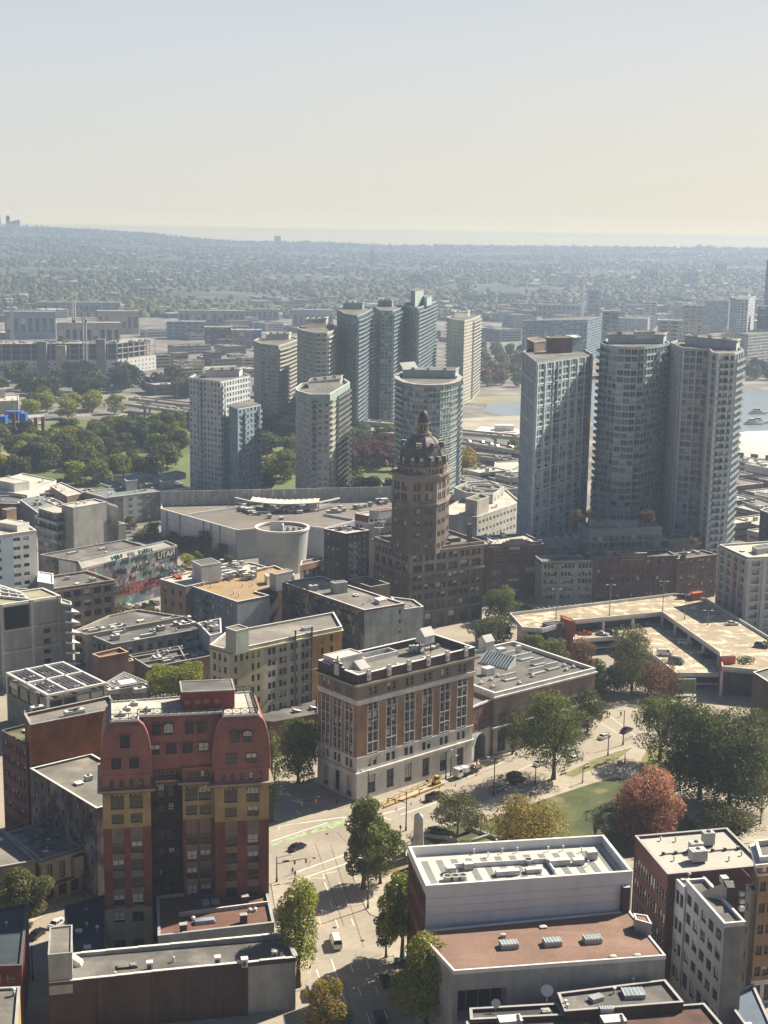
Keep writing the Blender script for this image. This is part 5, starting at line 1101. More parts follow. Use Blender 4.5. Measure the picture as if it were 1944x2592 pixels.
for x,w,m,nl in((760,6.5,'mur_teal',5),(880,4,'mur_white',3),(955,8,'mur_teal',6)):
 u,z=W0(x,750-(x-760)*.22);scrawl(u,z,w,2.2,m,nl,.7,.9)
def text_on_wall(parent_b,name,txt,size,pos,ex,nn,mat,mirror=False,bend=None):
 cu=bpy.data.curves.new('lettering','FONT');cu.body=txt;cu.size=size;cu.extrude=.04;cu.resolution_u=2;cu.align_x='LEFT'
 o=bpy.data.objects.new('lettering_tmp',cu);LINK(o);dg=bpy.context.evaluated_depsgraph_get();me=bpy.data.meshes.new_from_object(o.evaluated_get(dg));bpy.data.objects.remove(o)
 mx_=max([v.co.x for v in me.vertices]or[1])
 for v in me.vertices:
  x,y,z=v.co;x=mx_-x if mirror else x
  if bend:v.co=bend(x,y,z)
  else:v.co=(pos[0]+ex[0]*x+nn[0]*(.02+z)-parent_b.org[0],pos[1]+ex[1]*x+nn[1]*(.02+z)-parent_b.org[1],pos[2]+y)
 me.materials.clear();me.materials.append(MAT[mat]);return obj(name,me,parent_b.root)
u,z=W0(1095,690)
slab(b,'mural_panel',W0(1090,700)[0],L-.3,zz-4.2,zz-.7,'mur_black',.04);text_on_wall(b,'lettering','UTAИ',3.6,(q[0][0]+e[0]*(u+.6)+n[0]*.1,q[0][1]+e[1]*(u+.6)+n[1]*.1,zz-3.6),e,n,'mur_white')
slab(b,'mural_panel',W0(1125,750)[0],L-.3,zz-10,zz-4.6,'mur_purple',.05);u,z=W0(1130,752);scrawl(u,zz-9,7,3.4,'mur_white',4,.8,.5)
u,z=W0(935,800);scrawl(u,z-.4,8,2.2,'mur_white',5,.8,.3);scrawl(u+.1,z-.4,8,2.2,'mur_black',5,.3,.7)
b.finish()
q=pz('y1',[(282,702),(545,750),(1020,640),(865,598)],zz-.5)
b=simple('tagged_warehouse','warehouse with a stained end wall bearing large painted initials beside the mural','warehouse',q,zz-.5,'stained2','roof_mid',{},.6,cap='cap_grey',nclut=5,seed=26,kinds=('vent','hatch','duct'),fin=False)
mb=MB();p0,p1=q[0],q[1];Lq=math.dist(p0,p1);a,c=lerp(p0,p1,.5),lerp(p0,p1,.97);rr=math.atan2(p1[1]-p0[1],p1[0]-p0[0]);nn=(math.sin(rr),-math.cos(rr))
mb.box((a[0]+c[0])/2+nn[0]*.1,(a[1]+c[1])/2+nn[1]*.1,4,math.dist(a,c),.2,zz-5.2,rr,'white_paint');b.one('wall_patch',mb)
text_on_wall(b,'lettering','MR',4.2,(a[0]+nn[0]*.3,a[1]+nn[1]*.3,8.5),(math.cos(rr),math.sin(rr)),nn,'mural_red');b.finish()
# grey blank stepped block
q=quad('y1',(262,515),(375,545),(880,484),20)
simple('blank_grey_block','large windowless grey concrete block below the garden terraces','apartment building',q,20,'concrete','roof_grey',{0:(3,3.0,5,1.8,1,.9,'strip')},.6,nclut=2,seed=27,kinds=('vent',))
q=quad('y1',(430,350),(512,374),(745,334),31)
b=simple('blank_grey_tower','upper windowless grey concrete wall with a terrace roof above the blank block','apartment building',q,31,'concrete','roof_light',{},.5,nclut=3,seed=28,kinds=('hatch','unit'),fin=False)
boxon(b,'y1',(745,335),(760,350),(828,376),0,28,'concrete','roof_light','side_wing');b.finish()
q=quad('y1',(268,372),(400,412),(528,388),28)
b=Bld('terrace_block','stepped apartment block with glazed balconies facing left beside the blank grey wall','apartment building',q)
for i in range(4):p0,p1=q[i],q[(i+1)%4];b.band(p0,p1,0,27.4,cols_n(math.dist(p0,p1),4,2.2,.4),rows_n(12,27.4,4,2.4,.8),'concrete_dark',.5,style='strip')
b.roof(q,27.4,'roof_light',.4,'cap_white','concrete_light',.3)
for z in(15.8,19.6,23.5):mb=MB();mb.ring(offset(q,1.4),offset(q,-.05),z-.25,z,'cap_grey');mb.ring(offset(q,1.4),offset(q,1.3),z+.02,z+1.,'glass_pale','cap_white');b.one('balcony',mb)
b.finish()
# white and pale blue tower at the left edge
q=pz('y1',[(-260,602),(255,532),(150,462),(-360,520)],38)
b=Bld('pale_tower','white and pale blue apartment tower with slot windows cut by the left edge','apartment building',q)
L=math.dist(q[0],q[1]);U1=lambda x:WP('y1',x,700,q[0],q[1])[0];zr=37.4
b.band(q[0],q[1],0,zr,[(U1(-180),U1(-110),'strip'),(U1(-60),U1(12),'condo'),(U1(95),U1(145),'condo'),(U1(165),U1(205),'plain')],rows_n(2,zr-.4,11,2.2 if False else 1.3,1.2),lambda u,z:'pale_blue' if u<U1(92)or False else 'white_paint',.3)
for i in(1,2,3):b.band(q[i],q[(i+1)%4],0,zr,cols_n(math.dist(q[i],q[(i+1)%4]),3,1.6,1),rows_n(2,zr-.4,11,1.4,1.1),'white_paint',.3,style='condo')
b.roof(q,zr,'roof_deck_orange',.6,'cap_white','white_paint',.4)
boxon(b,'y1',(15,385),(45,392),(115,380),zr,5.5,'brick_tan','roof_mid','lift_house');boxon(b,'y1',(-30,475),(120,500),(205,480),zr,2.2,'white_paint','roof_light','terrace')
rg=random.Random(3)
for i in range(14):cx,cy=qp(q,rg.uniform(.35,.95),rg.uniform(.1,.8));mb=MB();mb.box(cx,cy,zr+.05,rg.uniform(1.5,4),rg.uniform(.3,1),rg.uniform(.2,.6),rg.uniform(0,3),rg.choice(['wood','orange_box','cap_white']));mb.box(cx+.4,cy+.3,zr+.05,.5,.5,.8,.3,'wood');b.one('timber',mb)
b.finish()
# housing row at the park edge
q=quad('y1',(590,262),(740,304),(1330,232),14)
b=Bld('park_row_housing','long low apartment row with a teal grey roof and roof huts by the park','apartment building',q)
for i in range(4):
 p0,p1=q[i],q[(i+1)%4];L=math.dist(p0,p1);b.band(p0,p1,0,13.5,cols_n(L,max(2,int(L/5.2)),2.4,.4),rows_n(0,13.5,4,1.9,.8),lambda u,z:'condo_concrete' if int(u/10.4)%2 else 'brick_grey2',.4,style='condo_p')
b.roof(q,13.5,'roof_teal',.5,'cap_white','condo_concrete',.4)
for L_,F_,R_,h in(((800,165),(870,190),(1050,150),3.2),((870,175),(885,190),(960,182),5),((1045,155),(1110,172),(1300,130),3.0),((1110,180),(1130,192),(1215,180),3.6),((700,205),(760,225),(860,205),1.2)):boxon(b,'y1',L_,F_,R_,13.5,h,'condo_concrete','roof_teal','roof_house')
clutter(b,q,13.5,10,29);b.finish()
q=pz('y1',[(-160,235),(190,292),(395,188),(160,138)],9)
b=simple('cream_roof_hall','wide hall with a cream flat roof near the park at the left edge','hall',q,9.5,'white_paint','roof_light',{1:(6,1.5,1,2,4,.9)},.5,nclut=10,seed=30,fin=False)
boxon(b,'y1',(-60,175),(100,205),(205,190),9,4.5,'white_paint','roof_light','roof_house');b.finish()
q=pz('y1',[(352,222),(470,295),(590,268),(430,196)],9)
simple('gabled_white_roof_house','low brick building with a white ridged roof and small windows by the cream roofed hall','building',q,9,'brick_tan','roof_light',{0:(6,1.2,1,2,3,1.2)},.5,nclut=8,seed=31,kinds=('vent','hatch'))
q=pz('y1',[(-80,340),(200,350),(250,300),(-60,285)],8)
simple('brown_low_shop','low brown shop row behind the pale tower','shop',q,8,'brick_brown','roof_mid',{0:(7,1.5,1,2,3,.9)},.5,nclut=7,seed=32)
q=pz('y1',[(140,318),(265,410),(425,370),(270,290)],10)
simple('teal_roof_shop','low shop with a dark teal roof behind the terrace block','shop',q,10,'concrete_dark','roof_teal',{},.4,nclut=7,seed=33)
# shopping mall
zm=13.5
q=pz('y2',[(75,242),(612,392),(1000,348),(1230,378),(1440,322),(1760,235),(1760,180),(80,212)],zm)
b=Bld('shopping_mall','huge pale shopping mall with flat brown grey roofs and a white panelled wall','shopping mall',q)
L=math.dist(q[0],q[1]);b.band(q[0],q[1],0,zm-.5,[],[],'white_panel')
ro=math.atan2(q[1][1]-q[0][1],q[1][0]-q[0][0]);nn=(math.sin(ro),-math.cos(ro));mb=MB()
for x in(120,210,375,430,490,610):
 u=WP('y2',x,420,q[0],q[1])[0];p=lerp(q[0],q[1],min(.99,u/L));mb=MB();mb.box(p[0]+nn[0]*.2,p[1]+nn[1]*.2,0,.8,.5,zm-.2,ro,'metal_grey');b.one('wall_rib',mb)
for x0,x1 in((120,190),(220,290),(300,360),(390,425),(440,480),(505,590)):
 u0,u1=WP('y2',x0+8,420,q[0],q[1])[0],WP('y2',x1-6,420,q[0],q[1])[0];p=lerp(q[0],q[1],(u0+u1)/2/L);mb=MB()
 mb.box(p[0]+nn[0]*.05,p[1]+nn[1]*.05,4.2,u1-u0,.14,.14,ro,'metal_grey');mb.box(p[0]+nn[0]*.05,p[1]+nn[1]*.05,9.6,u1-u0,.14,.14,ro,'metal_grey')
 for uu in(u0,u1):p=lerp(q[0],q[1],uu/L);mb.box(p[0]+nn[0]*.05,p[1]+nn[1]*.05,4.35,.14,.14,5.25,ro,'metal_grey')
 b.one('wall_panel',mb)
for i in range(1,len(q)):b.band(q[i],q[(i+1)%len(q)],0,zm-.5,[],[],'metal_panel')
b.roof(q,zm-.5,'roof_brown2',.5,'cap_white','white_panel',.5)
mb=MB();a,c=G('y2',265,290,zm),G('y2',620,238,zm);mb.box((a[0]+c[0])/2,(a[1]+c[1])/2,zm-.5,math.dist(a,c),.5,1.4,math.atan2(c[1]-a[1],c[0]-a[0]),'white_panel','cap_white');a,c=G('y2',1215,285,zm),G('y2',1420,322,zm);mb.box((a[0]+c[0])/2,(a[1]+c[1])/2,zm-.5,math.dist(a,c),.5,1.2,math.atan2(c[1]-a[1],c[0]-a[0]),'white_panel','cap_white');b.one('parapet_step',mb)
# panelled screen wall along the back
a,c=G('y2',82,215,zm),G('y2',1760,178,zm);L2=math.dist(a,c);r2=math.atan2(c[1]-a[1],c[0]-a[0]);N=22
for i in range(N):
 p=lerp(a,c,(i+.5)/N);mb=MB();mb.box(p[0],p[1],zm-.4,L2/N-.3,.4,7.0,r2,'screen_panel' if i%5 else 'metal_panel');s0,s1=lerp(a,c,(i+.2)/N),lerp(a,c,(i+.7)/N)
 mb.beam((s0[0],s0[1]-.5,zm),(s1[0],s1[1]-.5,zm+6),.25,'metal_grey');b.one('screen_panel',mb)
# curved glazed canopy
cpts=[(595,165,17),(700,190,17.2),(820,205,17.4),(940,211,17.5),(1060,208,17.4),(1180,200,17.2),(1325,168,17)]
cw=[(*G('y2',x,y,z),z)for x,y,z in cpts];mb=MB()
for p,r in zip(cw,cw[1:]):mb.beam(p,r,.9,'cap_white',.5);mb.beam((p[0],p[1],p[2]-2.5),(r[0],r[1],r[2]-2.5),.4,'metal_grey');mb.beam((p[0],p[1],p[2]-2.5),r,.25,'metal_white');mb.beam((p[0],p[1],zm-.5),p,.4,'metal_grey')
b.one('canopy_truss',mb)
for i in range(1,5):
 p,r=cw[i],cw[i+1];d_=15
 for t in range(3):
  u0,u1=t/3+.02,(t+1)/3-.02;P_=[p[j]+(r[j]-p[j])*u0 for j in range(3)];R_=[p[j]+(r[j]-p[j])*u1 for j in range(3)];mb=MB()
  mb.poly([P_,R_,(R_[0],R_[1]+d_,R_[2]-.6),(P_[0],P_[1]+d_,P_[2]-.6)],'canopy_glass');mb.poly([(P_[0],P_[1]+d_,P_[2]-.7),(R_[0],R_[1]+d_,R_[2]-.7),(R_[0],R_[1],R_[2]-.1),(P_[0],P_[1],P_[2]-.1)],'canopy_glass')
  mb.beam(P_,(P_[0],P_[1]+d_,P_[2]-.6),.5,'cap_white');b.one('canopy_panel',mb)
rg=random.Random(9)
for i in range(46):
 x,y=(rg.uniform(600,1150),rg.uniform(225,330))if i<30 else(rg.uniform(1250,1650),0)
 if i>=30:y=285-(x-1250)*.22+rg.uniform(-12,12)
 else:y=min(y,235+(330-235)*abs(1-abs(x-900)/330))if abs(x-900)<330 else 240
 cx,cy=G('y2',x,y,zm-.5);mb=MB();w=rg.uniform(1.5,4);mb.box(cx,cy,zm-.2,w,1.8,rg.uniform(1,2.2),.4+rg.uniform(-.1,.1),'metal_grey','metal_white');mb.box(cx,cy,zm-.5,w*.7,1.2,.3,.4,'frame_dark')
 if i%3==0:mb.beam((cx,cy,zm+1),(cx+rg.uniform(-7,7),cy+rg.uniform(-4,7),zm+1),.6,'metal_grey')
 b.one('roof_unit',mb)
# flared drum at the corner
c0,_=AT('y2',925,400,598);zt=HT('y2',925,375,c0);rt=190/2.765*598/3600;rb=rt*.86;n=40
ang=[2*math.pi*i/n for i in range(n)];mb=MB()
mb.loft([[(c0[0]+r*math.cos(t),c0[1]+r*math.sin(t),z)for t in ang]for r,z in((rb,0),(rb+(rt-rb)*.5,zt*.5),(rt,zt))],'drum_panel')
ci=[(c0[0]+rt*math.cos(t),c0[1]+rt*math.sin(t))for t in ang];mb.ring([(c0[0]+(rt+.35)*math.cos(t),c0[1]+(rt+.35)*math.sin(t))for t in ang],[(c0[0]+(rt-.8)*math.cos(t),c0[1]+(rt-.8)*math.sin(t))for t in ang],zt-.3,zt+.5,'cap_white');mb.poly([(*p,zt-.8)for p in ci],'roof_grey');b.one('drum',mb)
mb=MB();x,y=G('y2',880,385,zt);mb.box(x,y,zt-.8,5,.6,4.2,0,'cap_white');mb.box(x+3,y,zt-.8,.6,3,3,0,'cap_white');b.one('roof_screen',mb)
for dx in(3,5.5,8,10):mb=MB();mb.box(x+dx+2,y+1,zt-.8,1.3,1.2,1.4,0,'metal_grey','metal_white');mb.cyl((x+dx+2,y+1),.4,.4,zt+.6,zt+.8,'frame_dark',8);b.one('roof_unit',mb)
def bender(zb,u0):
 def f(x,y,z):
  rr=rb+(rt-rb)*((zb+y)/zt)+.06+z;a=-math.pi/2+(x+u0)/rb
  return(c0[0]+rr*math.cos(a)-b.org[0],c0[1]+rr*math.sin(a)-b.org[1],zb+y)
 return f
text_on_wall(b,'lettering','CINEPLEX',2.6,None,None,None,'cap_grey',bend=bender(7.4,-6.8));text_on_wall(b,'lettering','ODEON',2.6,None,None,None,'cap_grey',bend=bender(4.4,-4.2))
b.finish()
# dark modern brick block next to the domed tower
q=quad('y2',(1218,382),(1372,417),(1534,393),25)
b=Bld('charcoal_apartment_block','charcoal brick apartment block with small balconies just left of the domed tower','apartment building',q)
for i in range(4):p0,p1=q[i],q[(i+1)%4];L=math.dist(p0,p1);b.band(p0,p1,0,24.4,cols_n(L,4,1.7,1.),rows_n(1,24.4,8,1.6,.9),'brick_charcoal',.35,style='condo_p' if i else 'pair_dark')
b.roof(q,24.4,'roof_light',.6,'cap_white','brick_charcoal',.4);clutter(b,q,24.4,5,40)
for j in range(7):x,y=lerp(q[1],q[2],.35);mb=MB();z=1.3+j*2.95;mb.box(x,y-1,z,3,1.6,.18,.3,'concrete');mb.box(x,y-1.75,z+.2,3,.08,.9,.3,'cap_grey');b.one('balcony',mb)
b.finish()
q=quad('y3',(145,905),(245,925),(470,890),27)
b=simple('red_roof_penthouse_block','block with a bright red and white penthouse behind the charcoal block','apartment building',q,27,'white_paint','roof_light',{0:(5,2,8,1.8,1,.9),1:(6,2,8,1.8,1,.9)},.5,fin=False)
boxon(b,'y3',(148,905),(240,925),(250,925),27,2.6,'red_box','roof_brown','penthouse');boxon(b,'y3',(255,880),(330,885),(440,868),26,3.6,'white_paint','red_box','penthouse');b.finish()
q=quad('y3',(240,1018),(330,1035),(470,1010),22)
simple('pale_terrace_block','pale block with roof terraces tucked against the left side of the domed tower','apartment building',q,23,'cream_grey','roof_light',{1:(4,1.6,5,1.8,1,.9)},.6,nclut=6,seed=41)
q=pz('y2',[(1050,640),(1216,600),(1216,578),(1060,608)],15)
b=simple('arcaded_brick_hall','old orange brown brick hall with arched top windows under the mall drum','hall',q,15,'brick_tan2','roof_brown',{},.5,fin=False)
b.reps.setdefault('window',[]);p0,p1=q[0],q[1];L=math.dist(p0,p1);ang_=math.atan2(p1[1]-p0[1],p1[0]-p0[0])
for c in cols_n(L,9,2.0,.4):x,y=lerp(p0,p1,(c[0]+c[1])/2/L);b.win(x+.1*math.sin(ang_),y-.1*math.cos(ang_),8.5,ang_,'arch',2,4.2)
for n_,mbx in list(b.parts.items()):pass
b.finish()
# light blue grey building with tan roof
zz=20
q=pz('y2',[(250,770),(611,894),(838,850),(735,822),(925,770),(1010,700),(870,640),(480,740)],zz)
b=Bld('blue_grey_building','slate blue walled building with a tan roof and white sash windows','apartment building',q)
for i in range(len(q)):
 p0,p1=q[i],q[(i+1)%len(q)];L=math.dist(p0,p1)
 if i==0:b.band(p0,p1,0,zz-.6,cols_n(L,8,1.1,1,None,.3),rows_n(1,zz-.6,6,1.8,.8),'blue_wall',.25,style='sash')
 else:b.band(p0,p1,0,zz-.6,[],[],'blue_grey_light' if i==1 else 'brick_dark')
b.roof(q,zz-.6,'roof_tan',.6,'cap_white','blue_wall',.35)
boxon(b,'y2',(836,690),(880,705),(1000,680),zz-.6,6,'cap_grey','roof_tan','lift_house');boxon(b,'y2',(800,700),(820,720),(845,715),zz-.6,3,'cap_white','cap_white','roof_unit')
rg=random.Random(5)
for i in range(26):
 x,y=rg.uniform(500,730),rg.uniform(640,745);cx,cy=G('y2',x,y,zz-.6);mb=MB();mb.box(cx,cy,zz-.3,rg.uniform(1,3),1.5,rg.uniform(.8,2.4),.6,'metal_grey','metal_white');mb.box(cx,cy,zz-.6,.8,.8,.3,.6,'frame_dark');mb.beam((cx,cy,zz+1),(cx+rg.uniform(-3,3),cy+rg.uniform(-3,3),zz+1.2),.4,'metal_grey');b.one('roof_unit',mb)
for x,y in((425,795),(375,780),(650,790),(585,845),(620,860),(715,785)):cx,cy=G('y2',x,y,zz-.6);mb=MB();mb.cyl((cx,cy),.2,.2,zz-.6,zz+.4,'metal_white',8);mb.cyl((cx,cy),.4,.2,zz+.4,zz+.7,'metal_white',8);b.one('roof_vent',mb)
mb=MB();a,c=G('y2',395,890,zz),G('y2',440,905,zz);L=math.dist(q[0],q[1]);rr=math.atan2(q[1][1]-q[0][1],q[1][0]-q[0][0]);e_=(math.cos(rr),math.sin(rr));n_=(e_[1],-e_[0]);p=lerp(q[0],q[1],.42)
for k in range(5):z=3+k*3.2;mb.box(p[0]+n_[0]*.7,p[1]+n_[1]*.7,z,4.2,1.1,.1,rr,'iron');mb.box(p[0]+n_[0]*1.2,p[1]+n_[1]*1.2,z+.9,4.2,.06,.06,rr,'iron');mb.beam((p[0]+n_[0]*.9-e_[0]*1.5,p[1]+n_[1]*.9-e_[1]*1.5,z),(p[0]+n_[0]*.9+e_[0]*1.5,p[1]+n_[1]*.9+e_[1]*1.5,z+3.2),.4,'iron',.08)
b.one('fire_escape',mb);b.finish()
q=pz('y2',[(70,735),(248,788),(480,735),(820,650),(700,618),(300,680)],zz+.5)
b=simple('brown_side_building','brown rendered building with a cluttered roof left of the slate blue building','apartment building',q,zz+.5,'brick_tan','roof_light',{0:(3,1.4,4,2.0,2,.9,'sash_dark')},.5,fin=False)
boxon(b,'y2',(293,612),(360,645),(495,622),zz,6.5,'pale_blue3','roof_mid','lift_house');boxon(b,'y2',(362,660),(375,668),(392,664),zz,5,'brick_brown','roof_dark','chimney')
for i in range(12):
 cx,cy=G('y2',rg.uniform(150,320),rg.uniform(660,740),zz);mb=MB();mb.box(cx,cy,zz,rg.uniform(1,3),1,rg.uniform(.4,1.2),rg.uniform(0,3),rg.choice(['blue_tarp','wood','orange_box','metal_white']));mb.box(cx+.5,cy+.6,zz,.6,.6,1.3,1,'metal_grey');b.one('roof_clutter',mb)
b.finish()
# dark rooming house with tile clad end
zz=22.5
q=pz('y2',[(925,755),(1410,905),(1404,912),(1500,952),(1780,905),(1640,850),(1380,790),(1100,715)],zz)
q=[q[0],q[3],q[4],(q[0][0]+q[4][0]-q[3][0],q[0][1]+q[4][1]-q[3][1])]
b=Bld('rooming_house','long grimy brown apartment house with a pale tiled end wall','apartment building',q)
for i in range(4):
 p0,p1=q[i],q[(i+1)%4];L=math.dist(p0,p1)
 if i==1:b.band(p0,p1,0,zz-.5,[(L*.86,L*.86+.9)],rows_n(2,zz-1,6,1.5,.9),'grey_tile',.25,style='plain')
 else:b.band(p0,p1,0,zz-.5,cols_n(L,13 if i==0 else 5,1.2,.8),rows_n(1,zz-.5,6,1.8,.9),'stained_brown',.3,style='pair_dark')
b.roof(q,zz-.5,'roof_grey',.5,'cap_white','brick_brown',.4)
boxon(b,'y2',(1262,755),(1290,768),(1382,758),zz-.5,3.6,'concrete','roof_grey','lift_house');boxon(b,'z4',(685,40),(720,58),(775,45),zz-.5,1.4,'cap_white','cap_white','roof_unit',.1)
p0,p1=q[0],q[1];rr=math.atan2(p1[1]-p0[1],p1[0]-p0[0]);e_=(math.cos(rr),math.sin(rr));n_=(e_[1],-e_[0])
for f in(.18,.48,.8):
 mb=MB();p=lerp(p0,p1,f)
 for k in range(6):z=2.5+k*3.5;mb.box(p[0]+n_[0]*.7,p[1]+n_[1]*.7,z,4.5,1.1,.1,rr,'iron');mb.box(p[0]+n_[0]*1.2,p[1]+n_[1]*1.2,z+.9,4.5,.06,.06,rr,'iron');mb.beam((p[0]+n_[0]*.9-e_[0]*1.5,p[1]+n_[1]*.9-e_[1]*1.5,z),(p[0]+n_[0]*.9+e_[0]*1.5,p[1]+n_[1]*.9+e_[1]*1.5,min(z+3.4,zz-1)),.4,'iron',.08)
 b.one('fire_escape',mb)
clutter(b,q,zz-.5,6,44,('vent','hatch','unit'));b.finish()
q=pz('z4',[(878,118),(1028,98),(960,50),(800,30)],20)
simple('tiled_side_block','lower pale tiled block with cracked panels beside the rooming house','apartment building',q,20,'grey_tile','roof_grey',{},.5,nclut=2,seed=45,kinds=('vent','hatch'))
q=quad('y3',(85,1405),(265,1465),(412,1440),22)
simple('green_trim_block','flat block with a sunken roof and green copper trim in front of the domed tower','building',q,22,'brick_tan','roof_grey',{1:(3,1.5,2,2,14,.9)},2.2,cap='cap_green')
# cream block with the ochre end
zz=30
q=pz('y2',[(440,1192),(558,1232),(800,1182),(700,1135),(1020,1075),(1220,1030),(1342,1068),(1135,1108)],zz)
b=Bld('cream_apartment_block','cream painted apartment block with paired brown windows and an ochre yellow end','apartment building',org=q[1])
A_,B_=G('y2',558,1232,zz),G('y2',800,1182,zz);C_,D_=G('y2',1135,1108,zz),G('y2',1342,1068,zz)
Lc=G('y2',418,1195,zz)
U2=lambda x,y=1200:WP('y2',x,y,A_,B_)
L=math.dist(A_,B_);fh=3.35;rws=[(zz-1-fh*(i+1)+.6,zz-1-fh*(i+1)+2.5)for i in range(8)][::-1]
b.band(A_,B_,0,zz-.6,cols_n(L,5,.9,1.),rws,'cream',.3,style='pair_dark',vary=lambda i,j:False if(j<7 and i in(1,2))else None)
b.band(Lc,A_,0,zz-.6,cols_n(math.dist(Lc,A_),3,1.1,.8),rws,'cream_grey',.3,style='pair_dark')
L=math.dist(B_,C_);b.band(B_,C_,0,zz-.6,[c for c in cols_n(L,4,1.15,.6,None,.3)],rws,'cream_grey',.3,style='pair_dark')
L=math.dist(C_,D_);b.band(C_,D_,0,zz-.6,cols_n(L,2,1.0,2.0),rws,'ochre',.3,style='sash_dark')
bk=(D_[0]-3,D_[1]+16);bl=(Lc[0]+3,Lc[1]+13)
b.band(D_,bk,0,zz-.6,[],[],'cream_grey');b.band(bk,bl,0,zz-.6,[],[],'cream_grey');b.band(bl,Lc,0,zz-.6,[],[],'cream_grey')
pl=[A_,B_,C_,D_,bk,bl,Lc];b.roof(pl,zz-.6,'roof_grey',.6,'cap_white','cream_grey',.35)
for k_,z0,z1,d in((0,zz-1.3,zz-1.0,.5),):mb=MB();mb.ring(offset(pl,d),offset(pl,-.05),z0,z1,'cream');b.one('cornice',mb)
boxon(b,'y2',(528,1080),(600,1105),(690,1082),zz-.6,6.5,'pale_green','roof_mid','lift_house',.3);
for x in(1018,1135):u,z=WP('y2',x,1110,B_,C_);p=lerp(B_,C_,min(.995,u/math.dist(B_,C_)));mb=MB();mb.box(p[0],p[1]-.3,0,.5,.5,zz+2,0,'brick_grey2','cap_white');b.one('flue',mb)
cx,cy=G('y2',1100,1075,zz);mb=MB();mb.box(cx,cy,zz-.6,3,1.8,.9,.5,'metal_white');mb.box(cx,cy,zz+.3,2,1,.2,.5,'cap_grey');b.one('roof_unit',mb)
mb=MB();
for k in range(8):z=2.5+k*3.35;x,y=lerp(B_,C_,.86);mb.box(x+.4,y-.7,z,3,1,.1,.3,'iron');mb.box(x+.4,y-1.2,z+.8,3,.06,.06,.3,'iron');mb.beam((x-.8,y-.8,z),(x+1.2,y-.8,z+3.2),.35,'iron',.08)
b.one('fire_escape',mb);b.finish()
# low roof with four vents and its brick front
q=pz('z4',[(-330,880),(-20,905),(290,848),(300,700),(0,745),(-240,800)],10)
b=simple('low_vent_roof_building','low brick building with a dark roof and wedge shaped vents beside the office block','building',[q[0],q[1],q[2],q[3],q[5]],10,'brick_brown2','roof_mid',{0:(5,1.6,2,2.2,1,.9,'arch'),1:(4,1.4,2,2.2,1,.9)},.5,cap='cap_dark',fin=False)
for x,y in((20,780),(140,760),(245,738),(145,835),(262,815)):
 cx,cy=G('z4',x,y,9.5);mb=MB();c_,s_=math.cos(.6),math.sin(.6);g=lambda u,v,z:(cx+u*c_-v*s_,cy+u*s_+v*c_,z)
 mb.poly([g(-1.1,-.9,9.5),g(1.1,-.9,9.5),g(1.1,-.9,9.75),g(-1.1,-.9,10.5)],'cap_dark');mb.poly([g(-1.1,-.9,10.5),g(1.1,-.9,9.75),g(1.1,.9,9.75),g(-1.1,.9,10.5)],'cap_white');mb.poly([g(-1.1,.9,9.5),g(-1.1,-.9,9.5),g(-1.1,-.9,10.5),g(-1.1,.9,10.5)],'cap_grey');mb.poly([g(1.1,-.9,9.5),g(1.1,.9,9.5),g(1.1,.9,9.75),g(1.1,-.9,9.75)],'cap_dark');b.one('wedge_vent',mb)
b.finish()
q=pz('z4',[(-30,748),(300,700),(300,655),(-30,715)],9)
simple('light_roof_strip','narrow building with a pale littered roof behind the wedge vents','building',q,9.5,'white_paint','roof_light',{},.5,nclut=4,seed=47,kinds=('vent','hatch'))
# ================================================================== RIGHT ROW, PARKING STRUCTURE, TOWERS
def row(name,label,pts,z,wall,roofm,n,nf,w,wh,style,zf=1.,sill=.8,pair=0,depth=12,corn=None,nclut=8,seed=1,fin=True,cap='cap_grey',k='y4'):
 F=[G(k,x,y,z)for x,y in pts];a,c=F[0],F[-1];L=math.dist(a,c);nx,ny=-(c[1]-a[1])/L,(c[0]-a[0])/L
 q=F+[(c[0]+nx*depth,c[1]+ny*depth),(a[0]+nx*depth,a[1]+ny*depth)]
 return simple(name,label,'apartment building',q,z,wall,roofm,{0:(n,w,nf,wh,zf,sill,style,pair),1:(3,1.2,nf,wh,zf,sill,style)},.6,cap,nclut=nclut,seed=seed,cornice=corn,fin=fin),q
b,q=row('plum_brick_building','plum brown brick warehouse with a curved pediment next to the domed tower',[(76,1290),(382,1272)],23,'brick_brown','roof_light',3,5,4.6,2.3,'tri',1,.9,0,16,(.7,.6,'cap_purple'),12,51,False)
p0,p1=q[0],q[1];rr=math.atan2(p1[1]-p0[1],p1[0]-p0[0]);n_=(math.sin(rr),-math.cos(rr));x,y=lerp(p0,p1,.52);mb=MB()
mb.box(x+n_[0]*.4,y+n_[1]*.4,22.4,12,.9,1.2,rr,'cap_purple');mb.box(x+n_[0]*.4,y+n_[1]*.4,23.6,9,.9,.7,rr,'cap_purple');mb.box(x+n_[0]*.4,y+n_[1]*.4,24.3,5.5,.9,.5,rr,'cap_purple')
for f in(.03,.3,.74,.97):x,y=lerp(p0,p1,f);mb.box(x+n_[0]*.4,y+n_[1]*.4,22.4,1,.9,1.4,rr,'cap_purple')
b.one('pediment',mb);b.finish()
b,q=row('pale_green_building','pale green painted warehouse with small square windows between brown brick ones',[(384,1386),(677,1379)],17.5,'pale_green','roof_mid',3,5,.95,1.7,'pair_dark',1,.8,0,10,(.4,.4,'cap_dark'),2,52,False)
b.reps.clear();b.parts['wall']=MB();p0,p1=q[0],q[1];L=math.dist(p0,p1);C=[]
for i in range(3):
 c=L*(i+.5)/3
 for e in(-2.1,-.7,.7,2.1):C.append((c+e-.5,c+e+.5))
b.band(p0,p1,0,16.9,C,rows_n(1.5,16.9,5,1.7,.7),'pale_green',.3,style='sash_dark')
for i in(1,2,3):b.band(q[i],q[(i+1)%4],0,16.9,[],[],'pale_green')
b.finish()
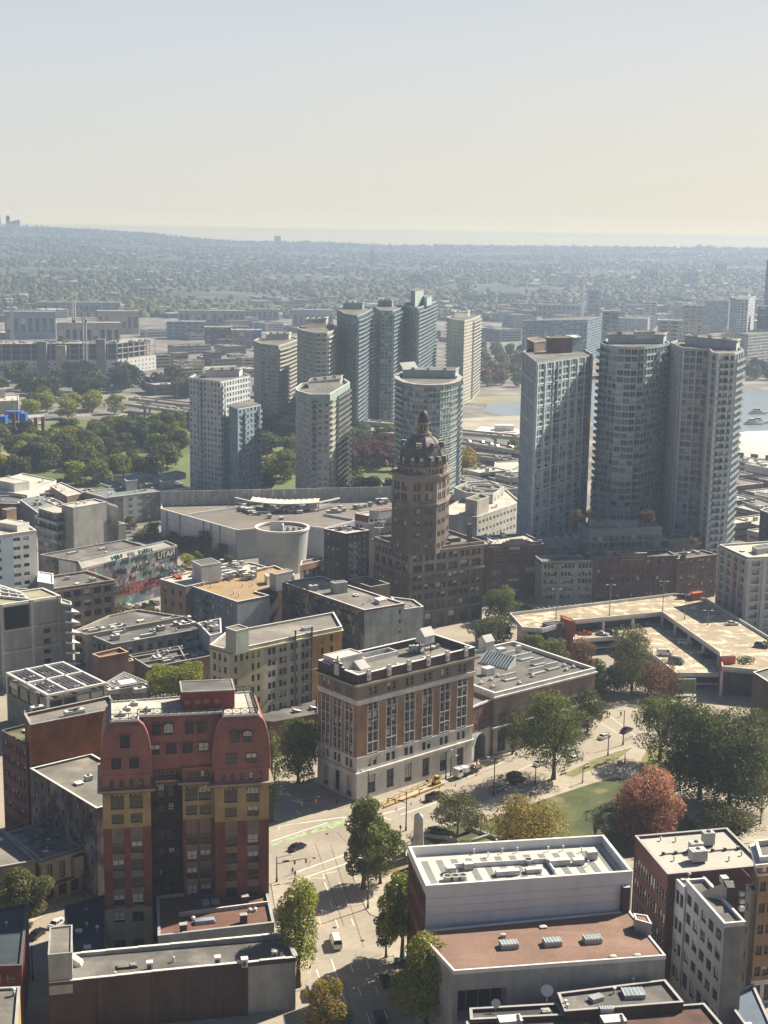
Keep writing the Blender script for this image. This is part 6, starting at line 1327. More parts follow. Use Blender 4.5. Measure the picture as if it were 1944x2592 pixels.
b,q=row('long_brown_warehouse','long low plum brown brick warehouse with a raised blank parapet panel',[(680,1368),(1147,1352)],18.5,'brick_maroon2','roof_mid',8,5,1.2,1.8,'pair_dark',1,.9,.5,10,None,4,53,False)
p0,p1=q[0],q[1];x,y=lerp(p0,p1,.46);rr=math.atan2(p1[1]-p0[1],p1[0]-p0[0]);mb=MB();mb.box(x,y-.2,15.6,11.5,.6,4.6,rr,'brick_maroon2','cap_white');mb.box(x,y-.58,17.6,9,.12,1.4,rr,'cap_tan2');mb.box(x,y-.66,17.8,8.6,.1,1.0,rr,'brick_maroon2');b.one('parapet_panel',mb)
for f in[i/10 for i in range(11)]:mb=MB();x,y=lerp(p0,p1,f);mb.box(x,y-.1,14,.7,.5,4.9,rr,'brick_maroon2','cap_white');b.one('pilaster',mb)
b.finish()
b,q=row('short_brown_warehouse','short dark brown warehouse with planted roof terraces before the pink and grey condominium',[(1150,1372),(1372,1345)],17.5,'brick_maroon2','roof_mid',4,5,1.2,1.8,'pair_dark',1,.9,.5,9,None,3,54)
b,q=row('glass_penthouse','glass fronted penthouse floors above the pale green building',[(385,1255),(655,1250)],21.5,'condo_green','roof_mid',9,7,1.9,2.4,'condo_p',.5,.8,0,10,None,12,55)
b,q=row('terraced_loft_building','green glass terraced loft building with planted roof gardens in front of the glass towers',[(655,1205),(1062,1190)],26,'condo_green','roof_mid',12,9,1.9,2.2,'condo_g',.5,.8,0,14,None,8,56,False)
for z in(21,17):
 F2=offset(q,2.2);mb=MB();mb.ring(F2,offset(q,-.05),z-.4,z,'condo_green','cap_grey');b.one('terrace',mb)
mb=MB();cx,cy=qp([q[3],q[0],q[1],q[2]],.4,.5);mb.box(cx,cy,25.4,20,4,2.6,.0,'condo_green','glass_pale');b.one('roof_house',mb);b.finish()
row('rear_brown_terrace','brown stepped roof terraces behind the short brown warehouse',[(1100,1262),(1378,1245)],20,'brick_grey2','roof_mid',5,6,1.6,1.8,'condo_g',.5,.8,0,10,None,8,57)
q=pz('y4',[(1385,1290),(1545,1362),(1900,1350),(1800,1262)],30)
b=Bld('grey_pink_condominium','modern grey framed condominium with a pink panel by the parking deck at the right edge','apartment building',q)
for i in range(4):
 p0,p1=q[i],q[(i+1)%4];L=math.dist(p0,p1);n=max(3,int(L/5.4))
 b.band(p0,p1,0,29.4,cols_n(L,n,3.1,.5),rows_n(0,29.4,9,2.4,.5),(lambda u,z,L=L,i=i:'condo_pink' if i==0 and L*.55<u<L*.8 else 'condo_concrete'),1.,style='condo_p')
mb=MB();mb.ring(offset(q,.6),offset(q,-.1),28.6,29.4,'condo_light');b.one('cornice',mb)
for i in range(4):
 p0,p1=q[i],q[(i+1)%4];L=math.dist(p0,p1);n=max(3,int(L/5.4))
 for j in range(n+1):x,y=lerp(p0,p1,min(max((.5+(L-1)*j/n)/L,.01),.99));mb=MB();mb.box(x,y,0,.9,.9,28.6,math.atan2(p1[1]-p0[1],p1[0]-p0[0]),'condo_light');b.one('frame_post',mb)
b.roof(q,29.4,'roof_light',.6,'cap_white','condo_light',.4)
boxon(b,'y4',(1570,1300),(1600,1318),(1680,1305),29.4,2,'cap_grey','roof_mid','roof_house');clutter(b,q,29.4,5,58);b.finish()
# ---------- parking structure
ZU,ZL=9.0,5.0
b=Bld('parking_structure','two level open parking structure with sunlit patched decks and orange stair blocks','parking garage',org=G('z5',900,450,0))
U=lambda x,y:G('z5',x,y,ZU);Lw=lambda x,y:G('z5',x,y,ZL)
back=[U(200,352),U(272,432),U(385,440),U(565,392),U(905,358),U(1060,338),U(1130,340),U(1245,460),U(1385,572),U(1400,650),U(1640,660),U(1800,640),U(1640,475),U(1308,268),U(1130,240)]
outer=[U(200,352),U(272,432),U(385,440),U(560,392),U(1062,345),U(1385,572),U(1400,655),U(1760,690),U(1850,600),U(1308,268),U(1130,240)]
mb=MB();mb.prism(outer,ZU-.7,ZU,'concrete_light','parking_deck',True);b.one('upper_deck',mb)
mb=MB();mb.ring(offset(outer,.02),offset(outer,-.3),ZU+.005,ZU+1.0,'white_paint','cap_white');b.one('deck_parapet',mb)
lower=[Lw(560,500),Lw(830,480),Lw(1030,600),Lw(1140,690),Lw(1250,690),Lw(1450,690),Lw(1420,560),Lw(1060,330),Lw(560,370)]
mb=MB();mb.prism(lower,ZL-.6,ZL,'concrete_light','parking_deck',True);b.one('lower_deck',mb)
mb=MB();mb.ring(offset(lower,.02),offset(lower,-.25),ZL-.3,ZL+.9,'white_paint','cap_white');b.one('deck_parapet',mb)
mb=MB();mb.prism(offset(lower,-.5),ZL-3.3,ZL-2.9,'white_paint','concrete',True);b.one('basement_deck',mb)
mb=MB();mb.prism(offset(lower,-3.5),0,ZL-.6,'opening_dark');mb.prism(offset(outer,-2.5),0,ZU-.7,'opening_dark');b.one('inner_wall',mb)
mb=MB()
for(a,c,n,z)in(((1020,420),(1330,640),15,ZL),((640,395),(1040,372),16,ZL),((330,330),(1100,262),26,ZU),((1330,400),(1620,580),14,ZU),((1250,330),(1480,470),10,ZU)):
 p,r=G('z5', *a,z),G('z5', *c,z);L=math.dist(p,r);e=((r[0]-p[0])/L,(r[1]-p[1])/L)
 for i in range(n):x,y=lerp(p,r,i/n);mb.poly([(x,y,z+.02),(x+e[0]*.14,y+e[1]*.14,z+.02),(x+e[0]*.14-e[1]*5,y+e[1]*.14+e[0]*5,z+.02),(x-e[1]*5,y+e[0]*5,z+.02)],'paint_white')
b.one('stall_marking',mb)
inn=outer[3:7]
for p0,p1 in zip(inn,inn[1:]):
 L=math.dist(p0,p1);n=max(1,int(L/11))
 for i in range(n+1):x,y=lerp(p0,p1,i/n);mb=MB();mb.box(x,y,0,.8,.8,ZU-.7,math.atan2(p1[1]-p0[1],p1[0]-p0[0]),'white_paint');b.one('column',mb)
def block(k,L_,F_,R_,z0,zt,mat,top,nm):qq=quad(k,L_,F_,R_,zt);mb=MB();mb.prism(qq,z0,zt,mat,top);mb.ring(offset(qq,.05),offset(qq,-.2),zt-.1,zt+.2,mat,'cap_dark');b.one(nm,mb)
block('z5',(487,352),(505,372),(572,392),0,ZU+2.0,'orange_box','orange_box','stair_tower');block('z5',(385,395),(415,408),(500,398),0,ZU+1.0,'concrete_navy','roof_dark','stair_tower')
block('z5',(1215,222),(1240,232),(1305,222),0,ZU+2.6,'red_orange','red_orange','stair_tower');block('z5',(1388,585),(1400,592),(1478,588),0,ZU+2.2,'red_orange','roof_mid','stair_tower')
x,y=G('z5',1182,805,0);mb=MB();w=7.6;mb.box(x,y,1,w,.4,4.6,.1,'frame_grey');mb.box(x,y-.25,1.3,w-.7,.1,4.,.1,'sign_green');mb.box(x,y-.3,1.3,w-.7,.1,1.4,.1,'sign_olive')
for e in(-3,3):mb.box(x+e,y,0,.3,.3,1,0,'iron')
bb=obj('billboard',mb.mesh('billboard',(x,y)),None,(x,y,0));tag(bb,'green billboard on posts at the front of the parking structure','billboard')
b.finish()
def lamp(name,label,xy,z,h,group=None,arm=1.2,mat='pole_grey',two=True,rot=0,cat='lamp post'):
 t=thing(name,label,cat,xy,z,rot,group);mb=MB();mb.cyl((0,0),.16,.1,0,h,mat,8);mb.cyl((0,0),.28,.28,0,.5,mat,8);obj('pole',mb.mesh('pole'),t)
 for sg in((-1,1)if two else(1,)):
  mb=MB();mb.beam((0,0,h-.1),(sg*arm,0,h+.1),.1,mat);mb.box(sg*(arm+.3),0,h,.9,.35,.16,0,'metal_white');obj('lamp_head',mb.mesh('lamp_head'),t)
 return t
for x,y,y2,lb in((462,372,205,'near the dark stair tower'),(764,352,180,'in the middle of the back strip'),(1064,330,160,'at the bend of the upper deck'),(1188,372,232,'on the right arm of the upper deck'),(1318,405,325,'by the dark shaded deck corner')):
 p=U(x,y);lamp('deck_lamp','double headed lamp standing on the parking deck '+lb,p,ZU,HT('z5',x,y2,p)-ZU,'lamps on the parking deck',1.0)
# dark brick building at the right edge
q=quad('z5',(1575,672),(1730,770),(1950,700),14)
simple('shaded_brick_building','plain dark brown brick building at the right picture edge below the parking deck','building',q,14,'brick_dark2','roof_mid',{},.5,nclut=2,seed=61)
# far right small pieces
q=pz('y4',[(1615,1095),(1720,1130),(1800,1100),(1680,1070)],30)
simple('dark_edge_block','dark slim block at the right edge behind the grey and pink condominium','apartment building',q,30,'brick_charcoal','roof_mid',{0:(2,1.5,8,1.8,1,.9)},.5,nclut=1,seed=62)

# ---------- towers
BALC={}
def balcmesh(w,d,rail,slab):
 k=(round(w,1),round(d,1),rail,slab)
 if k not in BALC:mb=MB();mb.box(0,-d/2+.05,0,w,d,.22,0,slab);mb.box(0,-d+.1,.222,w,.06,.95,0,rail);mb.box(-w/2+.05,-d/2,.222,.06,d-.1,.95,0,rail);mb.box(w/2-.05,-d/2,.222,.06,d-.1,.95,0,rail);BALC[k]=(mb.mesh('balcony_mesh'),mb)
 return BALC[k]
def tower(name,label,k,pts,z,depth,fh=2.9,bay=3.2,frac=.72,style='condo',wall='condo_concrete',roofm='roof_mid',balc=(),rail='glass_pale',slab='condo_light',z0=0,wh=2.0,mech=(.3,.75,.25,.8,4),podium=None,pattern=None,top=None,group=None,seed=1,cap='cap_grey',fin=True,org=None,blind=(),vert=None):
 F=[G(k,x,y,z)for x,y in pts];a,c=F[0],F[-1];L=math.dist(a,c);nx,ny=-(c[1]-a[1])/L,(c[0]-a[0])/L
 ra=1+depth/math.hypot(*a);rc=1+depth/math.hypot(*c);q=F+[lerp((c[0]*rc,c[1]*rc),(a[0]*ra,a[1]*ra),.1),((a[0]*ra+c[0]*rc)/2+nx*2,(a[1]*ra+c[1]*rc)/2+ny*2),lerp((a[0]*ra,a[1]*ra),(c[0]*rc,c[1]*rc),.1)]
 b=Bld(name,label,'apartment tower',q,group=group);zr=z-.8;nf=int((zr-z0)/fh);fh=(zr-z0)/nf;rg=random.Random(seed)
 for i in range(len(q)):
  p0,p1=q[i],q[(i+1)%len(q)];Ls=math.dist(p0,p1);n=max(1,round(Ls/bay));bw=Ls/n
  if i>=len(F)-1+3:pass
  back=i>=len(F)
  if i in blind:b.band(p0,p1,z0,zr,[(Ls*.5-.6,Ls*.5+.6)],rows_n(z0,zr,nf,1.3,1.1),wall,.2,style='plain');continue
  cs=[(bw*j+bw*(1-frac)/2,bw*(j+1)-bw*(1-frac)/2)for j in range(n)]
  rws=rows_n(z0,zr,nf,wh,(fh-wh)*.75)
  b.band(p0,p1,z0,zr,cs,rws,wall,.3,style=style)
  if i in balc and not back:
   step=balc[i]if isinstance(balc,dict)else(0,)
   rz=math.atan2(p1[1]-p0[1],p1[0]-p0[0])
   for j in range(n):
    if j in step or-1 in step or(j-n)in step:
     x,y=lerp(p0,p1,(j+.5)/n)
     for f in range(1,nf):b.rep('balcony',balcmesh(bw*.92,1.5,rail,slab),x,y,z0+fh*f-.1,rz)
  if vert and not back:
   for j in range(0,n+1,vert[0]):x,y=lerp(p0,p1,min(max(j/n,.01),.99));mb=MB();nn=((p1[1]-p0[1])/Ls,-(p1[0]-p0[0])/Ls);mb.box(x+nn[0]*.25,y+nn[1]*.25,z0,.7,.7,zr-z0+.4,math.atan2(p1[1]-p0[1],p1[0]-p0[0]),vert[1]);b.one('fin',mb)
 b.roof(q,zr,roofm,.8,cap,wall,.35)
 if mech:
  s0,s1,t0,t1,h=mech;Q=[q[-1],F[0],F[-1],q[len(F)]];P=[qp(Q,s,t)for s,t in((s0,t0),(s1,t0),(s1,t1),(s0,t1))]
  mb=MB();mb.prism(P,zr,zr+h,wall,roofm);mb.ring(offset(P,.5),offset(P,-.3),zr+h-.5,zr+h+.1,cap);b.one('plant_room',mb)
  for u in(.2,.5,.8):
   x,y=lerp(P[0],P[1],u);mb=MB();mb.box(x,y+.5,zr+h,1.6,1.2,1.2,rg.random(),'metal_grey','metal_white');mb.box(x,y+.5,zr+h+1.2,1,.8,.2,0,'cap_grey');b.one('roof_unit',mb)
 b.q=q;b.F=F;b.zr=zr
 if fin:b.finish()
 return b
# three tall towers on the right
b=tower('blue_glass_tower','blue glass tower with a brown penthouse, leftmost of three tall right towers','y4',[(278,200),(357,262),(668,215)],92,24,3.0,3.4,.84,'condo','condo_blue2',balc={1:(-1,)}if False else{1:(5,)},wh=2.3,mech=None,fin=False,seed=3)
Q=[b.q[-1],b.F[0],b.F[-1],b.q[3]]
def pen(b,k,L_,F_,R_,z0,h,wall,top,nm='penthouse'):qq=quad(k,L_,F_,R_,z0+h);mb=MB();mb.prism(qq,z0,z0+h,wall,top);mb.ring(offset(qq,.4),offset(qq,-.3),z0+h-.1,z0+h+.25,'cap_tan2' if 'brick' in wall else 'cap_grey');b.one(nm,mb)
pen(b,'y4',(410,118),(425,125),(556,122),91,7,'brick_grey3','roof_mid');pen(b,'y4',(300,128),(340,150),(400,140),91,4.5,'brick_grey3','roof_mid');pen(b,'y4',(520,110),(540,125),(600,122),91,6.5,'condo_blue2','cap_white')
for z in[3.0*3*i+2 for i in range(10)]:mb=MB();mb.ring(offset(b.q,.25),offset(b.q,-.05),z-.3,z+.3,'condo_light2');b.one('floor_band',mb)
for i in(0,1):
 p0,p1=b.q[i],b.q[i+1];L=math.dist(p0,p1);n=max(2,round(L/8.5))
 for j in range(n+1):x,y=lerp(p0,p1,min(max(j/n,.01),.99));mb=MB();nn=((p1[1]-p0[1])/L,-(p1[0]-p0[0])/L);mb.box(x+nn[0]*.15,y+nn[1]*.15,0,.8,.6,91,math.atan2(p1[1]-p0[1],p1[0]-p0[0]),'condo_light2');b.one('frame_post',mb)
b.finish()
b=tower('curved_glass_tower','grey curved fronted glass tower with balconies, middle of the three tall right towers','y4',[(712,150),(740,162),(810,172),(890,176),(965,174),(1035,166),(1080,158),(1105,150)],97,26,2.95,3.0,.88,'condo','condo_grey2',balc={1:(0,),3:(1,),5:(0,),6:(-1,),0:(-1,)},wh=2.2,mech=(.1,.9,.1,.7,4.2),fin=False,seed=4)
mb=MB();c_=[lerp(b.F[0],b.q[-1],.2),lerp(b.F[-1],b.q[len(b.F)],.2)]
for i in range(8):x,y=lerp(lerp(b.F[0],b.F[-1],.1),lerp(b.F[0],b.F[-1],.35),i/7);mb.beam((x,y+3,b.zr+4),(x,y+3,b.zr+8.5),.3,'cap_white')
for z in(5,6.7,8.4):x0,x1=lerp(b.F[0],b.F[-1],.1),lerp(b.F[0],b.F[-1],.35);mb.beam((*x0,b.zr+z),(*x1,b.zr+z),.01,'cap_white');mb.beam((x0[0],x0[1]+3,b.zr+z),(x1[0],x1[1]+3,b.zr+z),.3,'cap_white')
b.one('roof_screen',mb);pen(b,'y4',(905,85),(920,92),(1020,88),b.zr+4,2.8,'condo_grey2','roof_mid');b.finish()
b=tower('balcony_glass_tower','grey tower with white fins and corner balconies, rightmost of three tall right towers','y4',[(1108,150),(1170,175),(1185,180),(1330,186),(1345,205),(1380,212),(1470,210),(1520,190)],97,24,2.95,3.0,.84,'condo','condo_grey3',balc={3:(0,),5:(-1,),6:(-1,),0:(1,)},wh=2.2,mech=(.2,.9,.1,.7,4.2),fin=False,seed=5,vert=(2,'condo_light2'))
for s0,s1 in((.1,.38),(.72,.85)):
 mb=MB();x0,x1=lerp(b.F[0],b.F[-1],s0),lerp(b.F[0],b.F[-1],s1)
 for i in range(8):x,y=lerp(x0,x1,i/7);mb.beam((x,y+2,b.zr+3.5),(x,y+2,b.zr+8.5),.3,'cap_white')
 for z in(4.5,6.4,8.4):mb.beam((x0[0],x0[1]+2,b.zr+z),(x1[0],x1[1]+2,b.zr+z),.3,'cap_white')
 b.one('roof_screen',mb)
b.finish()
q=pz('y4',[(660,985),(770,1000),(800,940),(665,930)],34)
simple('low_glass_link','lower dark blue glass block between the left and middle tall right towers','apartment building',q,34,'condo_blue','roof_mid',{0:(4,2.4,11,2.1,.5,.5,'condo'),1:(4,2.4,11,2.1,.5,.5,'condo')},.6,nclut=3,seed=63)
# slab tower, left
b=tower('grid_slab_tower','pale grid framed tower with a lower right wing left of the domed tower','y5',[(145,470),(292,490),(430,462)],66,18,2.85,3.2,.62,'condo','condo_light3',balc={0:(3,),1:(0,)},wh=1.9,mech=(.25,.8,.2,.9,4),seed=6,fin=False)
q2=quad('y5',(330,600),(372,618),(480,597),53.5);b.band(q2[0],q2[1],0,53,cols_n(math.dist(q2[0],q2[1]),3,2.2,.4),rows_n(0,53,18,1.9,.7),'condo_blue',.3,style='condo',part='wing_wall');b.band(q2[1],q2[2],0,53,cols_n(math.dist(q2[1],q2[2]),6,2.2,.4),rows_n(0,53,18,1.9,.7),'condo_blue',.3,style='condo',part='wing_wall');b.band(q2[2],q2[3],0,53,[],[],'condo_blue',part='wing_wall')
mb=MB();mb.prism(q2,52.8,53.5,'condo_light3','roof_mid');b.one('wing_roof',mb)
x,y=lerp(q2[1],q2[2],.9);rz=math.atan2(q2[2][1]-q2[1][1],q2[2][0]-q2[1][0])
for f in range(1,18):b.rep('balcony',balcmesh(3,1.5,'glass_pale','condo_light'),x,y,f*2.94-.1,rz);xx,yy=lerp(q2[1],q2[2],.3);b.rep('balcony',balcmesh(2.6,1.5,'glass_pale','condo_light'),xx,yy,f*2.94-.1,rz)
b.finish()
b=tower('green_crown_tower','grey beige concrete tower with a chamfered copper green crown','y5',[(643,528),(655,540),(715,556),(800,556),(832,536),(893,500)],62,22,2.85,3.6,.55,'condo','condo_beige',balc={2:(0,),3:(0,),4:(-1,)},wh=1.6,mech=(.2,.8,.3,.9,4),seed=7,fin=False,slab='condo_beige',rail='glass_green')
mb=MB();mb.ring(offset(b.q,.35),offset(b.q,-.4),b.zr-3.5,b.zr+1.6,'cap_green','cap_white');b.one('crown',mb);b.finish()
b=tower('round_glass_tower','round blue green glass tower with thin white floor rings behind the domed tower','y5',[(1107,468),(1118,482),(1150,496),(1200,506),(1260,510),(1320,508),(1370,500),(1402,488),(1415,472)],67,26,2.9,2.6,.86,'condo_g','condo_green2',balc={1:(-1,),4:(0,),7:(-1,)},wh=2.3,mech=(.1,.9,.1,.8,4.5),seed=8,fin=False)
for f in range(23):z=2.9*f+2.7;mb=MB();mb.ring(offset(b.q,.3),offset(b.q,-.05),z-.12,z+.1,'cap_grey');b.one('floor_ring',mb)
mb=MB();mb.ring(offset(b.q,.8),offset(b.q,-2),b.zr+.9,b.zr+1.3,'cap_grey');b.one('crown_ring',mb)
a,c=lerp(b.F[0],b.F[-1],.12),lerp(b.F[0],b.F[-1],.35);mb=MB();mb.poly([(a[0],a[1]+3,b.zr+4.4),(c[0],c[1]+3,b.zr+5.2),(c[0]-2,c[1]+9,b.zr+8.5),(a[0]-2,a[1]+9,b.zr+7.7)],'cap_white');mb.poly([(a[0]-2,a[1]+9,b.zr+7.5),(c[0]-2,c[1]+9,b.zr+8.3),(c[0],c[1]+3,b.zr+5.0),(a[0],a[1]+3,b.zr+4.2)],'cap_grey');mb.beam((*a,b.zr),(a[0],a[1]+3,b.zr+4.3),.4,'cap_white');b.one('roof_sail',mb);b.finish()
# second rank
tower('cream_balcony_tower','cream tower with continuous white balconies, leftmost of the far central towers','y5',[(447,298),(480,312),(562,322),(600,312),(658,290)],61,22,2.9,3.4,.66,'condo','condo_cream',balc={3:(-1,),2:(-1,),1:(0,)},wh=1.8,mech=(.25,.75,.2,.8,5),seed=9,slab='condo_white',rail='condo_white',cap='cap_white')
tower('cream_round_tower','cream tower with rounded stacked balconies, second of the far central towers','y5',[(650,240),(680,252),(735,262),(790,262),(820,250),(836,232)],76,22,2.9,3.4,.66,'condo','condo_cream',balc={3:(-1,),4:(-1,),2:(-1,)},wh=1.8,mech=(.2,.7,.2,.8,7),seed=10,slab='condo_white',rail='condo_white',cap='cap_white')
tower('teal_glass_tower','dark teal glass tower with a ragged crown, third of the far central towers','y5',[(835,150),(870,172),(930,182),(965,170),(1000,150)],87,22,2.9,3.0,.8,'condo_g','condo_green3',balc={2:(-1,),3:(-1,)},wh=2.2,mech=(.15,.7,.2,.8,5),seed=11)
tower('slim_teal_tower','slim dark teal glass tower, fourth of the far central towers','y5',[(1003,135),(1040,158),(1095,160),(1146,140)],87,22,2.9,3.0,.8,'condo_g','condo_green3',balc={2:(-1,)},wh=2.2,mech=(.15,.6,.2,.8,5),seed=12)
b=tower('peaked_green_tower','tallest pale green glass tower with a stepped peak, fifth of the far central towers','y5',[(1145,130),(1180,140),(1212,145),(1255,130),(1298,112)],88,22,2.9,3.0,.76,'condo_g','condo_green2',balc={2:(-1,),3:(-1,)},wh=2.2,mech=None,seed=13,fin=False)
pen(b,'y5',(1180,62),(1200,70),(1240,62),b.zr,12,'condo_green2','roof_mid');pen(b,'y5',(1238,92),(1255,98),(1278,90),b.zr,7,'condo_green2','roof_mid');b.finish()
tower('cream_stripe_tower','cream office tower with a dark glass stripe, rightmost of the far central towers','y5',[(1350,190),(1385,200),(1430,206),(1470,196),(1505,180)],72,20,2.9,3.4,.5,'condo','condo_cream',balc={3:(-1,),0:(0,)},wh=1.6,mech=(.2,.6,.2,.8,5),seed=14,slab='condo_white',rail='condo_white',cap='cap_white')
tower('far_right_tower','slender pale condominium tower on the far right skyline of mid rises','y8',[(1497,430),(1530,440),(1575,440),(1605,425)],78,22,3,4,.6,'condo','condo_light3',wh=1.6,mech=(.3,.7,.2,.8,4),seed=15,fin=True)
tower('striped_hotel','grey hotel slab with white horizontal stripes at the right edge','y8',[(1515,580),(1575,592),(1800,572)],42,22,3.2,6,.9,'condo','condo_white',wh=1.9,mech=(.3,.7,.2,.8,3),seed=16)
tower('glass_office_slab','long hazy glass apartment slab beyond the tall right towers','y8',[(598,532),(880,528),(942,512)],50,20,3,5,.8,'condo','condo_blue',wh=2.1,mech=(.05,.15,.2,.8,3),seed=17)
tower('blue_office_block','blue grey office block between the tall right towers and the far slender tower','y8',[(1385,445),(1490,445),(1500,440)],50,20,3.2,6,.85,'condo','condo_blue',wh=1.9,mech=None,seed=18)
tower('beige_mid_block','beige mid rise block left of the blue grey office block','y8',[(1010,520),(1140,525),(1150,515)],30,20,3.2,5,.6,'condo','condo_beige',wh=1.6,mech=None,seed=19)
tower('dark_low_office','dark low office behind the curved glass tower','y8',[(1190,560),(1350,565),(1360,555)],26,20,3.2,5,.8,'condo','condo_blue',wh=1.9,mech=None,seed=20)
# low buildings right behind the domed tower
q=pz('y3',[(760,905),(1080,930),(1410,815),(1300,720),(950,800)],14)
simple('cream_warehouse','long sunlit cream roofed warehouse between the domed tower and the blue glass tower','warehouse',q,14,'concrete_light','roof_light',{1:(12,2.2,3,1.6,1,.9)},.7,nclut=8,seed=64)
q=pz('y3',[(990,805),(1080,825),(1170,790),(1100,768)],20)
simple('square_stair_tower','square cream block with a parapet on the sunlit warehouse roof','building',q,21,'cream_grey','roof_mid',{},1.0,nclut=1,seed=65)
q=pz('y3',[(905,705),(1000,745),(1200,760),(1285,700),(1180,655),(1000,665)],18)
b=simple('round_roof_building','low building with a round ringed roof terrace behind the cream warehouse','building',q,18,'concrete_light','roof_grey',{1:(6,2,3,2,4,.9,'condo_g'),2:(3,2,3,2,4,.9,'condo_g')},.6,nclut=6,seed=66,fin=False)
cx,cy=G('y3',1125,705,18);A_=[2*math.pi*i/24 for i in range(24)]
for r in(5,9):mb=MB();mb.ring([(cx+(r+.4)*math.cos(t),cy+(r+.4)*math.sin(t))for t in A_],[(cx+(r-.4)*math.cos(t),cy+(r-.4)*math.sin(t))for t in A_],17.4,18.4,'cap_grey');b.one('roof_ring',mb)
b.finish()
q=pz('y3',[(1210,570),(1330,610),(1440,570),(1400,500),(1215,512)],9)
simple('white_shed','white flat roofed shed beside the elevated roads','shed',q,9,'white_paint','roof_light',{},.5,nclut=4,seed=67)
q=pz('y3',[(1090,600),(1300,665),(1410,640),(1210,570)],8)
simple('dark_roof_shed','low shed with a dark roof below the white shed','shed',q,8,'concrete_dark','roof_dark',{},.5,nclut=4,seed=68)
# ================================================================== GROUND, STREETS, SQUARE
mb=MB();mb.poly([(-9000,-300,-.02),(9000,-300,-.02),(9000,2700,-.02),(-9000,2700,-.02)],'city_ground');struct('ground',mb)
mb=MB();mb.poly([(-260,120,.0),(330,120,.0),(330,545,.0),(-260,640,.0)],'asphalt');struct('road',mb)
def flat(name,k,pts,z,mat,kerb=0.,kind='structure',label=None,cat=None):
 P=[G(k,x,y,0)for x,y in pts]
 ar=sum(P[i-1][0]*P[i][1]-P[i][0]*P[i-1][1]for i in range(len(P)))
 if ar<0:P=P[::-1]
 mb=MB()
 if kerb:mb.prism(P,0,kerb,'kerb',mat)
 else:mb.poly([(*p,z)for p in P],mat)
 o=obj(name,mb.mesh(name));tag(o,label,cat,None,kind);return P
SQR=[(985,2140),(1035,2110),(1120,2078),(1230,2024),(1330,1984),(1420,1949),(1530,1907),(1600,1886),(1640,1866),(1720,1880),(1790,1950),(1880,2070),(1890,2110),(1600,2200),(1200,2260),(1000,2220)]
flat('pavement','p',SQR,0,'pavement',.13)
flat('lawn','p',[(1236,2076),(1300,2052),(1420,2010),(1500,1984),(1560,1968),(1640,1992),(1770,2090),(1700,2160),(1300,2210),(1150,2120)],.15,'grass')
flat('lawn','p',[(1425,1962),(1482,1934),(1560,1904),(1602,1893),(1560,1925),(1450,1968)],.15,'grass_dry');flat('lawn','p',[(1075,2122),(1130,2095),(1215,2072),(1190,2112),(1100,2140)],.15,'grass')
flat('lawn','p',[(1640,1895),(1705,1898),(1770,1965),(1700,1992),(1610,1950)],.15,'grass_dry')
flat('pavement','z2',[(655,640),(690,740),(735,865),(775,955),(800,985),(845,1000),(1080,1010),(1060,880),(1030,600),(940,640)],0,'pavement',.13)
flat('lawn','z2',[(835,700),(1010,640),(1035,700),(840,770)],.15,'soil')
flat('pavement','z2',[(905,1240),(940,1230),(1020,1640),(1200,1640),(1080,1110),(880,1130)],0,'pavement',.13)
flat('pavement','z2',[(205,800),(330,775),(400,940),(455,1250),(430,1420),(340,1450),(250,1100)],0,'pavement',.13)
flat('pavement','z2',[(700,335),(712,310),(880,300),(1240,165),(1450,80),(1460,110),(1250,195),(880,330),(730,350)],0,'pavement_pale',.13)
flat('pavement','z5',[(-40,1260),(60,1215),(300,1110),(690,960),(700,985),(300,1135),(60,1235),(-40,1280)],0,'pavement',.13)
flat('pavement','z1',[(160,1650),(350,1560),(300,1520),(160,1600)],0,'pavement',.13)
flat('pavement','z5',[(1400,1400),(1659,1560),(1700,1640),(1500,1640),(1360,1500)],0,'pavement',.13)
def stripe(k,a,c,w=.16,mat='paint_white',z=.02):
 p,r=G(k, *a),G(k, *c);mb=MB();L=math.dist(p,r);nx,ny=-(r[1]-p[1])/L*w/2,(r[0]-p[0])/L*w/2
 mb.poly([(p[0]-nx,p[1]-ny,z),(r[0]-nx,r[1]-ny,z),(r[0]+nx,r[1]+ny,z),(p[0]+nx,p[1]+ny,z)][::-1],mat);obj('road_marking',mb.mesh('road_marking'))['kind']='structure'
for a in[((525,790),(545,840)),((612,790),(632,838)),((558,905),(575,948)),((655,895),(665,930)),((590,1013),(608,1062)),((685,1008),(702,1052)),((475,1312),(495,1368)),((677,1277),(697,1330)),((778,1262),(795,1310)),((725,1413),(745,1473)),((828,1410),(850,1460)),((778,1573),(800,1640)),((883,1560),(905,1615)),((355,360),(380,385)),((205,385),(235,415)),((430,345),(450,365)),((250,455),(400,430)),((250,455),(250,475)),((515,740),(525,770)),((515,740),(600,725)),((435,765),(520,765))]:stripe('z2', *a,w=.2)
for a in[((565,1250),(605,1372)),((605,1372),(688,1635))]:stripe('z2', *a,w=.22)
for a in[((428,760),(505,1055)),((845,470),(850,475))]:stripe('z2', *a,w=.24,mat='paint_cream')
for a in[((340,735),(640,628)),((355,780),(660,676)),((345,440),(650,398)),((205,545),(545,432)),((650,398),(670,450)),((852,388),(925,418)),((860,386),(1010,340)),((980,385),(1200,310))]:stripe('z2', *a,w=.35)
flat('bike_lane','z2',[(205,560),(540,440),(648,405),(640,440),(560,470),(400,510),(205,575)],.012,'paint_green')
for i in range(3):  # turn arrows in the shaded street
 x,y=215+i*60,215+i*40;stripe('z2',(x,y),(x+45,y+20),.5);stripe('z2',(x+20,y-5),(x+50,y+12),.3)
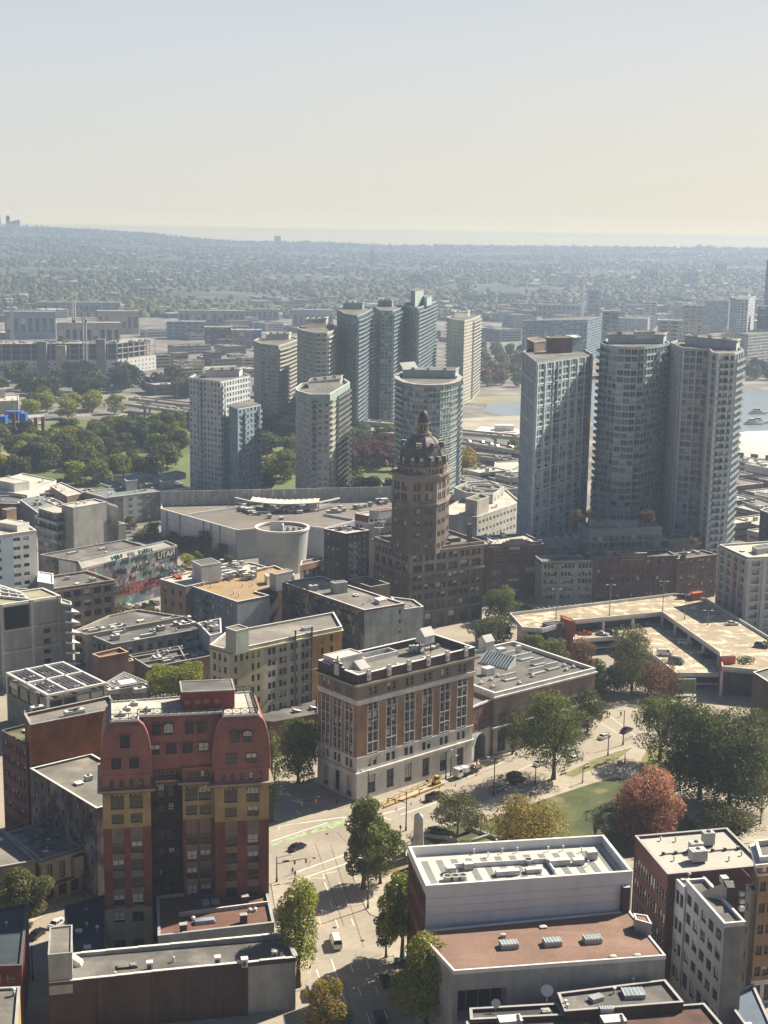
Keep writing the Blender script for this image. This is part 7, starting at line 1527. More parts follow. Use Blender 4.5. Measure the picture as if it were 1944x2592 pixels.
for a in[((700,950),(835,1032)),((745,905),(945,1055)),((715,888),(760,872)),((740,850),(780,870)),((225,1240),(400,1160)),((500,1190),(560,1165)),((700,830),(740,850)),((960,1000),(1180,870)),((1560,1320),(1640,1360)),((1590,1385),(1659,1330))]:stripe('z5', *a,w=.22)
for x,y in((540,500),(462,645),(585,1062),(752,1140)):  # manhole covers
 p=G('z2',x,y);mb=MB();mb.poly([(p[0]+.42*math.cos(t),p[1]+.42*math.sin(t),.02)for t in[2*math.pi*i/16 for i in range(16)]],'iron');obj('manhole_cover',mb.mesh('manhole_cover'))['kind']='structure'
for a in(((705,1225),(725,1245)),((725,1245),(800,1245)),((800,1245),(870,1222)),((440,660),(425,700)),((600,490),(720,620)),((470,560),(640,1050)),((560,560),(760,1180)),((520,980),(760,920)),((640,1380),(700,1620)),((380,800),(430,1010))):stripe('z2', *a,w=.09,mat='iron',z=.016)
# obelisk
p=G('p',1057,2172);hb=HT('p',1057,2056,p);t=thing('war_memorial','tall pale granite obelisk memorial at the edge of the square behind the white building','obelisk',p)
mb=MB();rr=lambda s,z:[(s*a,s*b_,z)for a,b_ in((-1,-.85),(1,-1),(1.1,.9),(-.9,1))]
mb.loft([rr(1.5,.13),rr(1.42,1.2),rr(1.3,1.25),rr(1.02,hb-1.1)],'obelisk_stone');mb.loft([rr(1.02,hb-1.1),rr(.02,hb)],'obelisk_stone');obj('shaft',mb.mesh('shaft'),t)
mb=MB();mb.box(0,0,.13,5.5,5.5,.3,0,'obelisk_stone');mb.box(0,0,.43,4.4,4.4,.3,0,'obelisk_stone');obj('plinth',mb.mesh('plinth'),t)
# low park walls and stairs by the memorial
for i,(a,c)in enumerate((((1125,520),(1320,545)),((1380,470),(1560,540)),((1410,555),(1500,525)),((1180,480),(1230,440)))):
 p,r=G('z2', *a),G('z2', *c);mb=MB();L=math.dist(p,r);mb.box(L/2,0,0,L,.5,.7,0,'obelisk_stone','cap_white');mb.box(L/2,0,.7,L+.1,.6,.12,0,'cap_grey')
 o=obj('park_wall',mb.mesh('park_wall'),None,(*p,.13),math.atan2(r[1]-p[1],r[0]-p[0]));tag(o,['low stone park wall just right of the obelisk','low stone park wall below the spreading green tree','short stone park wall beside the yellow leaved tree','short stone wall behind the obelisk'][i],'wall')

# ================================================================== VEHICLES
CARS={}
def car_parts(kind,col):
 k=(kind,col)
 if k in CARS:return CARS[k]
 dims={'sedan':(4.6,1.8,.62,1.42),'suv':(4.7,1.9,.78,1.72),'van':(5.2,2.0,.85,2.2),'pickup':(5.5,2.0,.85,1.85),'hatch':(4.0,1.75,.66,1.5)}[kind];L,W_,hs,ht=dims;w=W_/2
 prof={'sedan':[(-.5,.2),(-.5,.62),(-.42,.88),(-.3,.9),(.26,.9),(.46,.78),(.5,.55),(.5,.2)],'hatch':[(-.5,.2),(-.5,.9),(-.45,.95),(.22,.93),(.45,.8),(.5,.55),(.5,.2)]}.get(kind,[(-.5,.25),(-.5,1.0),(-.47,1.06),(.24,1.06),(.46,.98),(.5,.7),(.5,.25)])
 body=MB();n=len(prof);S_=[[(x*L,s*w*(1 if .3<z<.92 else .93),z*hs/.66 if kind in('suv','van','pickup')else z)for x,z in prof]for s in(-1,1)]
 body.poly(S_[0],'car_'+col);body.poly(S_[1][::-1],'car_'+col)
 for i in range(n):j=(i+1)%n;body.poly([S_[0][j],S_[0][i],S_[1][i],S_[1][j]],'car_'+col)
 zb=max(p[2]for p in S_[0])-.02
 cab={'sedan':(-.36,.22,-.24,.08),'hatch':(-.46,.24,-.38,.08),'suv':(-.47,.24,-.42,.1),'van':(-.485,.33,-.46,.22),'pickup':(-.12,.24,-.08,.1)}[kind]
 gl=MB();a=[(cab[0]*L,-w*.92,zb),(cab[1]*L,-w*.92,zb),(cab[1]*L,w*.92,zb),(cab[0]*L,w*.92,zb)];t_=[(cab[2]*L,-w*.74,ht-.06),(cab[3]*L,-w*.74,ht-.06),(cab[3]*L,w*.74,ht-.06),(cab[2]*L,w*.74,ht-.06)]
 gl.loft([a,t_],'glass')
 rf=MB();rf.loft([[(x*1.0,y*1.0,ht-.07)for x,y,z in t_],[(x*.97,y*.95,ht)for x,y,z in t_]],'car_'+col,'car_'+col)
 for i in range(4):rf.beam(a[i],t_[i],.09,'car_'+col)
 for s in(-1,1):x=L*(-.08 if kind!='van' else .12);rf.beam((x,s*w*.93,zb),(x,s*w*.75,ht-.05),.1,'car_'+col)
 if kind in('van',):  # closed panel sides at the back
  rf.poly([(cab[0]*L,-w*.95,zb),(.1*L,-w*.95,zb),(.1*L,-w*.78,ht-.05),(cab[2]*L,-w*.78,ht-.05)],'car_'+col);rf.poly([(.1*L,w*.95,zb),(cab[0]*L,w*.95,zb),(cab[2]*L,w*.78,ht-.05),(.1*L,w*.78,ht-.05)],'car_'+col)
 bed=None
 if kind=='pickup':
  bed=MB();bed.box(-L*.31,0,zb-.02,L*.36,W_*.8,.04,0,'rubber')
  for s in(-1,1):bed.box(-L*.31,s*w*.88,zb-.02,L*.36,.1,.3,0,'car_'+col)
  bed.box(-L*.49,0,zb-.02,.08,W_*.8,.3,0,'car_'+col)
 wh=MB();r=.34 if kind in('sedan','hatch')else .4
 def disc(mbx,rr,y0,y1,mat,m=14):
  A=[(rr*math.cos(2*math.pi*i/m),y0,rr*math.sin(2*math.pi*i/m))for i in range(m)];B_=[(x,y1,z)for x,_,z in A]
  for i in range(m):j=(i+1)%m;mbx.poly([A[i],A[j],B_[j],B_[i]],mat)
  mbx.poly(A,mat);mbx.poly(B_[::-1],mat)
 disc(wh,r,-.12,.12,'tyre');rim=MB();disc(rim,r*.6,-.135,.135,'metal_grey',10)
 hl=MB();hl.box(0,0,0,.08,.34,.16,0,'cap_white');tl=MB();tl.box(0,0,0,.06,.3,.16,0,'tail_red')
 CARS[k]=dict(body=body.mesh('body'),glass=gl.mesh('windows'),roof=rf.mesh('roof'),bed=bed.mesh('cargo_bed')if bed else None,wheel=wh.mesh('wheel'),rim=rim.mesh('rim'),hl=hl.mesh('headlight'),tl=tl.mesh('tail_light'),L=L,w=w,r=r,zh=S_[0][0][2]+.42)
 return CARS[k]
mk('tail_red',(.4,.02,.02),rough=.3)
def car(kind,col,xy,z,ang,label,group=None,detail=True,cat=None):
 P=car_parts(kind,col);t=thing({'sedan':'parked_car','hatch':'parked_car','suv':'parked_car','van':'van','pickup':'pickup_truck'}[kind],label,cat or{'van':'van','pickup':'pickup truck'}.get(kind,'car'),xy,z,ang,group)
 obj('body',P['body'],t);obj('windows',P['glass'],t);obj('roof',P['roof'],t)
 if P['bed']:obj('cargo_bed',P['bed'],t)
 for sx in(-.31,.31):
  for sy in(-1,1):
   w_=obj('wheel',P['wheel'],t,(sx*P['L'],sy*(P['w']-.1),P['r']))
   if detail:obj('rim',P['rim'],w_)
 if detail:
  for sy in(-1,1):obj('headlight',P['hl'],t,(P['L']*.5-.02,sy*P['w']*.7,P['zh']));obj('tail_light',P['tl'],t,(-P['L']*.5+.01,sy*P['w']*.75,P['zh']+.1))
 return t
def gdir(k,a,c,z=0):p,r=G(k, *a,z),G(k, *c,z);return math.atan2(r[1]-p[1],r[0]-p[0])
dH=gdir('p',(1230,2024),(1420,1949));dS=gdir('z2',(605,1372),(565,1250))
Z=lambda k,x,y,z=0:G(k,x,y,z)
car('van','white',Z('z2',592,1165),.02,dS,'white delivery van driving up the sunlit street')
car('sedan','black',Z('z2',360,590),.02,gdir('z2',(300,600),(420,550)),'black car turning through the intersection beside the red mansard tower')
car('pickup','black',Z('z2',1185,290),.02,dH,'black pickup truck waiting beside the yellow barriers')
car('sedan','black',Z('z2',890,1395),.02,dS,'black car under the street tree in the shaded part of the street')
car('hatch','black',Z('z2',855,1610),.02,dS,'black hatchback at the bottom of the shaded street')
car('suv','silver',Z('z2',450,1465),.02,dS,'silver car parked behind the orange tinged tree at the bottom')
car('suv','teal',Z('z2',645,1600),.02,dS,'dark teal car half hidden by the orange tinged bottom tree')
car('suv','teal',Z('z2',1010,1290),.02,dS+1.3,'dark car in the yard beside the red roofed building')
car('suv','silver',Z('z5',135,1340),.02,dH,'silver estate car parked in tree shade along the square')
car('suv','black',Z('z5',225,1268),.02,dH,'black car double parked behind the other black car by the square')
car('suv','black',Z('z5',245,1295),.02,dH,'black off road car in tree shade by the square kerb')
car('sedan','white',Z('z5',375,1195),.02,dH,'white car behind the trunk of the big street tree')
car('sedan','white',Z('z5',565,1168),.02,dH,'white car seen right under the big street tree crown')
car('suv','white',Z('z5',550,1135),.02,dH,'white car behind the other white one under the tree')
car('sedan','white',Z('z5',735,1045),.02,dH,'white car leaving the intersection behind the big street tree')
car('sedan','black',Z('z5',860,1008),.02,dH+.1,'dark blue car crossing the intersection next to the lamp post')
car('hatch','red',Z('z5',1640,1330),.02,dH+1.2,'bright red car at the right picture edge beyond the dark tree')
car('sedan','black',Z('z1',212,1715),.02,gdir('z1',(175,1740),(255,1680)),'black car parked in the lane at the lower left')
car('sedan','white',Z('z1',325,1655),.02,gdir('z1',(300,1670),(355,1630)),'white car parked in the lane behind the black one')
zl,zu=ZL+.02,ZU+.02
for x,y,kd,c,z,a,lb in((603,412,'suv','grey',zl,1.35,'dark grey car nearest the stair tower on the lower parking deck'),(693,410,'suv','white',zl,1.35,'white car facing the back wall of the lower parking deck'),(745,412,'suv','grey',zl,1.35,'dark grey car next to the white one on the lower deck'),
  (838,408,'hatch','silver',zl,1.35,'silver hatchback alone by the back wall of the lower deck'),(933,404,'suv','black',zl,1.35,'left one of two black cars by the back wall of the lower deck'),(978,404,'suv','grey',zl,1.35,'right one of two dark cars by the back wall of the lower deck'),(628,460,'sedan','red',zl,.1,'red sports car on the lower parking deck'),
  (725,462,'sedan','silver',zl,-.5,'silver saloon beside a black one on the lower deck'),(775,456,'suv','black',zl,-.5,'black car touching the silver saloon on the lower deck'),(1190,515,'suv','white',zl,-.2,'white car in the middle of the lower deck under the ramp columns'),(1075,577,'van','white',zl,.0,'white passenger van on the lower deck edge'),
  (1315,596,'suv','black',zl,-.1,'black car by the orange stair block'),(1140,622,'van','grey',zl,-.6,'dark grey covered vehicle at the front edge of the lower deck'),(1455,405,'sedan','white',zu,.1,'white car alone on the upper parking deck'),(300,318,'suv','black',zu,-.2,'black car at the far left corner of the upper deck'),(1180,258,'suv','black',zu,.1,'black car by the red stair block on the upper deck'),(1622,532,'suv','black',zu,-.5,'black car at the right edge of the upper deck')):
 car(kd,c,Z('z5',x,y,z),z,a,lb,'cars on the parking decks')
for i,(x,y,c)in enumerate(((850,1075,'white'),(905,1078,'white'),(960,1072,'silver'),(1010,1070,'black'),(1060,1052,'black'),(1100,1048,'silver'))):
 car('suv',c,Z('y1',x,y),.02,.5+1.3,['leftmost white car parked under the graffiti wall','second white car parked under the graffiti wall','silver car between white and black ones under the graffiti wall','black car beside the silver one under the graffiti wall','black car near the right end of the graffiti wall lot','silver car at the right end of the graffiti wall lot'][i],'cars parked under the graffiti wall',False)
# pump truck
p=Z('z4',1330,1275);t=thing('pump_truck','white concrete pump truck with folded pipes parked beside the white stone base','truck',p,.02,dH)
mb=MB();mb.box(-3.6,0,.7,2.0,2.3,1.0,0,'car_white');mb.loft([[(-4.6,-1.15,1.7),(-2.6,-1.15,1.7),(-2.6,1.15,1.7),(-4.6,1.15,1.7)],[(-4.3,-1.05,2.8),(-2.6,-1.05,2.8),(-2.6,1.05,2.8),(-4.3,1.05,2.8)]],'car_white','car_white');obj('cab',mb.mesh('cab'),t)
mb=MB();mb.poly([(-4.52,.9,1.85),(-4.52,-.9,1.85),(-4.33,-.85,2.6),(-4.33,.85,2.6)],'glass');mb.poly([(-4.3,-1.15,1.8),(-2.9,-1.15,1.8),(-2.9,-1.08,2.6),(-4.1,-1.08,2.6)],'glass');obj('windscreen',mb.mesh('windscreen'),t)
mb=MB();mb.box(1.2,0,.8,7.5,2.2,.4,0,'iron');mb.box(-.8,0,1.2,1.6,2.0,1.3,0,'metal_white');mb.box(3.6,0,1.2,1.8,1.8,1.0,0,'cap_pink');obj('chassis',mb.mesh('chassis'),t)
rg=random.Random(12)
for i in range(7):mb=MB();a=(rg.uniform(-1.6,4),rg.uniform(-.9,.9),rg.uniform(1.5,2.6));mb.beam(a,(a[0]+rg.uniform(1.5,3)*rg.choice((-1,1)),rg.uniform(-.9,.9),rg.uniform(1.6,3.2)),.22,rg.choice(['cap_pink','metal_white','car_white']));obj('pump_pipe',mb.mesh('pump_pipe'),t)
for sx in(-3.6,1.6,3.2):
 for sy in(-1,1):w_=obj('wheel',car_parts('van','white')['wheel'],t,(sx,sy*1.0,.45),0,(1.2,1.2,1.2));obj('rim',car_parts('van','white')['rim'],w_)
# construction barriers, cones and a lift by the office block
for i in range(11):
 a=(850+i*36,372-i*17);q_=Z('z2',a[0],a[1]-30+3);t=thing('barrier','yellow site barrier standing in the row along the office block','barrier',q_,.13,dH,'yellow barriers along the office block');mb=MB()
 for z in(.35,.95):mb.box(0,0,z,2.2,.07,.22,0,'paint_yellow')
 obj('rail',mb.mesh('rail'),t)
 for sx in(-.9,.9):mb=MB();mb.box(sx,0,0,.1,.5,.06,0,'paint_yellow');mb.beam((sx,0,0),(sx,0,1.2),.08,'paint_yellow');obj('leg',mb.mesh('leg'),t)
mb=MB();p,r=Z('z2',880,345),Z('z2',1240,205);L=math.dist(p,r);mb.box(L/2,0,.13,L,.5,.35,0,'wood');mb.box(L/2,0,.48,L,.3,.1,0,'paint_yellow');o=obj('timber_hoarding',mb.mesh('timber_hoarding'),None,(*p,0),math.atan2(r[1]-p[1],r[0]-p[0]));tag(o,'long low yellow timber hoarding lying along the pavement works','hoarding')
p=Z('z2',1195,205);t=thing('mini_excavator','small yellow excavator with a raised arm working by the arched windows','excavator',p,.13,dH);mb=MB();mb.box(0,0,0,2.2,1.6,.5,0,'tyre');obj('track',mb.mesh('track'),t)
mb=MB();mb.box(0,0,.55,1.7,1.4,.8,0,'paint_yellow');mb.box(.2,0,1.35,1,1.1,1.0,0,'glass','paint_yellow');obj('body',mb.mesh('body'),t)
mb=MB();mb.beam((-.8,0,1),(-2.0,0,3.2),.25,'paint_yellow');mb.beam((-2.0,0,3.2),(-3.4,0,2.2),.2,'paint_yellow');mb.box(-3.5,0,1.7,.6,.6,.5,0,'iron');obj('arm',mb.mesh('arm'),t)
for i,(x,y)in enumerate(((955,355),(1045,322),(1100,300),(1215,225),(1140,290),(885,340),(1310,212),(1435,150))):
 t=thing('traffic_cone','orange traffic cone in the road works before the office block','traffic cone',Z('z2',x,y),.02,0,'cones by the road works');mb=MB();mb.cyl((0,0),.17,.03,.04,.75,'orange_box',10);mb.cyl((0,0),.12,.09,.32,.46,'cap_white',10);obj('cone',mb.mesh('cone'),t);mb=MB();mb.box(0,0,0,.42,.42,.04,0,'rubber');obj('base',mb.mesh('base'),t)
# ================================================================== LAMPS AND SIGNALS
def post(k,base,topy,label,kind='lamp',arm=(1.5,0),z=.1,mat='iron',group=None):
 p=G(k, *base);h=HT(k,base[0],topy,p);d=math.atan2(arm[1],arm[0]);L=math.hypot(*arm)
 t=thing({'lamp':'street_lamp','signal':'traffic_signal','pole':'utility_pole'}[kind],label,{'lamp':'street lamp','signal':'traffic light','pole':'pole'}[kind],p,z,d,group)
 mb=MB();mb.cyl((0,0),.17,.1,0,h,mat,10);mb.cyl((0,0),.26,.22,0,.9,mat,10);obj('pole',mb.mesh('pole'),t)
 if kind=='lamp':
  for sg in((1,)if L<2 else(1,-1)):mb=MB();mb.beam((0,0,h-.2),(sg*L,0,h+.15),.08,mat);mb.box(sg*(L+.3),0,h+.05,.8,.3,.16,0,'metal_white');obj('lamp_head',mb.mesh('lamp_head'),t)
 elif kind=='signal':
  mb=MB();mb.beam((0,0,h*.72),(L,0,h*.8),.12,mat);obj('mast_arm',mb.mesh('mast_arm'),t)
  mb=MB();mb.beam((0,0,h-.2),(L*.5,0,h+.1),.08,mat);mb.box(L*.5+.3,0,h+.02,.8,.3,.15,0,'metal_white');obj('lamp_head',mb.mesh('lamp_head'),t)
  for f in(.6,.98):
   mb=MB();mb.box(L*f,0,h*.8-1.1,.4,.3,1.15,0,'yellow_sig');s=obj('signal_head',mb.mesh('signal_head'),t)
   for q_,m in enumerate(('tail_red','iron','iron')):mb=MB();mb.box(L*f,-.17,h*.8-.36-q_*.36,.22,.05,.22,0,m);obj('lens',mb.mesh('lens'),s)
  mb=MB();mb.box(L*.3,0,h*.72+.25,1.5,.05,.35,0,'car_blue');obj('street_sign',mb.mesh('street_sign'),t)
 return t
post('z2',(238,790),640,'traffic light with yellow heads on a long arm beside the red mansard tower','signal',(6.5,2.2))
post('z2',(1013,480),250,'tall traffic light pole in front of the black pickup truck','signal',(-4.5,1.0))
post('z2',(785,948),655,'lamp post on the kerb point between the two street trees','lamp',(-1.5,.3));post('z2',(602,318),262,'traffic light with yellow heads in the shaded street before the office block','signal',(-9,-4))
post('z2',(785,300),125,'black lamp post at the corner of the office block','lamp',(-1.2,0));post('z2',(1252,170),5,'left lamp post of two standing close together by the pump truck','lamp',(1.2,.5));post('z2',(1282,155),40,'right lamp post of two standing close together by the pump truck','lamp',(1.2,.5))
post('z2',(1540,270),45,'black lamp post beside the silver estate car','lamp',(-1.4,0));post('z5',(345,1300),1205,'thin pole at the kerb left of the big street tree','pole');post('z5',(612,1300),1205,'cream lamp post on the path of the square','lamp',(.5,0),mat='cap_grey')
post('z5',(840,1083),890,'tall lamp post at the crossing beside the dark blue car','lamp',(-1.5,0));post('z5',(755,1145),1015,'lamp post on the grass strip near the crossing','lamp',(-1.3,0));post('z5',(1015,810),755,'leaning signal pole at the dark junction','pole');post('z5',(980,800),725,'traffic light over the junction below the orange brown tree','signal',(-5,0))
post('z1',(185,1965),1770,'dark utility pole in the lane at the lower left','pole');post('z1',(468,1500),1345,'utility pole beside the ornate corner building','pole');post('z5',(850,1190),1135,'metal gate post on the park path','pole');post('z5',(738,1540),1475,'white globed park lamp near the bare shrub','lamp',(.5,0),mat='metal_white')
for i,(a,c)in enumerate((((505,1250),(560,1275)),((635,1215),(675,1240)),((825,1195),(870,1215)),((430,1310),(460,1325)))):
 p=Z('z5', *a);t=thing('park_bench',['dark park bench under the big street tree','dark park bench beside the cream lamp post','park bench next to the metal gate post','park bench in the dark tree shade'][i],'bench',p,.15,dH);mb=MB();mb.box(0,0,.42,2,.5,.08,0,'wood');obj('seat',mb.mesh('seat'),t);mb=MB();mb.box(0,.25,.55,2,.07,.45,0,'wood');obj('backrest',mb.mesh('backrest'),t)
 for s in(-.85,.85):mb=MB();mb.box(s,0,0,.08,.5,.44,0,'iron');obj('leg',mb.mesh('leg'),t)
# ================================================================== PEOPLE
PM={}
def person_mesh(top,legs,stride):
 k=(top,legs,stride)
 if k in PM:return PM[k]
 v=[(0,0,.95),(0,0,1.2),(0,0,1.42),(0,0,1.52),(.02,0,1.64),(.03,0,1.74),(0,.1,.9),(stride*.5,.1,.5),(stride*.35-.02,.1,.09),(stride*.35+.18,.1,.05),(0,-.1,.9),(-stride*.2,-.1,.5),(-stride*.7,-.1,.1),(-stride*.7+.16,-.1,.04),
         (0,.2,1.4),(-stride*.25,.25,1.12),(stride*.05+.06,.25,.87),(stride*.05+.12,.25,.78),(0,-.2,1.4),(stride*.15,-.25,1.12),(stride*.5,-.24,.9),(stride*.5+.07,-.24,.82)]
 e=[(0,1),(1,2),(2,3),(3,4),(4,5),(0,6),(6,7),(7,8),(8,9),(0,10),(10,11),(11,12),(12,13),(2,14),(14,15),(15,16),(16,17),(2,18),(18,19),(19,20),(20,21)]
 r=[.15,.14,.17,.06,.1,.09,.1,.07,.05,.04,.1,.07,.05,.04,.07,.05,.04,.035,.07,.05,.04,.035]
 me=bpy.data.meshes.new('person_tmp');me.from_pydata(v,e,[]);o=bpy.data.objects.new('person_tmp',me);LINK(o)
 o.modifiers.new('s','SKIN');o.modifiers.new('d','SUBSURF').levels=1
 for i,s in enumerate(me.skin_vertices[0].data):s.radius=(r[i],r[i]*1.1);s.use_root=(i==0)
 dg=bpy.context.evaluated_depsgraph_get();m=bpy.data.meshes.new_from_object(o.evaluated_get(dg));bpy.data.objects.remove(o);m.name='person_body';m.materials.clear()
 for nm in('skin',top,legs,'hair','tyre'):m.materials.append(MAT[nm])
 for p in m.polygons:
  z=p.center.z;p.material_index=3 if z>1.72 or(z>1.62 and p.center.x<.0)else 0 if z>1.5 else(0 if abs(p.center.y)>.2 and z<.92 else 1 if z>.95 else 4 if z<.09 else 2);p.use_smooth=True
 PM[k]=m;return m
for i,(k,x,y,tp,lg,a,lb)in enumerate((('z2',333,742,'cloth_red','cloth_dark',2.,'person in a red top walking over the crossing beside the tower'),('z2',348,762,'cloth_dark','cloth_dark',2.,'person in dark clothes behind the red topped walker'),('z2',834,795,'cloth_dark','cloth_dark',-1.2,'person in dark clothes walking below the tall street tree'),('z2',1092,272,'cloth_yellow','cloth_dark',.4,'worker in a yellow vest inside the barriers'),
  ('z2',980,488,'cloth_dark','cloth_blue',1.,'person standing left of the traffic light pole'),('z5',752,925,'cloth_dark','cloth_dark',2.,'left one of the pair walking on the crossing'),('z5',764,927,'cloth_blue','cloth_dark',2.,'right one of the pair walking on the crossing'),('z5',828,925,'cloth_dark','cloth_dark',1.5,'lone walker on the crossing near the tall lamp post'),
  ('z5',236,1155,'cloth_dark','cloth_dark',.5,'person walking past the archway under the small tree'),('z5',770,750,'cloth_white','cloth_dark',1.,'person in white near the dark junction trees'),('z5',440,1325,'cloth_white','cloth_blue',0.,'person in white standing in the tree shade on the path'),('z5',155,1285,'cloth_dark','cloth_dark',.2,'person beside the black parked cars'))):
 o=obj('person',person_mesh(tp,lg,.35 if i%3 else .2),None,(*G(k,x,y),.14 if 'walk' not in lb or 'path' in lb else .03),a);tag(o,lb,'person')
def cyclist(k,x,y,a,lb):
 t=thing('bicycle',lb,'bicycle',G(k,x,y),.02,a)
 for s in(-.52,.52):
  mb=MB();m=16;A_=[2*math.pi*i/m for i in range(m)]
  for u,w in zip(A_,A_[1:]+A_[:1]):mb.beam((s+.33*math.cos(u),0,.34+.33*math.sin(u)),(s+.33*math.cos(w),0,.34+.33*math.sin(w)),.04,'tyre')
  obj('wheel',mb.mesh('wheel'),t)
 mb=MB()
 for a_,b_ in(((-.52,0,.34),(-.15,0,.85)),((-.15,0,.85),(.4,0,.85)),((.4,0,.95),(.52,0,.34)),((-.05,0,.34),(.4,0,.85)),((-.05,0,.34),(-.15,0,.9)),((-.52,0,.34),(-.05,0,.34))):mb.beam(a_,b_,.04,'car_red')
 obj('frame',mb.mesh('frame'),t);mb=MB();mb.box(-.15,0,.9,.25,.14,.05,0,'rubber');obj('saddle',mb.mesh('saddle'),t);mb=MB();mb.beam((.4,-.25,1.0),(.4,.25,1.0),.04,'iron');obj('handlebar',mb.mesh('handlebar'),t)
cyclist('z5',855,1062,.3,'red bicycle standing by the crossing lamp post');cyclist('z5',885,1050,.4,'bicycle just right of the red one by the crossing')
# ================================================================== TREES
def crown_mesh(name,mat,r,h,n,leaf,seed,lobes=9,shape='round',gap=.12):
 """leaves as small folded quads scattered over many overlapping lobes; base of the crown at z=0, radius r, height h"""
 g=np.random.default_rng(seed);L=[]
 for i in range(lobes):
  a=g.uniform(0,2*np.pi);t=g.uniform(.12,.88)
  env={'round':np.sin(np.pi*(t*.86+.1))**.7,'column':(1-abs(t-.4)/.75)**.6,'cone':(1-t)**.8+.08,'spread':np.sin(np.pi*(t*.8+.18))**.5}[shape]
  q=g.uniform(.25,.68)*env;lr=r*g.uniform(.24,.42)*(.55+.45*env)
  L.append((q*r*np.cos(a),q*r*np.sin(a),h*(t*.84+.06),lr,lr*g.uniform(.6,.95)*(h/(2*r))**.3))
 L.append((0,0,h*.5,r*.55,h*.36));w=np.array([l[3]*l[4]for l in L]);w/=w.sum()
 idx=g.choice(len(L),n,p=w);La=np.array(L)[idx]
 d=g.normal(size=(n,3));d[:,2]=d[:,2]*.9+.15;d/=np.linalg.norm(d,axis=1)[:,None]
 rad=g.uniform(.45,1.05,n)**.35
 c=np.stack([La[:,0]+d[:,0]*La[:,3]*rad,La[:,1]+d[:,1]*La[:,3]*rad,La[:,2]+d[:,2]*La[:,4]*rad],1)
 nf=np.sin(c[:,0]*2.1/max(r,1)*2+seed)+np.sin(c[:,1]*2.7/max(r,1)*2)+np.sin(c[:,2]*3.1/max(r,1)*2+1);keep=(nf>-2.2+gap*4)|(g.random(n)<.55);c=c[keep];d=d[keep];n=len(c)
 sc=r/np.quantile(np.hypot(c[:,0],c[:,1]),.93);c[:,:2]*=sc;z0,z1=np.quantile(c[:,2],[.01,.995]);c[:,2]=(c[:,2]-z0)/(z1-z0)*h
 nn=d+g.normal(size=(n,3))*.55;nn/=np.linalg.norm(nn,axis=1)[:,None]
 u=np.cross(nn,g.normal(size=(n,3)));u/=np.linalg.norm(u,axis=1)[:,None];v=np.cross(nn,u)
 s=(leaf*g.uniform(.55,1.25,n))[:,None]
 V=np.stack([c-u*s*.5,c+v*s*.38-nn*s*.12,c+u*s*.5,c-v*s*.38-nn*s*.12],1).reshape(-1,3)
 me=bpy.data.meshes.new(name);me.vertices.add(4*n);me.vertices.foreach_set('co',V.ravel());me.loops.add(4*n);me.loops.foreach_set('vertex_index',np.arange(4*n));me.polygons.add(n);me.polygons.foreach_set('loop_start',np.arange(0,4*n,4));me.polygons.foreach_set('loop_total',np.full(n,4));me.materials.append(MAT[mat]);me.update();me.validate();return me
def trunk_mesh(h,hc,r,seed,r0,mat='bark',forks=5):
 rg=random.Random(seed);mb=MB();n=8
 pts=[(0,0,0)]
 for i in range(4):pts.append((pts[-1][0]+rg.uniform(-.12,.12)*r0*2,pts[-1][1]+rg.uniform(-.12,.12)*r0*2,(i+1)*hc/4))
 rings=[[(p[0]+r0*(1.25-.12*i*1.2 if i else 1.5)*math.cos(2*math.pi*k/n),p[1]+r0*(1.25-.12*i*1.2 if i else 1.5)*math.sin(2*math.pi*k/n),p[2])for k in range(n)]for i,p in enumerate(pts)]
 mb.loft(rings,mat)
 for f in range(forks):
  a=2*math.pi*f/forks+rg.uniform(-.4,.4);e=(pts[-1][0]+r*.55*math.cos(a),pts[-1][1]+r*.55*math.sin(a),hc+(h-hc)*rg.uniform(.4,.8));m=lerp3(pts[-1],e,.5);m=(m[0]*.9,m[1]*.9,m[2]+.5)
  mb.beam((pts[-1][0],pts[-1][1],hc-.4),m,r0*.9,mat);mb.beam(m,e,r0*.5,mat)
 mb.beam((pts[-1][0],pts[-1][1],hc-.3),(0,0,h*.85),r0*1.,mat)
 return mb.mesh('trunk')
def lerp3(a,c,t):return tuple(a[i]+(c[i]-a[i])*t for i in range(3))
def tree(k,base,topy,wpx,mat,label,name='tree',shape='round',n=5000,leaf=.56,clear=.22,lobes=20,seed=None,bark='bark',gap=.12,z=.0,group=None,r0=None):
 p=G(k, *base,z);h=HT(k,base[0],topy,p)-z;dist=math.hypot(*p);r=wpx/ZM[k][2]/2*math.hypot(dist,CAM_H)/F_PX;seed=seed or int(base[0]*7+base[1])%9973
 t=thing(name,label,'tree',p,z,0,group);hc=h*clear
 tr=obj('trunk',trunk_mesh(h,max(hc,.8)+h*.08,r,seed,r0 or max(.16,h*.022),bark),t);obj('crown',crown_mesh('crown',mat,r,h-hc,n,leaf,seed,lobes,shape,gap),t,(0,0,hc));return t
tree('z2',(757,832),288,215,'leaf_green','tall slender green street tree in the middle of the picture behind the kerb lamp post',shape='column',n=11000,leaf=.56,clear=.16,lobes=32)
tree('z2',(860,800),440,240,'leaf_green','shorter broad green tree leaning against the right side of the tall slender street tree',n=8000,leaf=.56,clear=.2,lobes=12,seed=55)
tree('z2',(368,1418),795,262,'leaf_lime','yellow green street tree in front of the red mansard tower on the left pavement',shape='column',n=8000,leaf=.48,clear=.2,lobes=32)
tree('z2',(990,1262),735,265,'leaf_lime','tall yellow green tree at the corner of the white building',n=11000,leaf=.56,clear=.22,lobes=32,shape='column')
tree('z2',(893,1240),960,130,'leaf_green','thin green street tree left of the tall tree at the white building corner',n=4000,leaf=.38,clear=.25,lobes=10,shape='column')
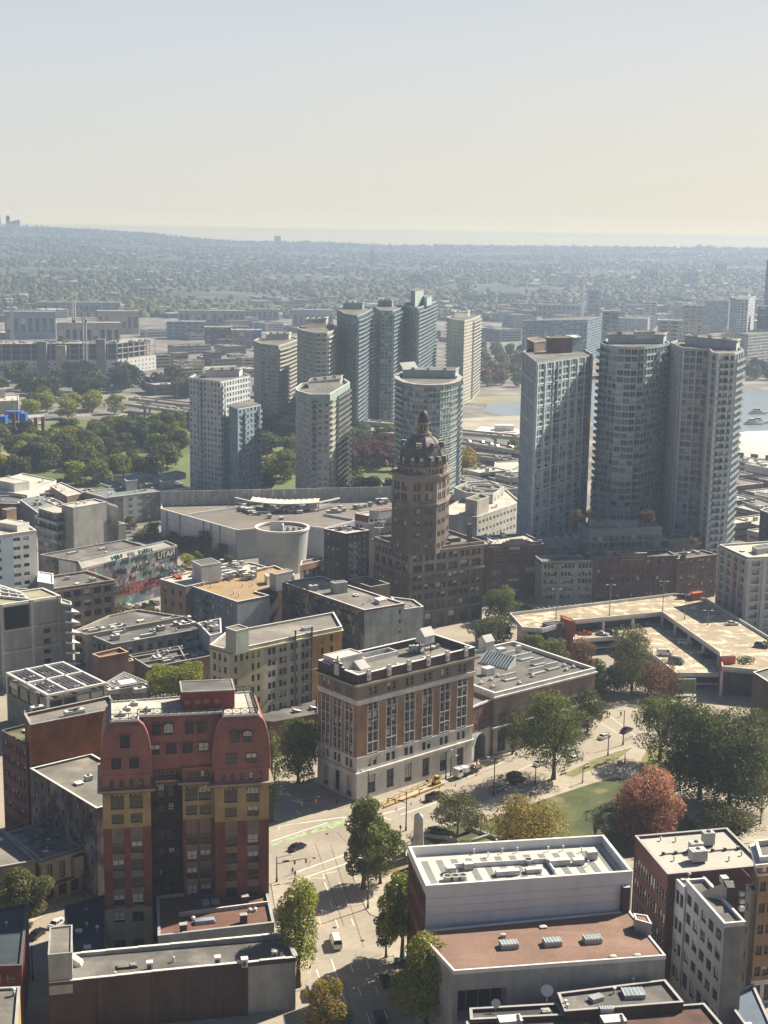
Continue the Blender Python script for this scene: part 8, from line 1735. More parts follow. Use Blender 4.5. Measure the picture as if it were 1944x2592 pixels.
tree('z2',(1140,1720),1125,350,'leaf_lime','large yellow green tree in front of the red brown roof',n=14000,leaf=.48,clear=.18,lobes=36,shape='column')
tree('z2',(520,1790),1390,250,'leaf_yellow','orange tinged green tree at the bottom of the shaded street',n=9000,leaf=.38,clear=.2,lobes=16)
tree('z2',(1322,508),268,335,'leaf_olive','spreading olive green tree right of the obelisk',n=8000,leaf=.45,clear=.3,lobes=22,shape='spread')
tree('z3',(215,640),300,440,'leaf_yellow','broad yellow green tree with pale blossom behind the white building',n=9000,leaf=.56,clear=.12,lobes=28,shape='spread')
tree('z5',(447,1278),800,400,'leaf_green','big dark green street tree with a bare trunk before the arcaded block',n=14000,leaf=.56,clear=.22,lobes=36)
tree('z5',(215,1135),905,160,'leaf_dark','small dark green tree by the archway',n=2800,leaf=.45,clear=.25)
tree('z5',(640,1010),770,180,'leaf_dark','green tree at the right end of the arcaded block behind the big street tree',n=3000,leaf=.56,clear=.2)
tree('z5',(1050,1175),815,300,'leaf_green','dark green tree at the left of the giant tree in the square',n=7000,leaf=.56,clear=.25,lobes=20)
tree('z5',(1275,1390),848,440,'leaf_dark','left one of two giant dark green trees in the square',n=24000,leaf=.6,clear=.12,lobes=55)
tree('z5',(1440,1440),905,480,'leaf_dark','right one of two giant dark green trees in the square',n=26000,leaf=.6,clear=.1,lobes=60,seed=31)
tree('z5',(1610,1290),1100,240,'leaf_green','green tree leaning out on the right of the giant tree',n=4500,leaf=.56,clear=.2)
tree('z5',(985,1590),1235,355,'leaf_red','bright coral red maple tree in the square',name='maple_tree',n=18000,leaf=.56,clear=.1,lobes=36)
tree('z5',(900,1610),1420,260,'leaf_rust','rusty brown shrub like tree at the foot of the red maple',n=4500,leaf=.48,clear=.08)
tree('z5',(1395,1600),1418,290,'leaf_olive','low olive green tree right of the red maple',n=5000,leaf=.56,clear=.15,shape='spread')
tree('z5',(1490,1428),1250,125,'leaf_olive','thin young tree on the pavement right of the giant tree',n=1300,leaf=.48,clear=.4)
tree('z5',(1615,1530),1392,75,'leaf_olive','sparse sapling by the right hand road',n=260,leaf=.35,clear=.35,gap=.5)
tree('z5',(890,800),415,250,'leaf_olive','weeping willow in front of the parking decks',name='willow_tree',n=8000,leaf=.56,clear=.12,lobes=20)
tree('z5',(1000,800),615,280,'leaf_rust','orange brown tree below the parking deck',n=9000,leaf=.56,clear=.12,lobes=28)
tree('z5',(605,740),485,170,'leaf_rust','rusty tree beside the arcaded block roof',n=4500,leaf=.56,clear=.15);tree('z5',(690,740),600,110,'leaf_dark','dark small tree next to the rusty tree',n=2200,leaf=.56,clear=.15)
tree('z5',(455,640),488,170,'leaf_green','green tree behind the arcaded block near the dark stair tower',n=3500,leaf=.55,clear=.15);tree('z5',(330,600),460,130,'leaf_green','bushy green tree left of the dark stair tower',n=4000,leaf=.55,clear=.15)
tree('z5',(155,385),195,195,'leaf_green','large green tree at the foot of the plum brick building',n=9000,leaf=.6,clear=.12,lobes=28);tree('z5',(105,520),365,250,'leaf_dark','broad dark green tree at the foot of the domed tower',n=9000,leaf=.6,clear=.1,lobes=28)
tree('z5',(1510,770),590,140,'leaf_dark','dark tree beside the orange stair block',n=3500,leaf=.56,clear=.15);tree('z5',(1660,660),500,110,'leaf_green','green tree at the right edge of the parking deck',n=2500,leaf=.56,clear=.1)
tree('z5',(790,780),640,150,'leaf_dark','dark tree under the willow',n=4000,leaf=.56,clear=.1);tree('z5',(1130,800),700,110,'leaf_dark','dark bush like tree left of the green billboard',n=1800,leaf=.56,clear=.1);tree('z5',(700,830),700,120,'leaf_dark','dark green tree at the end of the arcaded block',n=2200,leaf=.56,clear=.1)
tree('z4',(150,1335),885,330,'leaf_green','large green tree in the shaded street left of the office block',n=12000,leaf=.56,clear=.1,lobes=30)
tree('z1',(1535,1030+40),560,120,'leaf_green','green tree peeping out right of the red mansard tower',n=2500,leaf=.45,clear=.1,seed=9)
tree('y1',(1120,1720),1478,230,'leaf_lime','left one of two joined yellow green trees behind the red mansard tower',n=4500,leaf=.56,clear=.1);tree('y1',(1335,1700),1452,230,'leaf_lime','right one of two joined yellow green trees behind the red mansard tower',n=4500,leaf=.56,clear=.1);tree('y1',(1225,1710),1482,170,'leaf_lime','small yellow green tree between two larger ones behind the red mansard tower',n=3000,leaf=.56,clear=.1)
tree('z1',(135,1640),1350,270,'leaf_olive','grey green tree beside the ornate corner building',n=9000,leaf=.48,clear=.2,lobes=16)
for i,(x,y,ty,w,m,lb)in enumerate(((380,545,400,120,'leaf_dark','dark tree against the white mall wall'),(270,650,560,150,'leaf_lime','yellow green tree beside the lift house of the brown side building'),(330,610,540,90,'leaf_green','small tree behind the yellow green one by the mall lane'),(480,600,490,130,'leaf_dark','dark tree in the lane beside the mall'),(560,660,570,110,'leaf_dark','dark tree in the lane near the mall drum'),(250,520,440,160,'leaf_dark','dark broad tree behind the graffiti building end'),(160,470,400,110,'leaf_green','green tree by the left end of the mall wall'),(20,420,340,110,'leaf_lime','yellowish tree left of the mall wall'))):
 tree('y2',(x,y),ty,w,m,lb,n=2200,leaf=.6,clear=.1)
for i,(x,y,ty,w,m,lb)in enumerate(((910,545,430,80,'leaf_olive','pale green tree in the gap right of the blank grey tower'),(810,1150,1050,170,'leaf_olive','scruffy green tree before the stone warehouse and mural'),(1060,1130,1070,120,'leaf_olive','scruffy tree at the edge of the graffiti wall lot'),(330,340,270,120,'leaf_dark','small dark tree behind the gabled white roof house'),(1000,600,520,150,'leaf_olive','olive green tree at the edge of the mall lane'))):
 tree('y1',(x,y),ty,w,m,lb,n=1600,leaf=.6,clear=.1)
# leafless shrub
p=G('z3',620,520);t=thing('bare_shrub','leafless upright shrub on the lawn between the yellow green tree and the maple','shrub',p,.15);rg=random.Random(8)
for i in range(16):mb=MB();a=rg.uniform(0,6.28);l=rg.uniform(3,5.5);e=(math.cos(a)*rg.uniform(.6,2.0),math.sin(a)*rg.uniform(.4,1.6),l);m=(e[0]*.35,e[1]*.35,l*.55);mb.beam((0,0,0),m,.11,'bark_grey');mb.beam(m,e,.06,'bark_grey');mb.beam(m,(e[0]*.4+.6,e[1]*.6,l*.85),.05,'bark_grey');obj('branch',mb.mesh('branch'),t)
# clipped hedge by the memorial
mb=MB();p,r=G('z2',1130,490),G('z2',1290,520);L=math.dist(p,r);me=crown_mesh('hedge','leaf_dark',3,1.6,2600,.3,77,10,'spread');o=obj('hedge',me,None,(*lerp(p,r,.5),.1),math.atan2(r[1]-p[1],r[0]-p[0]),(L/5,.5,1));tag(o,'clipped dark hedge between the obelisk and the spreading tree','hedge')

# ---------- the big park and tree belts farther out: shared crown meshes
BANK={}
def bank(mat,i,shape='round',n=1500):
 k=(mat,i,shape,n)
 if k not in BANK:BANK[k]=(crown_mesh('crown',mat,5,9,n,1.0 if n>1000 else 1.5,300+i*7+len(mat),10,shape,.1),trunk_mesh(11,3,5,i,.28,forks=3))
 return BANK[k]
def far_tree(xy,h,r,mat,i,label,group,z=0,shape='round',n=1500,trunk=True):
 c,tr=bank(mat,i,shape,n);t=thing('tree',label,'tree',xy,z,random.uniform(0,6.28),group);s=h/11.
 if trunk:obj('trunk',tr,t,(0,0,0),0,(s,s,s))
 obj('crown',c,t,(0,0,h*.14),0,(r/5,r/5,h*.88/9))
CW=dict(leaf_green='green',leaf_dark='dark green',leaf_blue='blue green',leaf_olive='olive',leaf_lime='yellow green',leaf_maroon='reddish brown',leaf_rust='rusty brown',leaf_yellow='golden')
def inside(p,poly):
 c=False
 for i in range(len(poly)):
  (x1,y1),(x2,y2)=poly[i-1],poly[i]
  if(y1>p[1])!=(y2>p[1])and p[0]<(x2-x1)*(p[1]-y1)/(y2-y1)+x1:c=not c
 return c
def grove(poly,n,mats,hr,label,group,seed,gap=5.5,shape='round',nl=1500,z=0):
 """scatter in a patch of ground traced in photo pixels"""
 P=[G('p',x,y,z)for x,y in poly];rg=random.Random(seed);xs=[p[0]for p in P];ys=[p[1]for p in P];got=[];tries=0
 while len(got)<n and tries<n*60:
  tries+=1;p=(rg.uniform(min(xs),max(xs)),rg.uniform(min(ys),max(ys)))
  if not inside(p,P)or any(math.dist(p,g_)<gap for g_ in got):continue
  got.append(p)
 ym=sorted(p[1]for p in got)[len(got)//2];xm=sorted(p[0]/p[1]for p in got);x1_,x2_=xm[len(xm)//3],xm[2*len(xm)//3]
 for p in got:
  h=rg.uniform(*hr);m=rg.choice(mats);b_=h>(hr[0]+hr[1])/2;f=p[0]/p[1]
  far_tree(p,h,h*rg.uniform(.42,.58),m,rg.randint(0,4),('tall ' if b_ else 'short ')+CW[m]+' '+label+', '+('front' if p[1]<ym else 'back')+' '+('left' if f<x1_ else 'right' if f>x2_ else 'middle'),group,z,shape,nl)
mk('parkgrass',(.12,.15,.05),var=.3,scale=.02,second=((.26,.24,.12),.015,.58))
flat('park_lawn','p',[(-60,1250),(-60,1080),(260,1060),(420,1040),(700,1040),(1000,1085),(1010,1300),(400,1290),(200,1230)],.02,'parkgrass')
gm=['leaf_green','leaf_dark','leaf_green','leaf_blue','leaf_olive','leaf_lime']
grove([(-40,1225),(-40,1110),(180,1100),(470,1090),(470,1215),(350,1232),(150,1235)],78,gm,(11,17),'tree in the grove by the grid framed tower','trees of the park grove left of the grid tower',5,7.5,'round',1500)
grove([(560,1260),(560,1130),(660,1120),(760,1130),(760,1265)],22,['leaf_green','leaf_dark','leaf_green','leaf_olive'],(11,17),'tree between the grid and crowned towers','trees between the grid tower and the crowned tower',6,8)
grove([(880,1190),(890,1140),(1000,1140),(1000,1195)],14,['leaf_maroon'],(11,15),'tree left of the domed tower','reddish trees left of the domed tower',7,8)
grove([(880,1140),(880,1110),(1000,1110),(1000,1145)],8,['leaf_green','leaf_blue'],(10,14),'tree behind the reddish ones','green trees behind the reddish ones',8,8)
grove([(880,1260),(885,1235),(1000,1235),(1000,1262)],6,['leaf_dark','leaf_olive'],(8,11),'tree at the round glass tower foot','low trees at the round tower foot',9,8)
grove([(-40,1020),(-40,965),(300,960),(480,985),(480,1015),(200,1010)],46,['leaf_blue','leaf_blue','leaf_dark'],(13,20),'tree in the belt before the hospital','dark trees before the unfinished hospital',10,9,'round',700)
grove([(60,1060),(100,1030),(300,1030),(290,1060)],9,['leaf_lime','leaf_green'],(14,18),'pointed tree above the park grove','bright green trees above the grove',11,14,'column',1500)
grove([(480,1085),(490,1060),(740,1090),(740,1120)],14,['leaf_green','leaf_dark'],(9,14),'tree along the elevated road','trees along the elevated road',12,9)
grove([(1170,975),(1180,940),(1330,945),(1330,985)],26,['leaf_olive','leaf_rust','leaf_green'],(10,15),'tree by the inlet water','autumn trees by the inlet',13,9,'round',700)
grove([(1170,925),(1180,880),(1330,890),(1330,935)],26,['leaf_green','leaf_blue','leaf_olive'],(11,16),'tree on the far inlet bank','trees on the far bank',14,11,'round',700)
grove([(870,980),(880,950),(1010,945),(1010,985)],18,['leaf_rust','leaf_olive'],(9,13),'tree below the far central towers','brown trees under the far central towers',15,9,'round',700)
grove([(1165,1215),(1165,1180),(1215,1185),(1210,1220)],3,['leaf_yellow'],(12,15),'tree right of the round glass tower','golden trees right of the round tower',16,7)
grove([(1270,1175),(1275,1150),(1330,1155),(1330,1180)],4,['leaf_green'],(9,12),'tree near the white shed','green trees near the white shed',17,7)
grove([(640,1010),(660,960),(760,965),(740,1020)],8,['leaf_rust','leaf_blue'],(9,13),'tree near the cream balcony tower','trees at the cream balcony tower',18,9,'round',700)
grove([(1870,960),(1870,935),(1960,935),(1960,965)],16,['leaf_blue','leaf_green'],(11,16),'shore tree above the bay','shore trees at the right edge',19,10,'round',700)
# roof garden plants
for i,(x,y,w,ty,m,lb)in enumerate(((580,1150,60,1100,'leaf_rust','rusty shrub in the roof garden left'),(650,1150,60,1100,'leaf_olive','olive shrub in the roof garden beside the rusty one'),(960,1180,100,1105,'leaf_maroon','dark red shrub in the roof garden of the terraced loft building'),(700,1165,40,1130,'leaf_green','green shrub in the roof garden centre'),(1240,1300,60,1265,'leaf_green','shrub on the brown roof terrace'),(1180,1395,40,1345,'leaf_olive','shrub on the short brown warehouse'))):
 p,z=AT('y4',x,y,552 if y<1260 else 560);far_tree(p,HT('y4',x,ty,p)-z+1,w/2.23/2*552/3600*1.05,m,i%5,lb,None,z-.4)
# ================================================================== THE FAR SIDE
rgF=random.Random(2024);ngF=np.random.default_rng(5)
# unfinished hospital
def hospital():
 q=pz('y6',[(-60,200),(820,195),(1090,165),(1085,130),(800,150),(-60,160)],31)
 p0,p1,p2=q[0],q[1],q[2]
 b=Bld('unfinished_hospital','long unfinished white and grey hospital with open concrete floors under tower cranes','construction site',org=lerp(p0,p1,.5))
 for a,c in((p0,p1),(p1,p2)):
  L=math.dist(a,c);b.band(a,c,0,15,cols_n(L,int(L/7),1.8,2),[(2,3.6),(6,7.8),(10.5,12.2)],'white_paint',.4,style='plain')
  e=((c[0]-a[0])/L,(c[1]-a[1])/L);n_=(-e[1],e[0])
  for z in(15,20.5,26,31):mb=MB();m=lerp(a,c,.5);mb.box(m[0]+n_[0]*12,m[1]+n_[1]*12,z,L,24,.7,math.atan2(e[1],e[0]),'concrete');b.one('floor_slab',mb)
  n=int(L/9)
  for i in range(n+1):x,y=lerp(a,c,i/n);mb=MB();mb.box(x+n_[0]*.8,y+n_[1]*.8,15.2,.9,.9,16,math.atan2(e[1],e[0]),'concrete_light');b.one('column',mb)
  m=lerp(a,c,.5);mb=MB();mb.box(m[0]+n_[0]*10,m[1]+n_[1]*10,15.7,L-2,.5,15,math.atan2(e[1],e[0]),'concrete_dark');b.one('inner_wall',mb)
 for f,w,h,m in((.4,9,34,'concrete_dark'),(.55,10,30,'cap_tan2'),(.87,9,36,'concrete_dark')):x,y=lerp(p0,p1,f);mb=MB();mb.box(x,y-1.5,0,w,5,h,0,m,'concrete');b.one('stair_core',mb)
 for i in range(70):
  x,y=lerp(lerp(p0,p1,rgF.random()*1.25),(0,0),-.0);mb=MB();y+=rgF.uniform(1,22);mb.box(x,y,31.7,rgF.uniform(1,5),rgF.uniform(.6,3),rgF.uniform(.5,2.6),rgF.random(),rgF.choice(['wood','metal_white','cap_tan2','metal_grey','concrete']));mb.beam((x,y,31.7),(x,y,31.7+rgF.uniform(2,5)),.25,'metal_grey');b.one('site_material',mb)
 b.finish()
hospital()
def crane(k,base,topy,dist,label,jib=42,rot=0.,dz=0):
 p,_=AT(k,base[0],base[1],dist);h=HT(k,base[0],topy,p);t=thing('tower_crane',label,'crane',p,0,rot);mb=MB();w=1.5
 for sx,sy in((-1,-1),(1,-1),(1,1),(-1,1)):mb.beam((sx*w,sy*w,0),(sx*w,sy*w,h),1.1,'crane_white')
 n=int(h/4)
 for i in range(n):
  z=h*i/n;s=1 if i%2 else-1
  mb.beam((-w*s,-w,z),(w*s,-w,z+h/n),.35,'crane_white');mb.beam((w,-w*s,z),(w,w*s,z+h/n),.35,'crane_white')
 obj('mast',mb.mesh('mast'),t);mb=MB();z=h-4
 for y in(-.8,.8):mb.beam((-12,y,z),(jib,y,z),.4,'crane_white')
 mb.beam((-12,0,z+1.6),(jib,0,z+1.6),.4,'crane_white')
 for i in range(18):x=-12+(jib+12)*i/18;mb.beam((x,0,z),(x+(jib+12)/18,0,z+1.6),.25,'crane_white')
 mb.beam((0,0,z),(0,0,z+7),.6,'crane_white');mb.beam((0,0,z+7),(jib*.7,0,z+1.6),.2,'crane_white');mb.beam((0,0,z+7),(-10,0,z+1.6),.2,'crane_white');obj('jib',mb.mesh('jib'),t)
 mb=MB();mb.box(-10,0,z-2.5,3,2,2.5,0,'concrete_dark');obj('counterweight',mb.mesh('counterweight'),t);mb=MB();mb.box(1.6,-1.8,z-2.2,1.8,1.6,2.2,0,'glass');obj('cab',mb.mesh('cab'),t)
crane('y6',(598,400),0,1420,'white lattice tower crane standing in front of the unfinished hospital',40,.1)
crane('y7',(322,600),415,1800,'tower crane with a long jib behind the unfinished hospital',70,.05);crane('y7',(52,560),440,1900,'small tower crane above the industrial flats at the left edge',30,2.0)
crane('y8',(858,480),330,2500,'thin tower crane left of the pair above the distant blocks',18,1.2);crane('y8',(930,480),350,2500,'thin tower crane right of the pair above the distant blocks',30,3.0)
# beige block and blue tarped frames at the left edge
q=pz('y6',[(-80,600),(128,590),(130,552),(-80,560)],22);simple('beige_block','windowless beige block at the left edge above the park grove','building',q,22,'cream_grey','roof_light',{},.5,nclut=2,seed=90);q=pz('y6',[(-80,515),(34,512),(34,500),(-80,505)],28);simple('beige_upper_block','small beige upper block behind the windowless beige block','building',q,28,'cream_grey','roof_light',{},.5,nclut=1,seed=91)
b=Bld('half_built_frame','half built brown frame building with bright blue tarpaulins above the park grove','construction site',org=G('y6',100,830))
q=pz('y6',[(-60,745),(300,705),(320,690),(-60,690)],14)
for i,z in enumerate((4,9,14)):mb=MB();mb.prism(q,z-.5,z,'brick_brown','concrete',True);b.one('floor_slab',mb)
for f in[i/7 for i in range(8)]:x,y=lerp(q[0],q[1],f);mb=MB();mb.box(x,y-.5,0,2.2,1.6,19 if f<.65 else 14,0,'brick_brown');b.one('column',mb)
for x0,x1,yy in((0,50,700),(50,140,665),(150,190,680)):a,c=G('y6',x0,yy,19),G('y6',x1,yy,19);mb=MB();mb.box((a[0]+c[0])/2,a[1]-1,14,c[0]-a[0],7,5,0,'blue_tarp');mb.box((a[0]+c[0])/2,a[1]-1,19,c[0]-a[0]+.6,7.5,.3,0,'blue_tarp');b.one('tarpaulin',mb)
b.finish()
# ---------- elevated roads
def viaduct(name,label,pts,w,z,k='p',pier=28):
 P=[G(k,x,y,z)for x,y in pts];b=Bld(name,label,'elevated road',org=P[len(P)//2]);up,dn=[],[]
 for i,p in enumerate(P):
  a,c=P[max(i-1,0)],P[min(i+1,len(P)-1)];L=math.dist(a,c);n_=(-(c[1]-a[1])/L,(c[0]-a[0])/L);up.append((p[0]+n_[0]*w/2,p[1]+n_[1]*w/2));dn.append((p[0]-n_[0]*w/2,p[1]-n_[1]*w/2))
 poly=dn+up[::-1];mb=MB();mb.prism(poly,z-1.3,z,'concrete_light','asphalt_far',True);b.one('deck',mb)
 for e in(up,dn):
  for a,c in zip(e,e[1:]):mb=MB();mb.beam((*a,z+.45),(*c,z+.45),.4,'rail_pale',.95);b.one('parapet',mb)
 for a,c in zip(P,P[1:]):
  n=max(1,int(math.dist(a,c)/pier))
  for i in range(n):x,y=lerp(a,c,(i+.5)/n);mb=MB();mb.box(x,y,0,2,1.4,z-2.3,0,'concrete');mb.box(x,y,z-2.3,2.2,w*.75,1.0,math.atan2(c[1]-a[1],c[0]-a[0]),'concrete');b.one('pier',mb)
 b.finish();return P
mk('rail_pale',(.4,.39,.35),var=.1)
v1=viaduct('north_viaduct','nearer elevated road crossing behind the park and the towers',[(330,1022),(480,1042),(740,1068),(900,1085),(1010,1098),(1180,1118),(1330,1142)],13,9)
v2=viaduct('south_viaduct','farther elevated road running parallel behind the nearer one',[(340,1008),(500,1026),(640,1040),(760,1052),(900,1064),(1010,1074),(1180,1095),(1330,1108)],13,10)
v3=viaduct('ramp_road','lower curved ramp below the elevated roads right of the domed tower',[(1160,1150),(1240,1158),(1330,1170)],10,5)
v4=viaduct('right_edge_ramp','dark elevated ramp at the right edge behind the condominium',[(1850,1255),(1900,1268),(1960,1290)],14,8)
for i in range(10):z=0
mk('far_road',(.34,.31,.26),var=.12,scale=.05)
flat('far_road','p',[(880,1010),(1010,985),(1010,1000),(920,1030),(890,1060),(1000,1085),(880,1080)],.03,'far_road');flat('sand_flat','p',[(1170,1005),(1330,1000),(1330,1025),(1230,1022),(1170,1020)],.03,'dry_field');flat('sand_flat','p',[(1165,1060),(1330,1050),(1330,1115),(1170,1100)],.03,'gravel')
flat('inlet_water','p',[(1235,1022),(1330,1016),(1330,1052),(1270,1052),(1225,1040)],.05,'water');flat('bay_water','p',[(1500,970),(1870,983),(1990,988),(1990,1095),(1860,1100),(1500,1095)],.05,'water')
flat('park_path','p',[(885,1215),(930,1205),(1000,1225),(1000,1240),(930,1232),(885,1245)],.04,'dry_field')
mb=MB();
q=pz('y3',[(1040,285),(1400,310),(1400,262),(1110,238)],1.2);b=Bld('white_tennis_hall','flat white roofed low hall with red markings by the elevated road','hall',q);mb=MB();mb.prism(q,0,1.2,'white_paint','cap_white');b.one('roof',mb)
for i in range(9):x,y=qp([q[3],q[0],q[1],q[2]],.45+i*.05,.35);mb=MB();mb.box(x,y,1.21,1.4,1.4,.5,0,'red_orange');b.one('marking',mb)
x,y=G('y3',1285,238,4);mb=MB();mb.box(x,y,0,14,8,5,0,'cap_white');b.one('hut',mb);b.finish()
# cars on the elevated roads and lots
def far_car(xy,z,a,col,label,group):
 k=('far',col)
 if k not in CARS:
  m=MB();m.loft([[(-2.3,-.9,.3),(2.3,-.9,.3),(2.3,.9,.3),(-2.3,.9,.3)],[(-2.3,-.9,.9),(2.2,-.9,.85),(2.2,.9,.85),(-2.3,.9,.9)]],'car_'+col,'car_'+col);m.loft([[(-1.9,-.8,.9),(1.0,-.8,.88),(1.0,.8,.88),(-1.9,.8,.9)],[(-1.5,-.65,1.45),(.4,-.65,1.45),(.4,.65,1.45),(-1.5,.65,1.45)]],'glass','car_'+col);CARS[k]=m.mesh('distant_car')
 o=obj('distant_car',CARS[k],None,(xy[0],xy[1],z),a);tag(o,label.replace('parked car','parked '+col+' car')if 'parked car' in label else label.replace('car ',col+' car ',1),'car',group)
cc=['white','silver','black','grey','white','red','silver','white']
for P,z,g_,lb,n in((v1,9.02,'cars on the nearer elevated road','small car driving on the nearer elevated road',34),(v2,10.02,'cars on the farther elevated road','small car driving on the farther elevated road',24),(v4,8.02,'cars on the right edge ramp','small car on the ramp at the right edge',4),(v3,5.02,'cars on the lower ramp','small car on the low ramp right of the domed tower',8)):
 for i in range(n):j=rgF.randrange(len(P)-1);a,c=P[j],P[j+1];p=lerp(a,c,rgF.random());o_=rgF.choice((-3.8,3.8,-1.4,1.4));L=math.dist(a,c);far_car((p[0]-(c[1]-a[1])/L*o_,p[1]+(c[0]-a[0])/L*o_),z,math.atan2(c[1]-a[1],c[0]-a[0]),rgF.choice(cc),lb,g_)
for(x0,y0),(x1,y1),n,lb in(((940,1056),(1000,1072),22,'parked car in the lot left of the round glass tower'),((885,1005),(1000,990),20,'car in the row along the road below the far central towers'),((1180,1133),(1250,1140),8,'car parked under the elevated roads right of the domed tower'),((380,850),(560,838),30,'parked car in the distant yard behind the hospital')):
 for i in range(n):far_car(lerp(G('p',x0,y0),G('p',x1,y1),(i+.5)/n),.04,1.3+rgF.uniform(-.1,.1),rgF.choice(cc),lb,lb.replace('parked car','cars').replace('car ','cars ',1))
# mast lights over the park
for x,y0,y1,lb in((108,1000,945,'tall floodlight mast at the left of the dark tree belt'),(278,1030,945,'tall floodlight mast above the bright green trees'),(447,1030,970,'tall floodlight mast near the elevated road by the grid tower'),(362,1100,1055,'lamp mast beside the lawn left of the grid tower')):p=G('p',x,y0);lamp('light_mast',lb,p,0,max(12,HT('p',x,y1,p)),None,2.0)
# arena with white shallow dome at the right edge
c0,_=AT('y4',1740,745,1020);zt=HT('y4',1700,660,c0);b=Bld('white_domed_arena','grey arena with a shallow white dome at the right edge','arena',org=c0);n=40;A_=[2*math.pi*i/n for i in range(n)];rr_=62;ze=HT('y4',1500,725,c0)
mb=MB();mb.loft([[(c0[0]+rr_*math.cos(t),c0[1]+rr_*math.sin(t),z)for t in A_]for z in(0,ze)],'concrete_light');b.one('wall',mb)
mb=MB();mb.loft([[(c0[0]+rr_*f*math.cos(t),c0[1]+rr_*f*math.sin(t),ze+(zt-ze)*(1-f*f))for t in A_]for f in(1.01,.85,.65,.4,.15,.01)],'cap_white');b.one('dome',mb)
for i in range(n):t_=A_[i]+.07;b.win(c0[0]+(rr_+.05)*math.cos(t_),c0[1]+(rr_+.05)*math.sin(t_),ze*.55,t_+math.pi/2,'strip',5,3.2)
b.finish()
for x,y,lb in((1575,612,'white motor yacht moored on the bay right of the tall towers'),(1605,605,'smaller boat behind the white yacht'),(1600,552,'tiny distant boat on the bay')):
 p=G('y4',x,y);t=thing('motor_boat',lb,'boat',p,.1,.1);mb=MB();mb.loft([[(-7,-1.8,0),(5,-1.8,0),(8,0,0),(5,1.8,0),(-7,1.8,0)],[(-7.3,-2.2,1.6),(6,-2.2,1.8),(10,0,2.0),(6,2.2,1.8),(-7.3,2.2,1.6)]],'cap_white','wood');obj('hull',mb.mesh('hull'),t)
 mb=MB();mb.box(-1,0,1.7,8,3,1.7,0,'cap_white');mb.box(-1,0,3.4,5,2.6,1.2,0,'glass','cap_white');obj('cabin',mb.mesh('cabin'),t)
# purple block
p=G('y3',303,150);mb=MB();mb.box(0,0,0,8,6,9,.2,'purple_block');mb.box(0,0,9,8.4,6.4,.4,.2,'cap_dark');o=obj('purple_cabin',mb.mesh('purple_cabin'),None,(*p,0));tag(o,'violet blue cube shaped cabin on the lot left of the round glass tower','cabin')
mk_=None
# ---------- terrain rising to the ridge
RP=[(-400,-12),(110,-9),(234,-6),(375,1),(422,6),(498,12),(586,17),(703,16),(850,18),(972,21),(1206,18),(1441,17),(1675,15),(1944,13),(2400,12)]
def ridge_z(az):
 px=972+F_PX*math.tan(az)/math.cos(PITCH)*1.0
 for(a,za),(b_,zb)in zip(RP,RP[1:]):
  if px<=b_:f=max(0,(px-a)/(b_-a));off=za+(zb-za)*f;break
 else:off=12
 return CAM_H-off*2.2-13
def terr(x,y):
 D=math.hypot(x,y);az=math.atan2(x,y);t=min(1,max(0,(D-2500)/(8000-2500)));zr_=ridge_z(az)
 z=zr_*(t**1.15)+5*math.sin(x*.0021+1)*math.sin(y*.0017)*min(1,t*4)*(1-t)+3*math.sin(x*.006)*math.sin(y*.004)*min(1,t*4)*(1-t)
 if D>8000:z=zr_-(D-8000)*.03
 return max(z,-1)
mb=MB();azs=[R(-26)+R(52)*i/80 for i in range(81)];ds=[2450+140*j for j in range(44)];grid=[]
for D in ds:grid.append([len(mb.v)+i for i in range(81)]);mb.v+=[(D*math.sin(a),D*math.cos(a),terr(D*math.sin(a),D*math.cos(a)))for a in azs]
mi=mb.mi('hill_ground')
for j in range(len(ds)-1):
 for i in range(80):mb.f.append((grid[j][i],grid[j][i+1],grid[j+1][i+1],grid[j+1][i]));mb.m.append(mi)
struct('hills',mb)
# wooded suburb: thousands of crowns as one mass
def blobs(name,pts,mats,label):
 """pts: x, y, z, r, h, matindex"""
 base=np.array([(0,0,1),(.72,0,.72),(.22,.68,.6),(-.58,.42,.7),(-.58,-.42,.62),(.22,-.68,.72),(.9,.3,.1),(.1,.95,.15),(-.9,.3,.05),(-.5,-.8,.1),(.6,-.75,.12)]);
 F_=[(0,1,2),(0,2,3),(0,3,4),(0,4,5),(0,5,1),(1,6,2),(2,6,7),(2,7,3),(3,7,8),(3,8,4),(4,8,9),(4,9,5),(5,9,10),(5,10,1),(1,10,6)]
 pts=np.array(pts);n=len(pts);V=base[None]*np.stack([pts[:,3],pts[:,3],pts[:,4]],1)[:,None,:];V=V*ngF.uniform(.7,1.3,(n,11,1));V[...,:]+=pts[:,None,:3]
 Fi=(np.array(F_)[None]+11*np.arange(n)[:,None,None]).reshape(-1)
 m=n*15;me=bpy.data.meshes.new(name);me.vertices.add(n*11);me.vertices.foreach_set('co',V.reshape(-1));me.loops.add(m*3);me.loops.foreach_set('vertex_index',Fi);me.polygons.add(m);me.polygons.foreach_set('loop_start',np.arange(0,m*3,3));me.polygons.foreach_set('loop_total',np.full(m,3));
 for q_ in mats:me.materials.append(MAT[q_])
 me.polygons.foreach_set('material_index',np.repeat(pts[:,5].astype(int),15));me.update();me.validate();o=obj(name,me);tag(o,label,None,None,'stuff');return o
def field(n,d0,d1,x0=-60,x1=2010,p=.0,seed=1):
 rg=random.Random(seed);out=[]
 while len(out)<n:
  D=(d0**.2+(d1**.2-d0**.2)*rg.random())**5;px=rg.uniform(x0,x1);az=math.atan((px-972)*math.cos(PITCH)/F_PX);out.append((D*math.sin(az),D*math.cos(az),D))
 return out
